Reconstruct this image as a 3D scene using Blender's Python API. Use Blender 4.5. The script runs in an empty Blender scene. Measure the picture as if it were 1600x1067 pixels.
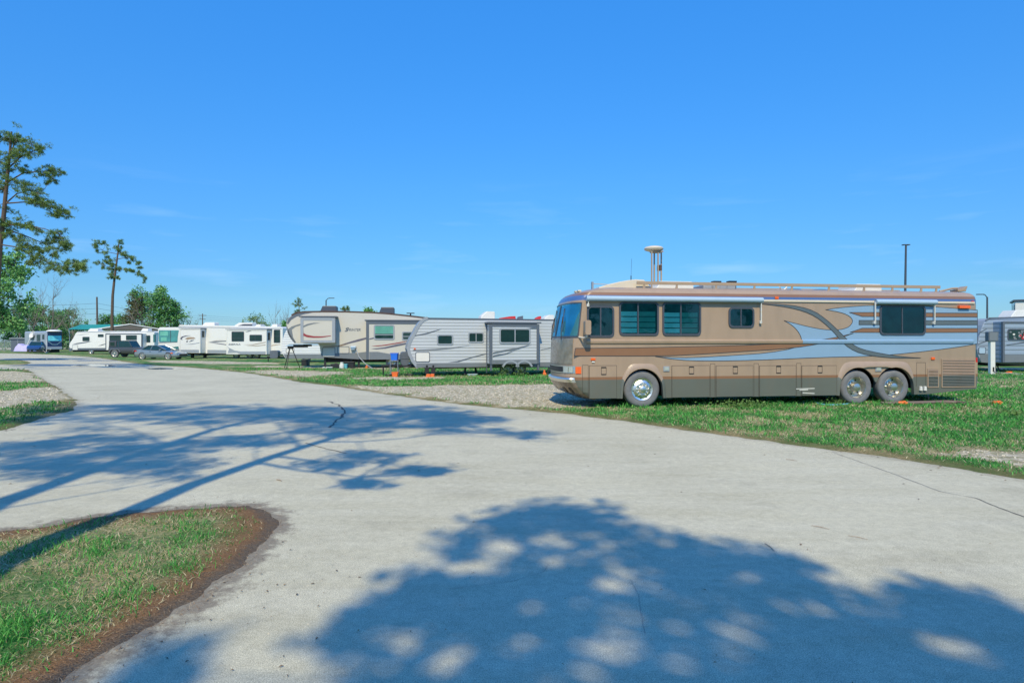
import bpy, bmesh, math, random
import numpy as np
from mathutils import Vector, Matrix
from mathutils.geometry import tessellate_polygon

# ------------------------------------------------------------------ camera, sky, sun, exposure
SC = bpy.context.scene
COL = SC.collection
F, CX, CY, H = 960.0, 800.0, 533.5, 1.85          # photo focal length in pixels, principal point, eye height

cam_d = bpy.data.cameras.new('camera'); cam_d.sensor_width = 36.0; cam_d.lens = 36.0 * F / 1600.0
cam_d.clip_start = 0.05; cam_d.clip_end = 6000
cam = bpy.data.objects.new('camera', cam_d); COL.objects.link(cam)
cam.location = (0, 0, H); cam.rotation_euler = (math.radians(90), 0, 0)
SC.camera = cam

SUN_EL, SUN_AZ = 48.0, 185.0                       # azimuth clockwise from +Y (the view direction)
world = bpy.data.worlds.new('World'); SC.world = world; world.use_nodes = True
wn, wl = world.node_tree.nodes, world.node_tree.links
wn.clear()
w_out = wn.new('ShaderNodeOutputWorld'); w_bg = wn.new('ShaderNodeBackground')
w_sky = wn.new('ShaderNodeTexSky'); w_sky.sky_type = 'NISHITA'; w_sky.sun_disc = False
w_sky.sun_elevation = math.radians(SUN_EL); w_sky.sun_rotation = math.radians(SUN_AZ)
w_sky.air_density = 1.0; w_sky.dust_density = 0.3; w_sky.ozone_density = 3.0; w_sky.altitude = 50
w_hs = wn.new('ShaderNodeHueSaturation')
w_hs.inputs['Hue'].default_value = 0.49; w_hs.inputs['Saturation'].default_value = 1.28; w_hs.inputs['Value'].default_value = 1.0
# faint cirrus wisps low in the sky
w_tc = wn.new('ShaderNodeTexCoord'); w_map = wn.new('ShaderNodeMapping'); w_map.inputs['Scale'].default_value = (2.2, 2.2, 16.0)
w_noi = wn.new('ShaderNodeTexNoise'); w_noi.inputs['Scale'].default_value = 2.6; w_noi.inputs['Detail'].default_value = 6
w_rmp = wn.new('ShaderNodeMapRange'); w_rmp.inputs[1].default_value = 0.56; w_rmp.inputs[2].default_value = 0.80
w_rmp.inputs[3].default_value = 0.0; w_rmp.inputs[4].default_value = 0.30
w_sep = wn.new('ShaderNodeSeparateXYZ')
w_alt = wn.new('ShaderNodeMapRange'); w_alt.inputs[1].default_value = 0.26; w_alt.inputs[2].default_value = 0.13
w_mul = wn.new('ShaderNodeMath'); w_mul.operation = 'MULTIPLY'
w_mix = wn.new('ShaderNodeMixRGB'); w_mix.inputs[2].default_value = (4.0, 6.0, 8.5, 1)
w_grad = wn.new('ShaderNodeValToRGB'); w_e = w_grad.color_ramp.elements          # clear-air tint by height above the horizon
w_e[0].position = 0.0; w_e[0].color = (.17, .29, .47, 1); w_e[1].position = 0.62; w_e[1].color = (.47, .75, 1.0, 1)
for _p, _c in ((0.08, (.195, .315, .45)), (0.24, (.33, .49, .66)), (0.48, (.45, .71, .97))): _q = w_e.new(_p); _q.color = (*_c, 1)
w_tint = wn.new('ShaderNodeMixRGB'); w_tint.blend_type = 'MULTIPLY'; w_tint.inputs[0].default_value = 1.0
w_gain = wn.new('ShaderNodeMixRGB'); w_gain.blend_type = 'MULTIPLY'; w_gain.inputs[0].default_value = 1.0; w_gain.inputs[2].default_value = (1.95, 1.95, 1.95, 1)
wl.new(w_sky.outputs[0], w_hs.inputs['Color'])
wl.new(w_tc.outputs['Generated'], w_map.inputs[0]); wl.new(w_map.outputs[0], w_noi.inputs['Vector'])
wl.new(w_tc.outputs['Generated'], w_sep.inputs[0]); wl.new(w_sep.outputs['Z'], w_alt.inputs[0])
wl.new(w_noi.outputs[0], w_rmp.inputs[0]); wl.new(w_rmp.outputs[0], w_mul.inputs[0]); wl.new(w_alt.outputs[0], w_mul.inputs[1])
wl.new(w_mul.outputs[0], w_mix.inputs[0]); wl.new(w_sep.outputs['Z'], w_grad.inputs[0]); wl.new(w_hs.outputs[0], w_tint.inputs[1]); wl.new(w_grad.outputs[0], w_tint.inputs[2])
wl.new(w_tint.outputs[0], w_gain.inputs[1]); wl.new(w_gain.outputs[0], w_mix.inputs[1])
wl.new(w_mix.outputs[0], w_bg.inputs['Color']); w_bg.inputs['Strength'].default_value = 0.125
wl.new(w_bg.outputs[0], w_out.inputs[0])

sun_d = bpy.data.lights.new('sun', 'SUN'); sun_d.energy = 3.8; sun_d.angle = math.radians(0.62); sun_d.color = (1.0, 0.87, 0.575)
sun = bpy.data.objects.new('sun', sun_d); COL.objects.link(sun)
_az, _el = math.radians(SUN_AZ), math.radians(SUN_EL)
SUNV = Vector((math.sin(_az) * math.cos(_el), math.cos(_az) * math.cos(_el), math.sin(_el)))
sun.rotation_euler = SUNV.to_track_quat('Z', 'Y').to_euler(); sun.location = (0, -20, 40)

SC.view_settings.view_transform = 'Standard'; SC.view_settings.look = 'None'
SC.view_settings.exposure = 0.18; SC.view_settings.gamma = 1.0; SC.view_settings.use_curve_mapping = False
SC.cycles.max_bounces = 8; SC.cycles.transparent_max_bounces = 12

# ------------------------------------------------------------------ helpers
def gp(px, py):                                    # a pixel below the horizon -> point on flat ground
    d = F * H / (py - CY); return ((px - CX) / F * d, d)
def at(px, py, Y):                                 # a pixel at a known distance -> point in space
    return Vector(((px - CX) / F * Y, Y, H - (py - CY) / F * Y))

def hash2(ix, iy, seed):
    n = (ix.astype(np.int64) * 374761393 + iy.astype(np.int64) * 668265263 + seed * 982451653) & 0x7fffffff
    n = ((n ^ (n >> 13)) * 1274126177) & 0x7fffffff
    return ((n ^ (n >> 16)) & 0xffff) / 65535.0
def vnoise(x, y, seed=0):
    x = np.asarray(x, float); y = np.asarray(y, float)
    ix, iy = np.floor(x), np.floor(y); fx, fy = x - ix, y - iy
    fx = fx * fx * (3 - 2 * fx); fy = fy * fy * (3 - 2 * fy)
    a, b = hash2(ix, iy, seed), hash2(ix + 1, iy, seed); c, d = hash2(ix, iy + 1, seed), hash2(ix + 1, iy + 1, seed)
    return (a * (1 - fx) + b * fx) * (1 - fy) + (c * (1 - fx) + d * fx) * fy
def fbm(x, y, seed=0, octs=4):
    s, a, t = 0, 0.5, 0
    for o in range(octs):
        s = s + a * vnoise(np.asarray(x) * 2 ** o, np.asarray(y) * 2 ** o, seed + o); t += a; a *= 0.5
    return s / t

def tag(o, label=None, cat=None, group=None, kind=None):
    if label: o['label'] = label
    if cat: o['category'] = cat
    if group: o['group'] = group
    if kind: o['kind'] = kind
    return o
def thing(name, label, cat, loc=(0, 0, 0), rz=0.0, group=None):
    o = bpy.data.objects.new(name, None); COL.objects.link(o); o.empty_display_size = 0.3
    o.location = loc; o.rotation_euler = (0, 0, rz)
    return tag(o, label, cat, group)
def copy_tree(o, parent=None):
    c = o.copy(); COL.objects.link(c); c.parent = parent
    for ch in list(o.children): copy_tree(ch, c)
    return c

class MB:
    def __init__(s): s.v, s.f, s.m = [], [], []
    def add(s, vs, fs, mi=0):
        b = len(s.v); s.v += [tuple(v) for v in vs]; s.f += [tuple(i + b for i in f) for f in fs]
        s.m += list(mi) if isinstance(mi, (list, tuple)) else [mi] * len(fs); return s
    def box(s, x0, x1, y0, y1, z0, z1, mi=0):
        vs = [(x, y, z) for z in (z0, z1) for y in (y0, y1) for x in (x0, x1)]
        return s.add(vs, [(0, 2, 3, 1), (4, 5, 7, 6), (0, 1, 5, 4), (2, 6, 7, 3), (0, 4, 6, 2), (1, 3, 7, 5)], mi)
    def tube(s, pts, rad, n=8, mi=0, cap=True):
        pts = [Vector(p) for p in pts]; k = len(pts)
        if not isinstance(rad, (list, tuple)): rad = [rad] * k
        vs = []; ref = None
        for i in range(k):
            d = (pts[min(i + 1, k - 1)] - pts[max(i - 1, 0)])
            d = d.normalized() if d.length > 1e-9 else Vector((0, 0, 1))
            if ref is None or abs(ref.dot(d)) > 0.95: ref = Vector((1, 0, 0)) if abs(d.x) < 0.8 else Vector((0, 1, 0))
            a = (ref - d * ref.dot(d)).normalized(); b = d.cross(a); ref = a
            for j in range(n):
                t = 2 * math.pi * j / n; vs.append(pts[i] + (a * math.cos(t) + b * math.sin(t)) * rad[i])
        fs = [(i * n + j, i * n + (j + 1) % n, (i + 1) * n + (j + 1) % n, (i + 1) * n + j) for i in range(k - 1) for j in range(n)]
        if cap: fs += [tuple(range(n - 1, -1, -1)), tuple((k - 1) * n + j for j in range(n))]
        return s.add(vs, fs, mi)
    def bar(s, p, q, r, mi=0, n=8): return s.tube([p, q], r, n, mi)
    def lathe(s, c, prof, n=32, mi=0, axis='y'):   # prof: (radius, along axis)
        vs = []; fs = []; ms = []
        for (r, t) in prof:
            for j in range(n):
                a = 2 * math.pi * j / n
                u, w = r * math.cos(a), r * math.sin(a)
                if axis == 'y': vs.append((c[0] + u, c[1] + t, c[2] + w))
                elif axis == 'x': vs.append((c[0] + t, c[1] + u, c[2] + w))
                else: vs.append((c[0] + u, c[1] + w, c[2] + t))
        for i in range(len(prof) - 1):
            for j in range(n):
                q = (i * n + j, i * n + (j + 1) % n, (i + 1) * n + (j + 1) % n, (i + 1) * n + j)
                fs.append(q if axis != 'y' else q[::-1]); ms.append(mi[i] if isinstance(mi, (list, tuple)) else mi)
        return s.add(vs, fs, ms)
    def prism(s, poly, y0, y1, mi=0, side_mi=None): # polygon in (x, z) pushed along y
        n = len(poly); tri = tessellate_polygon([[Vector((p[0], p[1], 0)) for p in poly]])
        area = sum(poly[i][0] * poly[(i + 1) % n][1] - poly[(i + 1) % n][0] * poly[i][1] for i in range(n))
        vs = [(p[0], y0, p[1]) for p in poly] + [(p[0], y1, p[1]) for p in poly]
        fs, ms = [], []
        def orient(t):                              # front face must look to -y
            a, b, c = [poly[i] for i in t]
            cr = (b[0] - a[0]) * (c[1] - a[1]) - (b[1] - a[1]) * (c[0] - a[0])
            return t if cr > 0 else t[::-1]
        for t in tri:
            o = orient(tuple(t)); fs.append(o); ms.append(mi); fs.append(tuple(i + n for i in o[::-1])); ms.append(mi)
        for i in range(n):
            j = (i + 1) % n; q = (i, j, j + n, i + n)
            fs.append(q[::-1] if area > 0 else q)
            ms.append(mi if side_mi is None else (side_mi[i] if isinstance(side_mi, (list, tuple)) else side_mi))
        return s.add(vs, fs, ms)
    def sheet(s, poly, y, mi=0):                    # one flat polygon in the (x, z) plane
        tri = tessellate_polygon([[Vector((p[0], p[1], 0)) for p in poly]])
        fs = []
        for t in tri:
            a, b, c = [poly[i] for i in t]
            cr = (b[0] - a[0]) * (c[1] - a[1]) - (b[1] - a[1]) * (c[0] - a[0])
            fs.append(tuple(t) if cr > 0 else tuple(t)[::-1])
        return s.add([(p[0], y, p[1]) for p in poly], fs, mi)
    def line(s, pts, w, y, mi=0, closed=False):     # flat ribbon along a polyline in (x, z)
        P = [Vector((p[0], p[1])) for p in pts]
        if closed: P.append(P[0])
        for a, b in zip(P, P[1:]):
            d = (b - a)
            if d.length < 1e-6: continue
            d.normalize(); n = Vector((-d.y, d.x)) * w / 2; e = d * w * 0.3
            q = [a - e - n, b + e - n, b + e + n, a - e + n]
            s.add([(p.x, y, p.y) for p in q], [(0, 1, 2, 3)], mi)
        return s
    def ring(s, outer, inner, y0, y1, mi=0):        # frame between two loops in (x, z), same point count
        n = len(outer)
        vs = [(p[0], y0, p[1]) for p in outer] + [(p[0], y0, p[1]) for p in inner] + [(p[0], y1, p[1]) for p in outer] + [(p[0], y1, p[1]) for p in inner]
        fs = []
        for i in range(n):
            j = (i + 1) % n
            fs += [(i, j, n + j, n + i), (2 * n + i, 3 * n + i, 3 * n + j, 2 * n + j), (i, 2 * n + i, 2 * n + j, j), (n + i, n + j, 3 * n + j, 3 * n + i)]
        return s.add(vs, fs, mi)
    def build(s, name, mats, parent=None, smooth=False, bevel=0.0, seg=2, ang=35):
        me = bpy.data.meshes.new(name); me.from_pydata(s.v, [], s.f)
        for m in (mats if isinstance(mats, (list, tuple)) else [mats]): me.materials.append(m)
        if s.m: me.polygons.foreach_set('material_index', s.m)
        if smooth:
            me.polygons.foreach_set('use_smooth', [True] * len(s.f))
            me.set_sharp_from_angle(angle=math.radians(ang))
        me.update(); o = bpy.data.objects.new(name, me); COL.objects.link(o)
        if parent is not None: o.parent = parent
        if bevel:
            b = o.modifiers.new('bevel', 'BEVEL'); b.width = bevel; b.segments = seg; b.limit_method = 'ANGLE'; b.angle_limit = math.radians(40)
            b.harden_normals = False
        return o

def mesh_np(name, verts, faces, mats, parent=None, attrs=None, smooth=False):
    verts = np.asarray(verts, np.float32); faces = np.asarray(faces, np.int32); k = faces.shape[1]
    me = bpy.data.meshes.new(name)
    me.vertices.add(len(verts)); me.vertices.foreach_set('co', verts.ravel())
    me.loops.add(faces.size); me.loops.foreach_set('vertex_index', faces.ravel())
    me.polygons.add(len(faces)); me.polygons.foreach_set('loop_start', np.arange(0, faces.size, k, dtype=np.int32))
    me.polygons.foreach_set('loop_total', np.full(len(faces), k, np.int32))
    if smooth: me.polygons.foreach_set('use_smooth', np.ones(len(faces), bool))
    for m in (mats if isinstance(mats, (list, tuple)) else [mats]): me.materials.append(m)
    me.update(calc_edges=True)
    for key, val in (attrs or {}).items():
        a = me.attributes.new(key, 'FLOAT', 'POINT'); a.data.foreach_set('value', np.asarray(val, np.float32))
    o = bpy.data.objects.new(name, me); COL.objects.link(o)
    if parent is not None: o.parent = parent
    return o

def rrect(x0, x1, z0, z1, r, k=4):                  # rounded rectangle loop, counter-clockwise in (x, z)
    r = min(r, (x1 - x0) / 2 - 1e-4, (z1 - z0) / 2 - 1e-4); out = []
    for cx, cz, a0 in ((x1 - r, z0 + r, -90), (x1 - r, z1 - r, 0), (x0 + r, z1 - r, 90), (x0 + r, z0 + r, 180)):
        for i in range(k + 1):
            a = math.radians(a0 + 90 * i / k); out.append((cx + r * math.cos(a), cz + r * math.sin(a)))
    return out

# ------------------------------------------------------------------ materials
MATS = {}
def nodes(m): return m.node_tree.nodes, m.node_tree.links
def mat(name, col, rough=0.5, metal=0.0, var=0.12, scale=3.0, bump=0.0, bscale=60.0, coat=0.0, spec=0.5, dirt=0.0, stretch=None):
    m = bpy.data.materials.new(name); m.use_nodes = True; n, l = nodes(m); p = n['Principled BSDF']
    p.inputs['Roughness'].default_value = rough; p.inputs['Metallic'].default_value = metal
    p.inputs['Coat Weight'].default_value = coat; p.inputs['Coat Roughness'].default_value = 0.08
    p.inputs['Specular IOR Level'].default_value = spec
    tc = n.new('ShaderNodeTexCoord'); mp = n.new('ShaderNodeMapping'); no = n.new('ShaderNodeTexNoise')
    if stretch: mp.inputs['Scale'].default_value = stretch
    no.inputs['Scale'].default_value = scale; no.inputs['Detail'].default_value = 5
    l.new(tc.outputs['Object'], mp.inputs[0]); l.new(mp.outputs[0], no.inputs['Vector'])
    mx = n.new('ShaderNodeMixRGB'); c = Vector(col)
    mx.inputs[1].default_value = (*(c * (1 - var)), 1); mx.inputs[2].default_value = (*(c * (1 + var)), 1)
    l.new(no.outputs[0], mx.inputs[0]); last = mx.outputs[0]
    if dirt:
        n2 = n.new('ShaderNodeTexNoise'); n2.inputs['Scale'].default_value = 1.1; n2.inputs['Detail'].default_value = 8
        mp2 = n.new('ShaderNodeMapping'); mp2.inputs['Scale'].default_value = (3.0, 3.0, 0.7)
        l.new(tc.outputs['Object'], mp2.inputs[0]); l.new(mp2.outputs[0], n2.inputs['Vector'])
        r = n.new('ShaderNodeMapRange'); r.inputs[1].default_value = 0.48; r.inputs[2].default_value = 0.75; r.inputs[4].default_value = dirt
        m2 = n.new('ShaderNodeMixRGB'); m2.inputs[2].default_value = (0.16, 0.13, 0.10, 1)
        l.new(n2.outputs[0], r.inputs[0]); l.new(r.outputs[0], m2.inputs[0]); l.new(last, m2.inputs[1]); last = m2.outputs[0]
    l.new(last, p.inputs['Base Color'])
    if bump:
        nb = n.new('ShaderNodeTexNoise'); nb.inputs['Scale'].default_value = bscale; nb.inputs['Detail'].default_value = 4
        l.new(tc.outputs['Object'], nb.inputs['Vector'])
        b = n.new('ShaderNodeBump'); b.inputs['Strength'].default_value = bump; b.inputs['Distance'].default_value = 0.01
        l.new(nb.outputs[0], b.inputs['Height']); l.new(b.outputs[0], p.inputs['Normal'])
    MATS[name] = m; return m
def emis_none(): pass
def siding(name, col, pitch, depth=0.5, dark=0.6):  # horizontally ribbed sheet siding: real grooves as bump plus darker colour in the seams
    m = mat(name, col, 0.32, 0.0, 0.06, 1.5); n, l = nodes(m); p = n['Principled BSDF']
    tc = n.new('ShaderNodeTexCoord'); sx = n.new('ShaderNodeSeparateXYZ'); l.new(tc.outputs['Object'], sx.inputs[0])
    mu = n.new('ShaderNodeMath'); mu.operation = 'MULTIPLY'; mu.inputs[1].default_value = 1.0 / pitch; l.new(sx.outputs['Z'], mu.inputs[0])
    fr = n.new('ShaderNodeMath'); fr.operation = 'FRACT'; l.new(mu.outputs[0], fr.inputs[0])
    cr = n.new('ShaderNodeValToRGB'); e = cr.color_ramp.elements
    e[0].position = 0.0; e[0].color = (0, 0, 0, 1); e[1].position = 1.0; e[1].color = (0.45, 0.45, 0.45, 1)
    for pos, v in ((0.10, 0.0), (0.22, 1.0), (0.75, 1.0)):
        q = e.new(pos); q.color = (v, v, v, 1)
    l.new(fr.outputs[0], cr.inputs[0])
    b = n.new('ShaderNodeBump'); b.inputs['Strength'].default_value = depth; b.inputs['Distance'].default_value = 0.03
    l.new(cr.outputs[0], b.inputs['Height']); l.new(b.outputs[0], p.inputs['Normal'])
    seam = n.new('ShaderNodeMapRange'); seam.inputs[1].default_value = 0.0; seam.inputs[2].default_value = 0.35; seam.inputs[3].default_value = dark; seam.inputs[4].default_value = 0.0
    l.new(cr.outputs[0], seam.inputs[0])
    old = p.inputs['Base Color'].links[0].from_socket; mx = n.new('ShaderNodeMixRGB'); mx.inputs[2].default_value = (0.07, 0.09, 0.11, 1)
    l.new(seam.outputs[0], mx.inputs[0]); l.new(old, mx.inputs[1]); l.new(mx.outputs[0], p.inputs['Base Color'])
    return m
def glass(name, tint, clear=0.6):                   # tinted window glass: see-through with a sharp sky reflection
    m = bpy.data.materials.new(name); m.use_nodes = True; n, l = nodes(m); n.remove(n['Principled BSDF']); out = n['Material Output']
    tr = n.new('ShaderNodeBsdfTransparent'); tr.inputs[0].default_value = (*tint, 1)
    gl = n.new('ShaderNodeBsdfGlossy'); gl.inputs['Roughness'].default_value = 0.02; gl.inputs['Color'].default_value = (0.55, 0.8, 0.9, 1)
    tc = n.new('ShaderNodeTexCoord'); no = n.new('ShaderNodeTexNoise'); no.inputs['Scale'].default_value = 1.6; bp = n.new('ShaderNodeBump')
    bp.inputs['Strength'].default_value = 0.06; bp.inputs['Distance'].default_value = 0.05
    l.new(tc.outputs['Object'], no.inputs['Vector']); l.new(no.outputs[0], bp.inputs['Height']); l.new(bp.outputs[0], gl.inputs['Normal'])
    fr = n.new('ShaderNodeFresnel'); fr.inputs[0].default_value = 1.52
    mr = n.new('ShaderNodeMath'); mr.operation = 'MULTIPLY_ADD'; mr.inputs[1].default_value = 1.0; mr.inputs[2].default_value = 0.015; mr.use_clamp = True
    mx = n.new('ShaderNodeMixShader'); l.new(fr.outputs[0], mr.inputs[0]); l.new(mr.outputs[0], mx.inputs[0])
    l.new(tr.outputs[0], mx.inputs[1]); l.new(gl.outputs[0], mx.inputs[2]); l.new(mx.outputs[0], out.inputs[0]); MATS[name] = m; return m

M_TAN = mat('tan_paint', (0.375, 0.272, 0.195), 0.36, 0, 0.09, 1.2, coat=0.3, dirt=0.20)
M_BROWN = mat('brown_paint', (0.25, 0.13, 0.072), 0.35, 0, 0.1, 2, coat=0.25)
M_BLUE = mat('blue_paint', (0.235, 0.37, 0.53), 0.33, 0, 0.08, 1.5, coat=0.3)
M_GREYP = mat('slate_paint', (0.105, 0.135, 0.155), 0.35, 0, 0.1, 2, coat=0.25)
M_NAVY = mat('navy_paint', (0.075, 0.14, 0.34), 0.35, 0, 0.08, 2, coat=0.3)
M_SKIRT = mat('grey_green_paint', (0.125, 0.135, 0.115), 0.42, 0, 0.12, 1.5, coat=0.2, dirt=0.25)
M_LINE = mat('dark_pinstripe', (0.035, 0.04, 0.05), 0.5)
M_GAP = mat('panel_gap', (0.05, 0.043, 0.036), 0.8)
M_CREAM = mat('cream_fibreglass', (0.62, 0.55, 0.44), 0.45, 0, 0.08, 3)
M_RAIL = mat('tan_metal', (0.36, 0.27, 0.19), 0.45, 0.0, 0.1, 4)
M_AWN = mat('pale_blue_awning_vinyl', (0.36, 0.49, 0.62), 0.4, 0, 0.06, 4)
M_WHITE = mat('white_gelcoat', (0.74, 0.73, 0.70), 0.35, 0, 0.05, 2, coat=0.2)
M_WPLAS = mat('white_plastic', (0.70, 0.69, 0.65), 0.5, 0, 0.06, 5)
M_CHROME = mat('polished_aluminium', (0.86, 0.84, 0.78), 0.36, 1.0, 0.06, 6)
M_ALU = mat('brushed_aluminium', (0.62, 0.60, 0.54), 0.30, 0.9, 0.1, 8)
M_TYRE = mat('tyre_rubber', (0.165, 0.17, 0.185), 0.85, 0, 0.25, 9, bump=0.2, bscale=40)
M_BLACK = mat('black_plastic', (0.018, 0.018, 0.02), 0.5, 0, 0.2, 8)
M_DARK = mat('dark_underbody', (0.02, 0.02, 0.02), 0.9, 0, 0.3, 4)
M_FRAME = mat('dark_window_frame', (0.060, 0.072, 0.095), 0.45, 0, 0.1, 6)
M_GLASS = glass('teal_tinted_glass', (0.52, 0.90, 0.90))
M_DGLASS = mat('dark_window_glass', (0.014, 0.042, 0.042), 0.03, 0, 0.4, 2, spec=0.55)
M_WIND = mat('windscreen_glass', (0.05, 0.26, 0.27), 0.04, 0, 0.75, 1.3, spec=1.0, coat=0.6)
M_WGLASS = glass('clear_windscreen_glass', (0.86, 0.98, 0.99))
M_CABIN = mat('teal_lit_cabin', (0.20, 0.72, 0.82), 0.6, 0, 0.8, 1.4)  # bright teal stands in for light and reflections in the windscreens
M_REFL = mat('pale_green_reflection', (0.66, 0.88, 0.62), 0.7, 0, 0.3, 2.0)  # colour of the bright reflection painted behind the windscreen
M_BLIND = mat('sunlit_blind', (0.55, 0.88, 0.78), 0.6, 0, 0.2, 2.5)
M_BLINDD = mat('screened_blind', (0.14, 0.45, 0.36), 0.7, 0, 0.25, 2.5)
M_INT = mat('dark_interior', (0.025, 0.13, 0.125), 0.8, 0, 0.9, 2.6)
M_AMBER = mat('amber_lens', (0.85, 0.13, 0.02), 0.2, 0, 0.15, 30, coat=0.5)
M_RED = mat('red_lens', (0.55, 0.02, 0.02), 0.2, 0, 0.15, 30, coat=0.5)
M_LAMP = mat('headlamp_glass', (0.55, 0.60, 0.58), 0.12, 0.3, 0.2, 30, coat=0.6)
M_MASK = mat('wrinkled_front_mask', (0.34, 0.29, 0.23), 0.20, 0.45, 0.5, 5, bump=1.0, bscale=9)
M_BUMP = mat('bronze_bumper', (0.26, 0.21, 0.17), 0.24, 0.55, 0.1, 2)
M_STEEL = mat('galvanised_steel', (0.42, 0.43, 0.44), 0.45, 0.7, 0.15, 8)
M_RUST = mat('rusty_steel', (0.10, 0.06, 0.045), 0.8, 0.2, 0.4, 9)
M_GTRIM = mat('slate_trim', (0.105, 0.125, 0.155), 0.45, 0, 0.1, 4)
M_LTRIM = mat('grey_trim', (0.30, 0.33, 0.37), 0.4, 0, 0.08, 4)
M_SKIRT2 = mat('grey_skirt', (0.17, 0.19, 0.21), 0.45, 0, 0.1, 2)
M_BEIGE = mat('beige_fibreglass', (0.55, 0.52, 0.46), 0.35, 0, 0.05, 1.2, coat=0.15)
M_ORANGE = mat('orange_plastic', (0.80, 0.16, 0.03), 0.5, 0, 0.1, 8)
M_BBLUE = mat('bright_blue_plastic', (0.02, 0.16, 0.72), 0.45, 0, 0.1, 8)
M_TEAL = mat('teal_paint', (0.035, 0.16, 0.17), 0.3, 0, 0.1, 2)
M_LAV = mat('lavender_tarp', (0.46, 0.42, 0.66), 0.7, 0, 0.2, 3, bump=0.5, bscale=5)
M_GREENR = mat('green_metal_roof', (0.03, 0.28, 0.20), 0.4, 0, 0.08, 2)
M_GABLE = mat('brown_gable_siding', (0.13, 0.115, 0.10), 0.8, 0, 0.15, 3)
M_CARG = mat('silver_blue_car_paint', (0.30, 0.34, 0.38), 0.28, 0.5, 0.05, 2, coat=0.6)
M_JEEP = mat('graphite_car_paint', (0.075, 0.08, 0.095), 0.35, 0.2, 0.06, 2, coat=0.4)
M_BCAR = mat('blue_car_paint', (0.02, 0.07, 0.22), 0.3, 0.2, 0.08, 2, coat=0.6)
M_REDF = mat('red_fabric', (0.55, 0.03, 0.035), 0.7, 0, 0.2, 4)
M_WOODP = mat('weathered_pole_wood', (0.12, 0.085, 0.065), 0.9, 0, 0.25, 4)
M_BARK = mat('pine_bark', (0.115, 0.082, 0.060), 0.95, 0, 0.35, 5, bump=0.8, bscale=12)
M_GBARK = mat('grey_bark', (0.17, 0.145, 0.12), 0.95, 0, 0.3, 5, bump=0.6, bscale=12)
M_TAIL2 = mat('maroon_stripe', (0.30, 0.045, 0.05), 0.4)
M_PURP = mat('slate_violet_stripe', (0.12, 0.115, 0.16), 0.4)
M_SUV = mat('navy_coach_paint', (0.012, 0.035, 0.12), 0.3, 0, 0.1, 2, coat=0.5)
M_SILV = mat('silver_coach_paint', (0.38, 0.42, 0.48), 0.35, 0.2, 0.08, 2, coat=0.3)
M_HOSE = mat('grey_brown_hose', (0.16, 0.12, 0.10), 0.7, 0, 0.2, 20)
M_BHOSE = mat('blue_hose', (0.10, 0.38, 0.46), 0.5, 0, 0.1, 20)
M_SID_J = siding('ribbed_white_siding', (0.50, 0.525, 0.55), 0.165, 0.5, 0.42)
M_SID_S = siding('fine_ribbed_white_siding', (0.70, 0.71, 0.72), 0.20, 0.6, 0.45)
M_SID_R = siding('ribbed_grey_siding', (0.27, 0.34, 0.43), 0.26, 0.6, 0.55)
# ------------------------------------------------------------------ ground, road, gravel, puddles
def poly_sd(x, y, poly):                            # signed distance, positive outside
    P = np.asarray(poly, float); Q = np.roll(P, -1, 0)
    x = np.asarray(x, float).ravel(); y = np.asarray(y, float).ravel()
    d2 = np.full(x.shape, 1e18); ins = np.zeros(x.shape, bool)
    for (ax, ay), (bx, by) in zip(P, Q):
        ex, ey = bx - ax, by - ay; L = ex * ex + ey * ey + 1e-12
        t = np.clip(((x - ax) * ex + (y - ay) * ey) / L, 0, 1)
        d2 = np.minimum(d2, (x - ax - t * ex) ** 2 + (y - ay - t * ey) ** 2)
        c = ((ay > y) != (by > y)) & (x < (bx - ax) * (y - ay) / (by - ay + 1e-15) + ax); ins ^= c
    d = np.sqrt(d2); return np.where(ins, -d, d)
EDGE_R = [(2300, 880), (1900, 806), (1750, 776), (1600, 749), (1500, 732), (1400, 716), (1300, 703), (1200, 690), (1100, 676), (1000, 661), (900, 648), (850, 643), (790, 638), (700, 629),
          (640, 621), (580, 612), (520, 603), (470, 597), (430, 590), (400, 585), (370, 581), (330, 577), (290, 573.5), (250, 571.5), (215, 568.5), (185, 563.5), (150, 558.5), (100, 555), (40, 552.6), (-60, 551), (-900, 550.5)]
EDGE_L = [(-900, 577), (0, 577.5), (44, 577.5), (60, 589), (88, 604), (121, 630), (112, 641), (62, 656), (0, 673), (-300, 700), (-700, 760)]
ROAD = [gp(*p) for p in EDGE_R + EDGE_L] + [(-9.0, 5.0), (-9.0, -30.0), (12.0, -30.0), (12.0, 2.0)]
ISLAND = [gp(*p) for p in [(0, 829), (60, 821), (120, 812), (200, 803), (260, 797), (330, 793), (385, 791), (412, 797), (424, 808), (417, 828), (398, 862), (368, 893), (300, 942), (230, 985), (150, 1040), (95, 1090)]]
ISLAND = ISLAND + [(-2.35, 2.4), (-2.7, 1.0), (-3.1, -6.0), (-7.0, -6.0), (-7.6, 3.0), (-6.6, 5.2)]
STRIP = [gp(*p) for p in [(-500, 562.5), (30, 562.3), (44, 565), (48, 567.2), (40, 569.6), (-500, 569.5)]]
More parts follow.
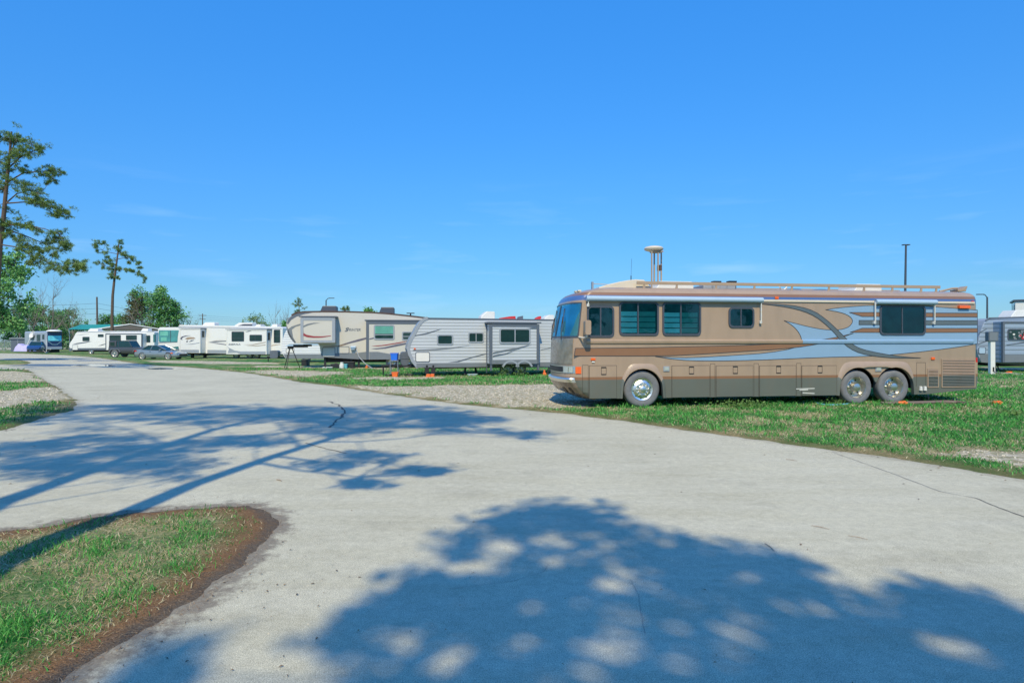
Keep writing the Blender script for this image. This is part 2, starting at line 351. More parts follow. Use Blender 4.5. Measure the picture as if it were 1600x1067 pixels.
GRAVEL = [  # pale limestone gravel: polygon in photo pixels on the ground, edge softness in metres
    ([(700, 603), (760, 603), (850, 600.5), (900, 603), (985, 617), (960, 627), (900, 636), (850, 641), (790, 636), (700, 627.5), (650, 620), (625, 611), (650, 605)], 0.7),
    ([(385, 580), (440, 578.5), (500, 581), (545, 582), (545, 585), (470, 590), (430, 587)], 0.8),
    ([(560, 603.5), (640, 605), (690, 620), (640, 619), (590, 610)], 0.8),
    ([(230, 563.5), (330, 564.5), (430, 567), (430, 569), (330, 569), (240, 566.5)], 0.9),
    ([(400, 572), (520, 573.5), (620, 575.5), (620, 577), (520, 576), (400, 574)], 0.8),
    ([(-300, 614), (0, 613.5), (40, 607), (84, 605), (112, 627), (60, 629), (0, 639), (-300, 648)], 0.35),
    ([(-300, 580.5), (0, 580.5), (44, 581), (70, 597.5), (0, 598), (-300, 600)], 0.5),
    ([(1500, 716), (1550, 710), (1640, 706), (1640, 736), (1570, 727)], 0.9),
    ([(-300, 543.6), (103, 543.8), (103, 545.6), (-300, 546)], 2.0),
    ([(1535, 574), (1640, 577), (1640, 581), (1545, 577)], 0.8),
    ([(540, 592), (620, 589.5), (690, 590), (690, 592.5), (600, 595)], 0.6)]
GRAVEL = [([gp(*p) for p in poly], w) for poly, w in GRAVEL]

def edge_sd(x, y):                                  # > 0 on grass, < 0 on the road, with a ragged edge
    r = poly_sd(x, y, ROAD); i = poly_sd(x, y, ISLAND); s = poly_sd(x, y, STRIP)
    sd = np.maximum(r, np.maximum(-i, -s))
    x = np.ravel(x); y = np.ravel(y)
    return sd + (fbm(x * 2.1, y * 2.1, 5, 4) - 0.5) * 0.30 + (fbm(x * 9, y * 9, 15, 3) - 0.5) * 0.08
def island_mask(x, y): return np.exp(-np.maximum(0, np.abs(poly_sd(x, y, ISLAND)) - 0.6) * 2.0)
def gravel_mask(x, y):
    x = np.ravel(x); y = np.ravel(y); g = np.zeros(x.shape)
    for poly, w in GRAVEL:
        sd = poly_sd(x, y, poly) + (fbm(x * 1.3, y * 1.3, 31, 4) - 0.5) * w * 2.4
        g = np.maximum(g, np.clip(0.5 - sd / w, 0, 1))
    return g
def straw_field(x, y):
    x = np.ravel(x); y = np.ravel(y)
    return np.clip((fbm(x * 0.55, y * 0.9, 51, 4) * 0.55 + fbm(x * 2.6, y * 2.6, 71, 3) * 0.45 - 0.43) * 4.2, 0, 1)
def ground_h(x, y, sd):
    x = np.ravel(x); y = np.ravel(y)
    h = np.clip(sd * 0.16, -0.07, 0.022)
    lump = (fbm(x * 3.0, y * 3.0, 91, 3) - 0.5) * 0.030
    return h + np.where(sd > 0, lump * np.clip(sd / 0.4, 0, 1), 0)

fine = np.radians(np.arange(-50, 50.001, 0.16)); coarse = np.radians(np.arange(54, 307, 4.0))
ang = np.concatenate([fine, coarse]); na = len(ang)
rad = [0.5]
while rad[-1] < 3500: rad.append(rad[-1] * (1.011 if 2.2 < rad[-1] < 140 else 1.08))
rad = np.array(rad); nr = len(rad)
A, R = np.meshgrid(ang, rad); GX = (R * np.sin(A)).ravel(); GY = (R * np.cos(A)).ravel()
SD = edge_sd(GX, GY); IM = island_mask(GX, GY); GV = gravel_mask(GX, GY); ST = straw_field(GX, GY); GZ = ground_h(GX, GY, SD)
GZ = np.where(np.hypot(GX, GY) < 2.0, np.minimum(GZ, 0.05), GZ)
ii, jj = np.meshgrid(np.arange(nr - 1), np.arange(na), indexing='ij'); j2 = (jj + 1) % na
QF = np.stack([ii * na + jj, (ii + 1) * na + jj, (ii + 1) * na + j2, ii * na + j2], -1).reshape(-1, 4)[:, ::-1]

def ground_material():
    m = bpy.data.materials.new('grass_and_soil'); m.use_nodes = True; n, l = nodes(m); p = n['Principled BSDF']
    p.inputs['Roughness'].default_value = 0.95; p.inputs['Specular IOR Level'].default_value = 0.15
    tc = n.new('ShaderNodeTexCoord')
    def noise(scale, det=6, rough=0.6):
        t = n.new('ShaderNodeTexNoise'); t.inputs['Scale'].default_value = scale; t.inputs['Detail'].default_value = det; t.inputs['Roughness'].default_value = rough
        l.new(tc.outputs['Object'], t.inputs['Vector']); return t.outputs[0]
    def attr(k):
        a = n.new('ShaderNodeAttribute'); a.attribute_name = k; return a.outputs['Fac']
    def rng(v, a, b, c=0.0, d=1.0):
        r = n.new('ShaderNodeMapRange'); l.new(v, r.inputs[0])
        for i, q in zip((1, 2, 3, 4), (a, b, c, d)): r.inputs[i].default_value = q
        return r.outputs[0]
    def mix(f, a, b):
        x = n.new('ShaderNodeMixRGB')
        for i, q in ((0, f), (1, a), (2, b)):
            if isinstance(q, tuple): x.inputs[i].default_value = (*q, 1)
            elif isinstance(q, float): x.inputs[i].default_value = q
            else: l.new(q, x.inputs[i])
        return x.outputs[0]
    def math2(op, a, b):
        x = n.new('ShaderNodeMath'); x.operation = op
        for i, q in ((0, a), (1, b)):
            if isinstance(q, float): x.inputs[i].default_value = q
            else: l.new(q, x.inputs[i])
        return x.outputs[0]
    n_small, n_mid, n_big, n_tiny = noise(22, 6, 0.7), noise(5, 6), noise(0.8, 5), noise(90, 3)
    green = mix(rng(n_small, 0.32, 0.68), (0.016, 0.085, 0.020), (0.070, 0.26, 0.060))
    green = mix(rng(n_big, 0.35, 0.7), green, (0.045, 0.165, 0.038))
    straw = mix(rng(n_tiny, 0.3, 0.7), (0.28, 0.215, 0.10), (0.58, 0.48, 0.28))
    s_amt = math2('MULTIPLY', attr('straw'), rng(n_small, 0.30, 0.60))
    s_amt = math2('ADD', s_amt, rng(n_mid, 0.56, 0.80, 0.0, 0.45)); c = mix(s_amt, green, straw)
    e = math2('ADD', attr('edge'), rng(n_small, 0.0, 1.0, -0.16, 0.16))
    litter = mix(rng(n_tiny, 0.3, 0.7), (0.12, 0.065, 0.033), (0.36, 0.205, 0.10))
    c = mix(math2('MULTIPLY', rng(e, 0.60, 0.20), rng(attr('isle'), 0.0, 1.0, 0.38, 1.0)), c, litter)
    soil = mix(rng(n_tiny, 0.3, 0.7), (0.085, 0.066, 0.050), (0.20, 0.16, 0.12))
    c = mix(math2('MULTIPLY', rng(e, 0.17, 0.03), rng(attr('isle'), 0.0, 1.0, 0.15, 1.0)), c, soil)
    c = mix(rng(math2('ADD', attr('gravel'), rng(n_mid, 0.3, 0.7, -0.12, 0.12)), 0.08, 0.42, 0.0, 0.85), c, mix(rng(n_small, 0.35, 0.65), straw, (0.20, 0.17, 0.085)))
    vo = n.new('ShaderNodeTexVoronoi'); vo.inputs['Scale'].default_value = 26; l.new(tc.outputs['Object'], vo.inputs['Vector'])
    sv = n.new('ShaderNodeSeparateColor'); l.new(vo.outputs['Color'], sv.inputs[0])
    stone = mix(sv.outputs[0], (0.38, 0.325, 0.235), (0.76, 0.69, 0.54))
    stone = mix(rng(n_mid, 0.44, 0.60, 0.0, 0.85), stone, mix(rng(n_small, 0.4, 0.6), (0.36, 0.29, 0.175), (0.16, 0.19, 0.07)))
    g_amt = rng(math2('ADD', attr('gravel'), rng(n_small, 0.2, 0.8, -0.55, 0.55)), 0.38, 0.72)
    c = mix(g_amt, c, stone); l.new(c, p.inputs['Base Color'])
    bp = n.new('ShaderNodeBump'); bp.inputs['Strength'].default_value = 0.9; bp.inputs['Distance'].default_value = 0.035
    l.new(math2('ADD', n_small, math2('MULTIPLY', n_tiny, 0.5)), bp.inputs['Height']); l.new(bp.outputs[0], p.inputs['Normal'])
    return m
def road_material():
    m = bpy.data.materials.new('weathered_asphalt'); m.use_nodes = True; n, l = nodes(m); p = n['Principled BSDF']
    p.inputs['Roughness'].default_value = 0.9; p.inputs['Specular IOR Level'].default_value = 0.25
    tc = n.new('ShaderNodeTexCoord')
    def noise(scale, det=5, rough=0.6, st=None):
        t = n.new('ShaderNodeTexNoise'); t.inputs['Scale'].default_value = scale; t.inputs['Detail'].default_value = det; t.inputs['Roughness'].default_value = rough
        if st:
            mp = n.new('ShaderNodeMapping'); mp.inputs['Scale'].default_value = st; mp.inputs['Rotation'].default_value = (0, 0, 0.5)
            l.new(tc.outputs['Object'], mp.inputs[0]); l.new(mp.outputs[0], t.inputs['Vector'])
        else: l.new(tc.outputs['Object'], t.inputs['Vector'])
        return t.outputs[0]
    def rng(v, a, b, c=0.0, d=1.0):
        r = n.new('ShaderNodeMapRange'); l.new(v, r.inputs[0])
        for i, q in zip((1, 2, 3, 4), (a, b, c, d)): r.inputs[i].default_value = q
        return r.outputs[0]
    def mix(f, a, b, bt='MIX'):
        x = n.new('ShaderNodeMixRGB'); x.blend_type = bt
        for i, q in ((0, f), (1, a), (2, b)):
            if isinstance(q, tuple): x.inputs[i].default_value = (*q, 1)
            elif isinstance(q, float): x.inputs[i].default_value = q
            else: l.new(q, x.inputs[i])
        return x.outputs[0]
    nb, nm, nf, ng = noise(0.35, 6), noise(1.6, 6, 0.6, (0.35, 1.6, 1)), noise(130, 3, 0.85), noise(42, 5, 0.8)
    base = mix(rng(nb, 0.3, 0.7), (0.43, 0.40, 0.295), (0.565, 0.53, 0.40))
    base = mix(rng(nm, 0.35, 0.72), base, (0.555, 0.525, 0.41))
    base = mix(rng(noise(0.9, 7, 0.65), 0.55, 0.78, 0.0, 0.6), base, (0.33, 0.31, 0.245))
    base = mix(rng(nf, 0.34, 0.66, 0.0, 1.0), mix(1.0, base, (0.42, 0.42, 0.43), 'MULTIPLY'), mix(1.0, base, (1.42, 1.42, 1.40), 'MULTIPLY'))
    base = mix(rng(ng, 0.585, 0.69, 0.0, 0.65), base, (0.17, 0.16, 0.145))
    gr = noise(9.0, 13, 0.95); gain = n.new('ShaderNodeCombineColor'); gv = rng(gr, 0.36, 0.64, 0.74, 1.30)
    for q_ in range(3): l.new(gv, gain.inputs[q_])
    base = mix(1.0, base, gain.outputs[0], 'MULTIPLY')
    a = n.new('ShaderNodeAttribute'); a.attribute_name = 'edge'
    ad = n.new('ShaderNodeMath'); ad.operation = 'ADD'; l.new(a.outputs['Fac'], ad.inputs[0]); l.new(rng(noise(4.0, 10, 0.75), 0.25, 0.75, -0.26, 0.26), ad.inputs[1])
    dirt = mix(rng(ng, 0.3, 0.7), (0.085, 0.069, 0.055), (0.26, 0.22, 0.175))
    ai = n.new('ShaderNodeAttribute'); ai.attribute_name = 'isle'
    amt = n.new('ShaderNodeMath'); amt.operation = 'MULTIPLY'; l.new(rng(ad.outputs[0], -0.22, -0.07, 0.0, 0.8), amt.inputs[0]); l.new(rng(ai.outputs['Fac'], 0.0, 1.0, 0.30, 1.0), amt.inputs[1])
    base = mix(amt.outputs[0], base, dirt)
    l.new(base, p.inputs['Base Color'])
    bp = n.new('ShaderNodeBump'); bp.inputs['Strength'].default_value = 0.35; bp.inputs['Distance'].default_value = 0.004
    l.new(nf, bp.inputs['Height']); l.new(bp.outputs[0], p.inputs['Normal'])
    return m
M_GROUND, M_ROAD = ground_material(), road_material()
ground = mesh_np('ground', np.stack([GX, GY, GZ], 1), QF, M_GROUND, attrs={'edge': SD, 'gravel': GV, 'straw': ST, 'isle': IM}, smooth=True); tag(ground, kind='structure')
# the road sheet: the same polar grid, flat, wherever it can show above the ground
keep = (SD[QF] < 0.35).all(1) & (np.hypot(GX[QF].mean(1), GY[QF].mean(1)) < 320)
rf = QF[keep]; used = np.unique(rf); remap = np.full(len(GX), -1, np.int64); remap[used] = np.arange(len(used))
road = mesh_np('road', np.stack([GX[used], GY[used], np.zeros(len(used))], 1), remap[rf], M_ROAD, attrs={'edge': SD[used], 'isle': IM[used]}); tag(road, kind='structure')

def ground_strip(name, pts, w, m, z=0.004, parent=None, jag=0.4):   # thin irregular ribbon on the ground (cracks)
    rng = random.Random(len(pts) * 7 + int(abs(pts[0][0]) * 100)); P = []
    for (a, b) in zip(pts, pts[1:]):
        for k in range(6):
            t = k / 6; P.append((a[0] + (b[0] - a[0]) * t + rng.gauss(0, w * jag), a[1] + (b[1] - a[1]) * t + rng.gauss(0, w * jag)))
    P.append(pts[-1]); vs, fs = [], []
    for i, q in enumerate(P):
        a, b = Vector(P[max(i - 1, 0)]), Vector(P[min(i + 1, len(P) - 1)]); d = (b - a).normalized(); nn = Vector((-d.y, d.x)) * w * rng.uniform(0.25, 0.75)
        vs += [(q[0] + nn.x, q[1] + nn.y, z), (q[0] - nn.x, q[1] - nn.y, z)]
        if i: fs.append((2 * i - 2, 2 * i - 1, 2 * i + 1, 2 * i))
    b = MB(); b.add(vs, fs); return b.build(name, m, parent)
M_CRACK = mat('crack_filler', (0.10, 0.09, 0.08), 0.9, 0, 0.3, 20)
M_CRACK2 = mat('hairline_crack', (0.30, 0.285, 0.25), 0.9, 0, 0.3, 20)
for pts, w, m in (([(514, 627), (530, 633), (539, 642), (535, 650), (524, 658), (515, 668)], 0.05, M_CRACK), ([(476, 692), (505, 700), (541, 708)], 0.025, M_CRACK),
                  ([(1525, 778), (1560, 793), (1602, 808)], 0.014, M_CRACK), ([(1300, 706), (1390, 738), (1470, 768), (1525, 778)], 0.012, M_CRACK2),
                  ([(700, 920), (800, 908), (850, 893), (858, 880)], 0.0035, M_CRACK2), ([(985, 905), (998, 930), (1000, 950), (1008, 990)], 0.004, M_CRACK2)):
    ground_strip('crack', [gp(*p) for p in pts], w, m, parent=road)
# shallow puddles and damp patches on the far part of the road
M_WATER = bpy.data.materials.new('still_water'); M_WATER.use_nodes = True
_p = M_WATER.node_tree.nodes['Principled BSDF']; _p.inputs['Base Color'].default_value = (0.05, 0.06, 0.07, 1); _p.inputs['Roughness'].default_value = 0.03; _p.inputs['Specular IOR Level'].default_value = 0.9
M_DAMP = mat('damp_asphalt', (0.115, 0.12, 0.135), 0.35, 0, 0.3, 1.5)
def puddle(name, cx, cy, hw, hh, m, z, seed):
    r = random.Random(seed); vs = []; k = 40; ph = [r.uniform(0, 6.28) for _ in range(4)]
    for i in range(k):
        a = 2 * math.pi * i / k; w = 1 + 0.18 * math.sin(3 * a + ph[0]) + 0.12 * math.sin(5 * a + ph[1]) + 0.08 * math.sin(9 * a + ph[2])
        vs.append((*gp(cx + hw * w * math.cos(a), cy + hh * w * math.sin(a)), z))
    b = MB(); b.add(vs[::-1], [tuple(range(k))]); o = b.build(name, m); tag(o, kind='structure'); return o
for i, (cx, cy, hw, hh) in enumerate(((40, 561.4, 62, 1.3), (95, 570.6, 85, 1.5), (250, 568.5, 70, 0.8), (150, 563.2, 38, 0.7))): puddle('damp_road', cx, cy, hw, hh, M_DAMP, 0.005, i)
for i, (cx, cy, hw, hh) in enumerate(((150, 571.2, 28, 1.3), (258, 576.0, 30, 1.0), (72, 561.2, 25, 0.6), (120, 571.3, 9, 0.6))): puddle('puddle', cx, cy, hw, hh, M_WATER, 0.010, 20 + i)

# ------------------------------------------------------------------ grass blades, litter, stones
def blade_material(name, cols, trans=True):
    m = bpy.data.materials.new(name); m.use_nodes = True; n, l = nodes(m); p = n['Principled BSDF']
    p.inputs['Roughness'].default_value = 0.7; p.inputs['Specular IOR Level'].default_value = 0.25
    a = n.new('ShaderNodeAttribute'); a.attribute_name = 'tint'; cr = n.new('ShaderNodeValToRGB'); e = cr.color_ramp.elements
    e[0].position = cols[0][0]; e[0].color = (*cols[0][1], 1); e[1].position = cols[-1][0]; e[1].color = (*cols[-1][1], 1)
    for pos, c in cols[1:-1]: q = e.new(pos); q.color = (*c, 1)
    l.new(a.outputs['Fac'], cr.inputs[0]); l.new(cr.outputs[0], p.inputs['Base Color'])
    if trans:
        tl = n.new('ShaderNodeBsdfTranslucent'); mx = n.new('ShaderNodeMixShader'); mx.inputs[0].default_value = 0.25
        l.new(cr.outputs[0], tl.inputs[0]); l.new(p.outputs[0], mx.inputs[1]); l.new(tl.outputs[0], mx.inputs[2]); l.new(mx.outputs[0], n['Material Output'].inputs[0])
    MATS[name] = m; return m
M_BLADE = blade_material('grass_blades', [(0.0, (0.020, 0.11, 0.022)), (0.45, (0.085, 0.37, 0.066)), (0.68, (0.19, 0.51, 0.13)), (0.72, (0.36, 0.30, 0.15)), (1.0, (0.66, 0.58, 0.38))])
RNG = np.random.default_rng(7)
def scatter(N, dmin, dmax, amax=44):
    d = np.exp(RNG.uniform(math.log(dmin), math.log(dmax), N)); a = np.radians(RNG.uniform(-amax, amax, N)); d = d / np.cos(a)
    return d * np.sin(a), d * np.cos(a)
def blades(name, x, y, hgt, wid, tint, lean, mats, flat=False):
    N = len(x); z = ground_h(x, y, edge_sd(x, y)) - 0.004; z = np.maximum(z, 0.0)
    t = RNG.uniform(0, 2 * math.pi, N); dx, dy = np.cos(t), np.sin(t); q = RNG.uniform(0, 2 * math.pi, N); ux, uy = np.cos(q) * wid, np.sin(q) * wid
    L = lean * hgt; V = np.zeros((N, 5, 3)); hz = hgt * (0.12 if flat else 1.0)
    V[:, 0] = np.stack([x - ux, y - uy, z], 1); V[:, 1] = np.stack([x + ux, y + uy, z], 1)
    mx, my, mz = x + dx * L * 0.4, y + dy * L * 0.4, z + hz * (0.9 if flat else 0.62)
    V[:, 2] = np.stack([mx + ux * 0.7, my + uy * 0.7, mz], 1); V[:, 3] = np.stack([mx - ux * 0.7, my - uy * 0.7, mz], 1)
    V[:, 4] = np.stack([x + dx * L, y + dy * L, z + hz * (0.5 if flat else 0.92)], 1)
    b = np.arange(N)[:, None] * 5; Q = np.concatenate([b + np.array([[0, 1, 2]]), b + np.array([[0, 2, 3]]), b + np.array([[3, 2, 4]])], 0)
    o = mesh_np(name, V.reshape(-1, 3), Q, mats, attrs={'tint': np.repeat(tint, 5)}); return tag(o, kind='stuff')
x, y = scatter(620000, 2.6, 42)
sd = edge_sd(x, y); gv = gravel_mask(x, y); st = straw_field(x, y); cl = fbm(x * 4.5, y * 4.5, 133, 3)
k = (sd > 0.08) & (RNG.uniform(0, 1, len(x)) < np.clip((sd - 0.10) / 0.40, 0.05, 1)) & (RNG.uniform(0, 1, len(x)) > gv * 1.25) & (cl + RNG.uniform(-0.25, 0.25, len(x)) > 0.38)
x, y, sd, st, cl = x[k], y[k], sd[k], st[k], cl[k]; d = np.hypot(x, y); N = len(x)
dry = RNG.uniform(0, 1, N) < (0.20 + 0.55 * st)
tint = np.where(dry, RNG.uniform(0.72, 1.0, N), np.clip(RNG.normal(0.36, 0.17, N) + (cl - 0.5) * 0.4, 0, 0.69))
sc = np.clip(d / 6.0, 1.0, 4.5)
hgt = np.where(dry, RNG.uniform(0.012, 0.035, N), RNG.uniform(0.022, 0.06, N) * (0.6 + 1.0 * np.clip((cl - 0.4) * 3, 0, 1))) * np.sqrt(sc)
blades('grass', x, y, hgt, 0.0028 * sc * RNG.uniform(0.7, 1.5, N), tint, np.where(dry, RNG.uniform(0.8, 3.0, N), RNG.uniform(0.3, 1.3, N)), M_BLADE)
# fallen pine straw along the pavement edges
x, y = scatter(200000, 2.5, 26); sd = edge_sd(x, y)
k = (sd > -0.10) & (sd < 0.62) & (RNG.uniform(0, 1, len(x)) < np.clip(1.1 - abs(sd - 0.22) * 2.4, 0, 1) * (0.35 + 0.65 * island_mask(x, y))) & (gravel_mask(x, y) < 0.4); x, y = x[k], y[k]; N = len(x); d = np.hypot(x, y); sc = np.clip(d / 6, 1, 4)
M_STRAW = blade_material('pine_straw', [(0.0, (0.10, 0.055, 0.028)), (0.6, (0.32, 0.18, 0.085)), (1.0, (0.60, 0.45, 0.27))], trans=False)
blades('pine_straw', x, y, np.full(N, 0.055) * sc, 0.0016 * sc, RNG.uniform(0, 1, N), RNG.uniform(0.8, 1.6, N), M_STRAW, flat=True)
# loose stones on the gravel and small debris on the asphalt
x, y = scatter(60000, 3.0, 40); gv = gravel_mask(x, y); sd = edge_sd(x, y)
k = ((gv > 0.55) & (sd > 0.1)) | ((sd < -0.1) & (RNG.uniform(0, 1, len(x)) < 0.010)); x, y, gv = x[k], y[k], gv[k]; N = len(x); z = np.maximum(ground_h(x, y, edge_sd(x, y)), 0)
s = RNG.uniform(0.010, 0.028, N) * np.where(gv > 0.5, np.clip(np.hypot(x, y) / 14, 0.8, 1.8), 0.33); oc = np.array([[1, 0, 0], [0, 1, 0], [-1, 0, 0], [0, -1, 0], [0, 0, 0.75], [0, 0, -0.5]], float)
V = (oc[None] * RNG.uniform(0.6, 1.4, (N, 6, 1))) * s[:, None, None] + np.stack([x, y, z], 1)[:, None, :]
fo = np.array([[0, 1, 4], [1, 2, 4], [2, 3, 4], [3, 0, 4], [1, 0, 5], [2, 1, 5], [3, 2, 5], [0, 3, 5]]); FO = (np.arange(N)[:, None, None] * 6 + fo[None]).reshape(-1, 3)
M_STONE = blade_material('limestone', [(0.0, (0.32, 0.27, 0.19)), (1.0, (0.70, 0.63, 0.49))], trans=False)
tag(mesh_np('gravel_stones', V.reshape(-1, 3), FO, M_STONE, attrs={'tint': np.repeat(RNG.uniform(0, 1, N), 6)}), kind='stuff')

# a thin scatter of dead leaves, needles and twigs on the asphalt
x, y = scatter(26000, 2.6, 30); sd = edge_sd(x, y); k = (sd < -0.05) & (RNG.uniform(0, 1, len(x)) < 0.012 + 0.45 * np.exp(sd * 3.5)); x, y = x[k], y[k]; N = len(x)
a = RNG.uniform(0, 6.283, N); L_ = RNG.uniform(.005, .018, N) * np.clip(np.hypot(x, y) / 7, 1, 2); wd_ = L_ * RNG.uniform(.12, .5, N); ux, uy = np.cos(a), np.sin(a)
V4 = np.stack([np.stack([x - ux * L_, y - uy * L_, np.full(N, .006)], 1), np.stack([x + uy * wd_, y - ux * wd_, np.full(N, .012)], 1), np.stack([x + ux * L_, y + uy * L_, np.full(N, .008)], 1), np.stack([x - uy * wd_, y + ux * wd_, np.full(N, .014)], 1)], 1)
M_LITTER = blade_material('leaf_litter', [(0.0, (0.05, 0.032, 0.02)), (0.6, (0.20, 0.12, 0.06)), (1.0, (0.40, 0.30, 0.18))], trans=False)
tag(mesh_np('leaf_litter', V4.reshape(-1, 3), np.arange(4 * N).reshape(-1, 4), M_LITTER, attrs={'tint': np.repeat(RNG.uniform(0, 1, N), 4)}), kind='stuff')
for pts, w in (([(1195, 850), (1210, 862)], .012), ([(1268, 822), (1296, 828)], .010), ([(1325, 838), (1356, 844)], .009), ([(1228, 718), (1246, 721)], .012), ([(432, 750), (440, 752)], .02)):
    P = [Vector((*gp(*p), .010)) for p in pts]; b = MB(); b.tube([P[0], P[0].lerp(P[1], .5) + Vector((.012, .01, 0)), P[1]], [w * .3, w * .4, w * .2], 5)
    o = b.build('twig', M_RAIL, None); tag(o, {1195: 'twig on the road just past the top of the foreground shade', 1268: 'longest twig on the open road between the shade and the verge', 1325: 'twig on the open road nearest the right picture edge', 1228: 'twig on the road close to the grass edge before the coach', 432: 'short twig between the two trunk shadows'}[pts[0][0]], 'twig', 'twigs on the road')
# ------------------------------------------------------------------ vehicles: local frame x along the near side, y away from the viewer, z up
class V:
    def __init__(s, name, label, cat, px, d, deg, group=None):
        s.th = math.radians(deg); s.P = Vector(((px - CX) / F * d, d)); s.u = Vector((math.cos(s.th), math.sin(s.th))); s.n = Vector((-math.sin(s.th), math.cos(s.th)))
        s.root = thing(name, label, cat, (s.P.x, s.P.y, 0), s.th, group)
    def uv(s, px, py, off=0.0):                     # photo pixel -> (x, z) on the vehicle's own side plane y = off
        r = Vector(((px - CX) / F, 1.0)); t = (s.P.dot(s.n) + off) / r.dot(s.n)
        return ((r * t - s.P).dot(s.u), H - t * (py - CY) / F)
    def rect(s, x0, y0, x1, y1, off=0.0):
        a, b = s.uv(x0, (y0 + y1) / 2, off)[0], s.uv(x1, (y0 + y1) / 2, off)[0]; xm = (x0 + x1) / 2
        return a, b, s.uv(xm, y1, off)[1], s.uv(xm, y0, off)[1]
    def poly(s, pts, off=0.0): return [s.uv(p[0], p[1], off) for p in pts]

def window(parent, x0, x1, z0, z1, y=0.0, fw=0.05, r=0.08, div=(), hdiv=(), mf=None, mg=None, proud=0.03, name='window'):
    mf = mf or M_FRAME; mg = mg or M_DGLASS
    b = MB(); b.ring(rrect(x0, x1, z0, z1, r), rrect(x0 + fw, x1 - fw, z0 + fw, z1 - fw, max(r - fw * 0.6, 0.01)), y - proud, y + 0.01)
    for t in div: b.box(x0 + (x1 - x0) * t - fw * 0.35, x0 + (x1 - x0) * t + fw * 0.35, y - proud * 0.8, y, z0 + fw * 0.7, z1 - fw * 0.7)
    for t in hdiv: b.box(x0 + fw * 0.7, x1 - fw * 0.7, y - proud * 0.75, y, z0 + (z1 - z0) * t - fw * 0.3, z0 + (z1 - z0) * t + fw * 0.3)
    w = b.build(name, mf, parent)
    g = MB(); g.prism(rrect(x0 + fw * 0.8, x1 - fw * 0.8, z0 + fw * 0.8, z1 - fw * 0.8, max(r - fw * 0.6, 0.01)), y - proud * 0.45, y - proud * 0.15); g.build('pane', mg, w)
    return w
def simple_wheel(parent, cx, cy, cz, R, wd=0.24, rim=None):
    b = MB(); b.lathe((cx, cy, cz), [(R * 0.62, 0.0), (R * 0.66, -0.015), (R * 0.93, -0.02), (R, 0.02), (R, wd - 0.02), (R * 0.93, wd), (R * 0.3, wd)], 28)
    t = b.build('wheel', M_TYRE, parent, smooth=True)
    q = MB(); q.lathe((cx, cy, cz), [(R * 0.64, -0.004), (R * 0.60, 0.015), (R * 0.42, 0.045), (R * 0.20, 0.02), (R * 0.17, -0.01), (0.001, -0.015)], 24)
    for k in range(5):
        a = 2 * math.pi * k / 5; q.lathe((cx + math.cos(a) * R * 0.48, cy + 0.02, cz + math.sin(a) * R * 0.48), [(R * 0.085, -0.006), (0.001, -0.006)], 8, 1)
    q.build('rim', [rim or M_ALU, M_BLACK], t, smooth=True); return t
def text_part(name, txt, parent, x, z, y, size, m, shear=0.0, width=None):
    cu = bpy.data.curves.new(name, 'FONT'); cu.body = txt; cu.size = size; cu.extrude = 0.002; cu.shear = shear; cu.offset = size * 0.012
    o = bpy.data.objects.new(name, cu); me = bpy.data.meshes.new_from_object(o); bpy.data.objects.remove(o); bpy.data.curves.remove(cu)
    xs = [v.co.x for v in me.vertices]; k = (width / (max(xs) - min(xs))) if width else 1.0
    for v in me.vertices: v.co = Vector((x + (v.co.x - min(xs)) * k, y - v.co.z, z + v.co.y))
    me.flip_normals(); me.materials.append(m); q = bpy.data.objects.new(name, me); COL.objects.link(q); q.parent = parent; return q
def ac_unit(parent, x0, x1, z0, z1, y0, y1, m, slope=0.35, name='air_conditioner'):
    L = x1 - x0; h = z1 - z0
    b = MB(); b.prism([(x0, z0), (x1, z0), (x1, z0 + h * 0.9), (x1 - L * 0.06, z1), (x0 + L * slope, z1), (x0 + L * 0.08, z0 + h * 0.45)], y0, y1)
    return b.build(name, m, parent, bevel=min(0.04, h * 0.2), seg=2)

# ================================================================== the tan coach in the foreground
B = V('motorhome', 'long tan motor coach with blue and brown swooshes and a roof rail on the lawn', 'motorhome', 905, 16.84, 8.3)
BR = B.root; W = 2.46; L = B.uv(1527.5, 540)[0]
LV = [(1.22, 0, -.44, .56, 0), (1.45, 0, -.43, .55, 0), (1.70, 0, -.42, .54, 0), (1.92, 0, -.40, .52, 0), (1.97, 0, -.385, .51, 0), (2.93, 0, -.20, .40, 0), (2.985, 0, -.185, .40, 1), (3.065, 0, -.15, .40, 1), (3.125, 0.004, -.10, .40, 2),
      (3.205, 0.02, .0, .42, 0), (3.26, 0.05, .14, .42, 0), (3.315, 0.11, .34, .42, 0), (3.355, 0.22, .62, .42, 0), (3.385, 0.42, .95, .42, 0)]
def lerp_level(z):
    for a, b in zip(LV, LV[1:]):
        if z <= b[0]: t = max(0, (z - a[0]) / (b[0] - a[0])); return [a[i] + (b[i] - a[i]) * t for i in range(4)]
    return list(LV[-1][:4])
LOWV = [(0.26, 0, .22, .50), (0.33, 0, -.02, .52), (0.45, 0, -.22, .54), (0.60, 0, -.34, .55), (0.79, 0, -.43, .56), (0.87, 0, -.44, .56), (1.22, 0, -.44, .56)]
def low_level(z):
    if z >= 1.22: return lerp_level(z)
    for a, b in zip(LOWV, LOWV[1:]):
        if z <= b[0]: t = max(0, (z - a[0]) / (b[0] - a[0])); return [a[i] + (b[i] - a[i]) * t for i in range(4)]
def nose_pt(a, z, out=0.0, nn=2.7):                 # a: 0 = near side corner .. pi = far side corner
    zz, ins, fs, R = low_level(z)[:4]; c, s_ = math.cos(a), math.sin(a)
    hw = W / 2 - ins + out
    yy = W / 2 - math.copysign(abs(c) ** (2 / nn), c) * hw
    return (fs - out + (R + out) * (1 - abs(s_) ** (2 / nn)), yy, z)
NA = 26
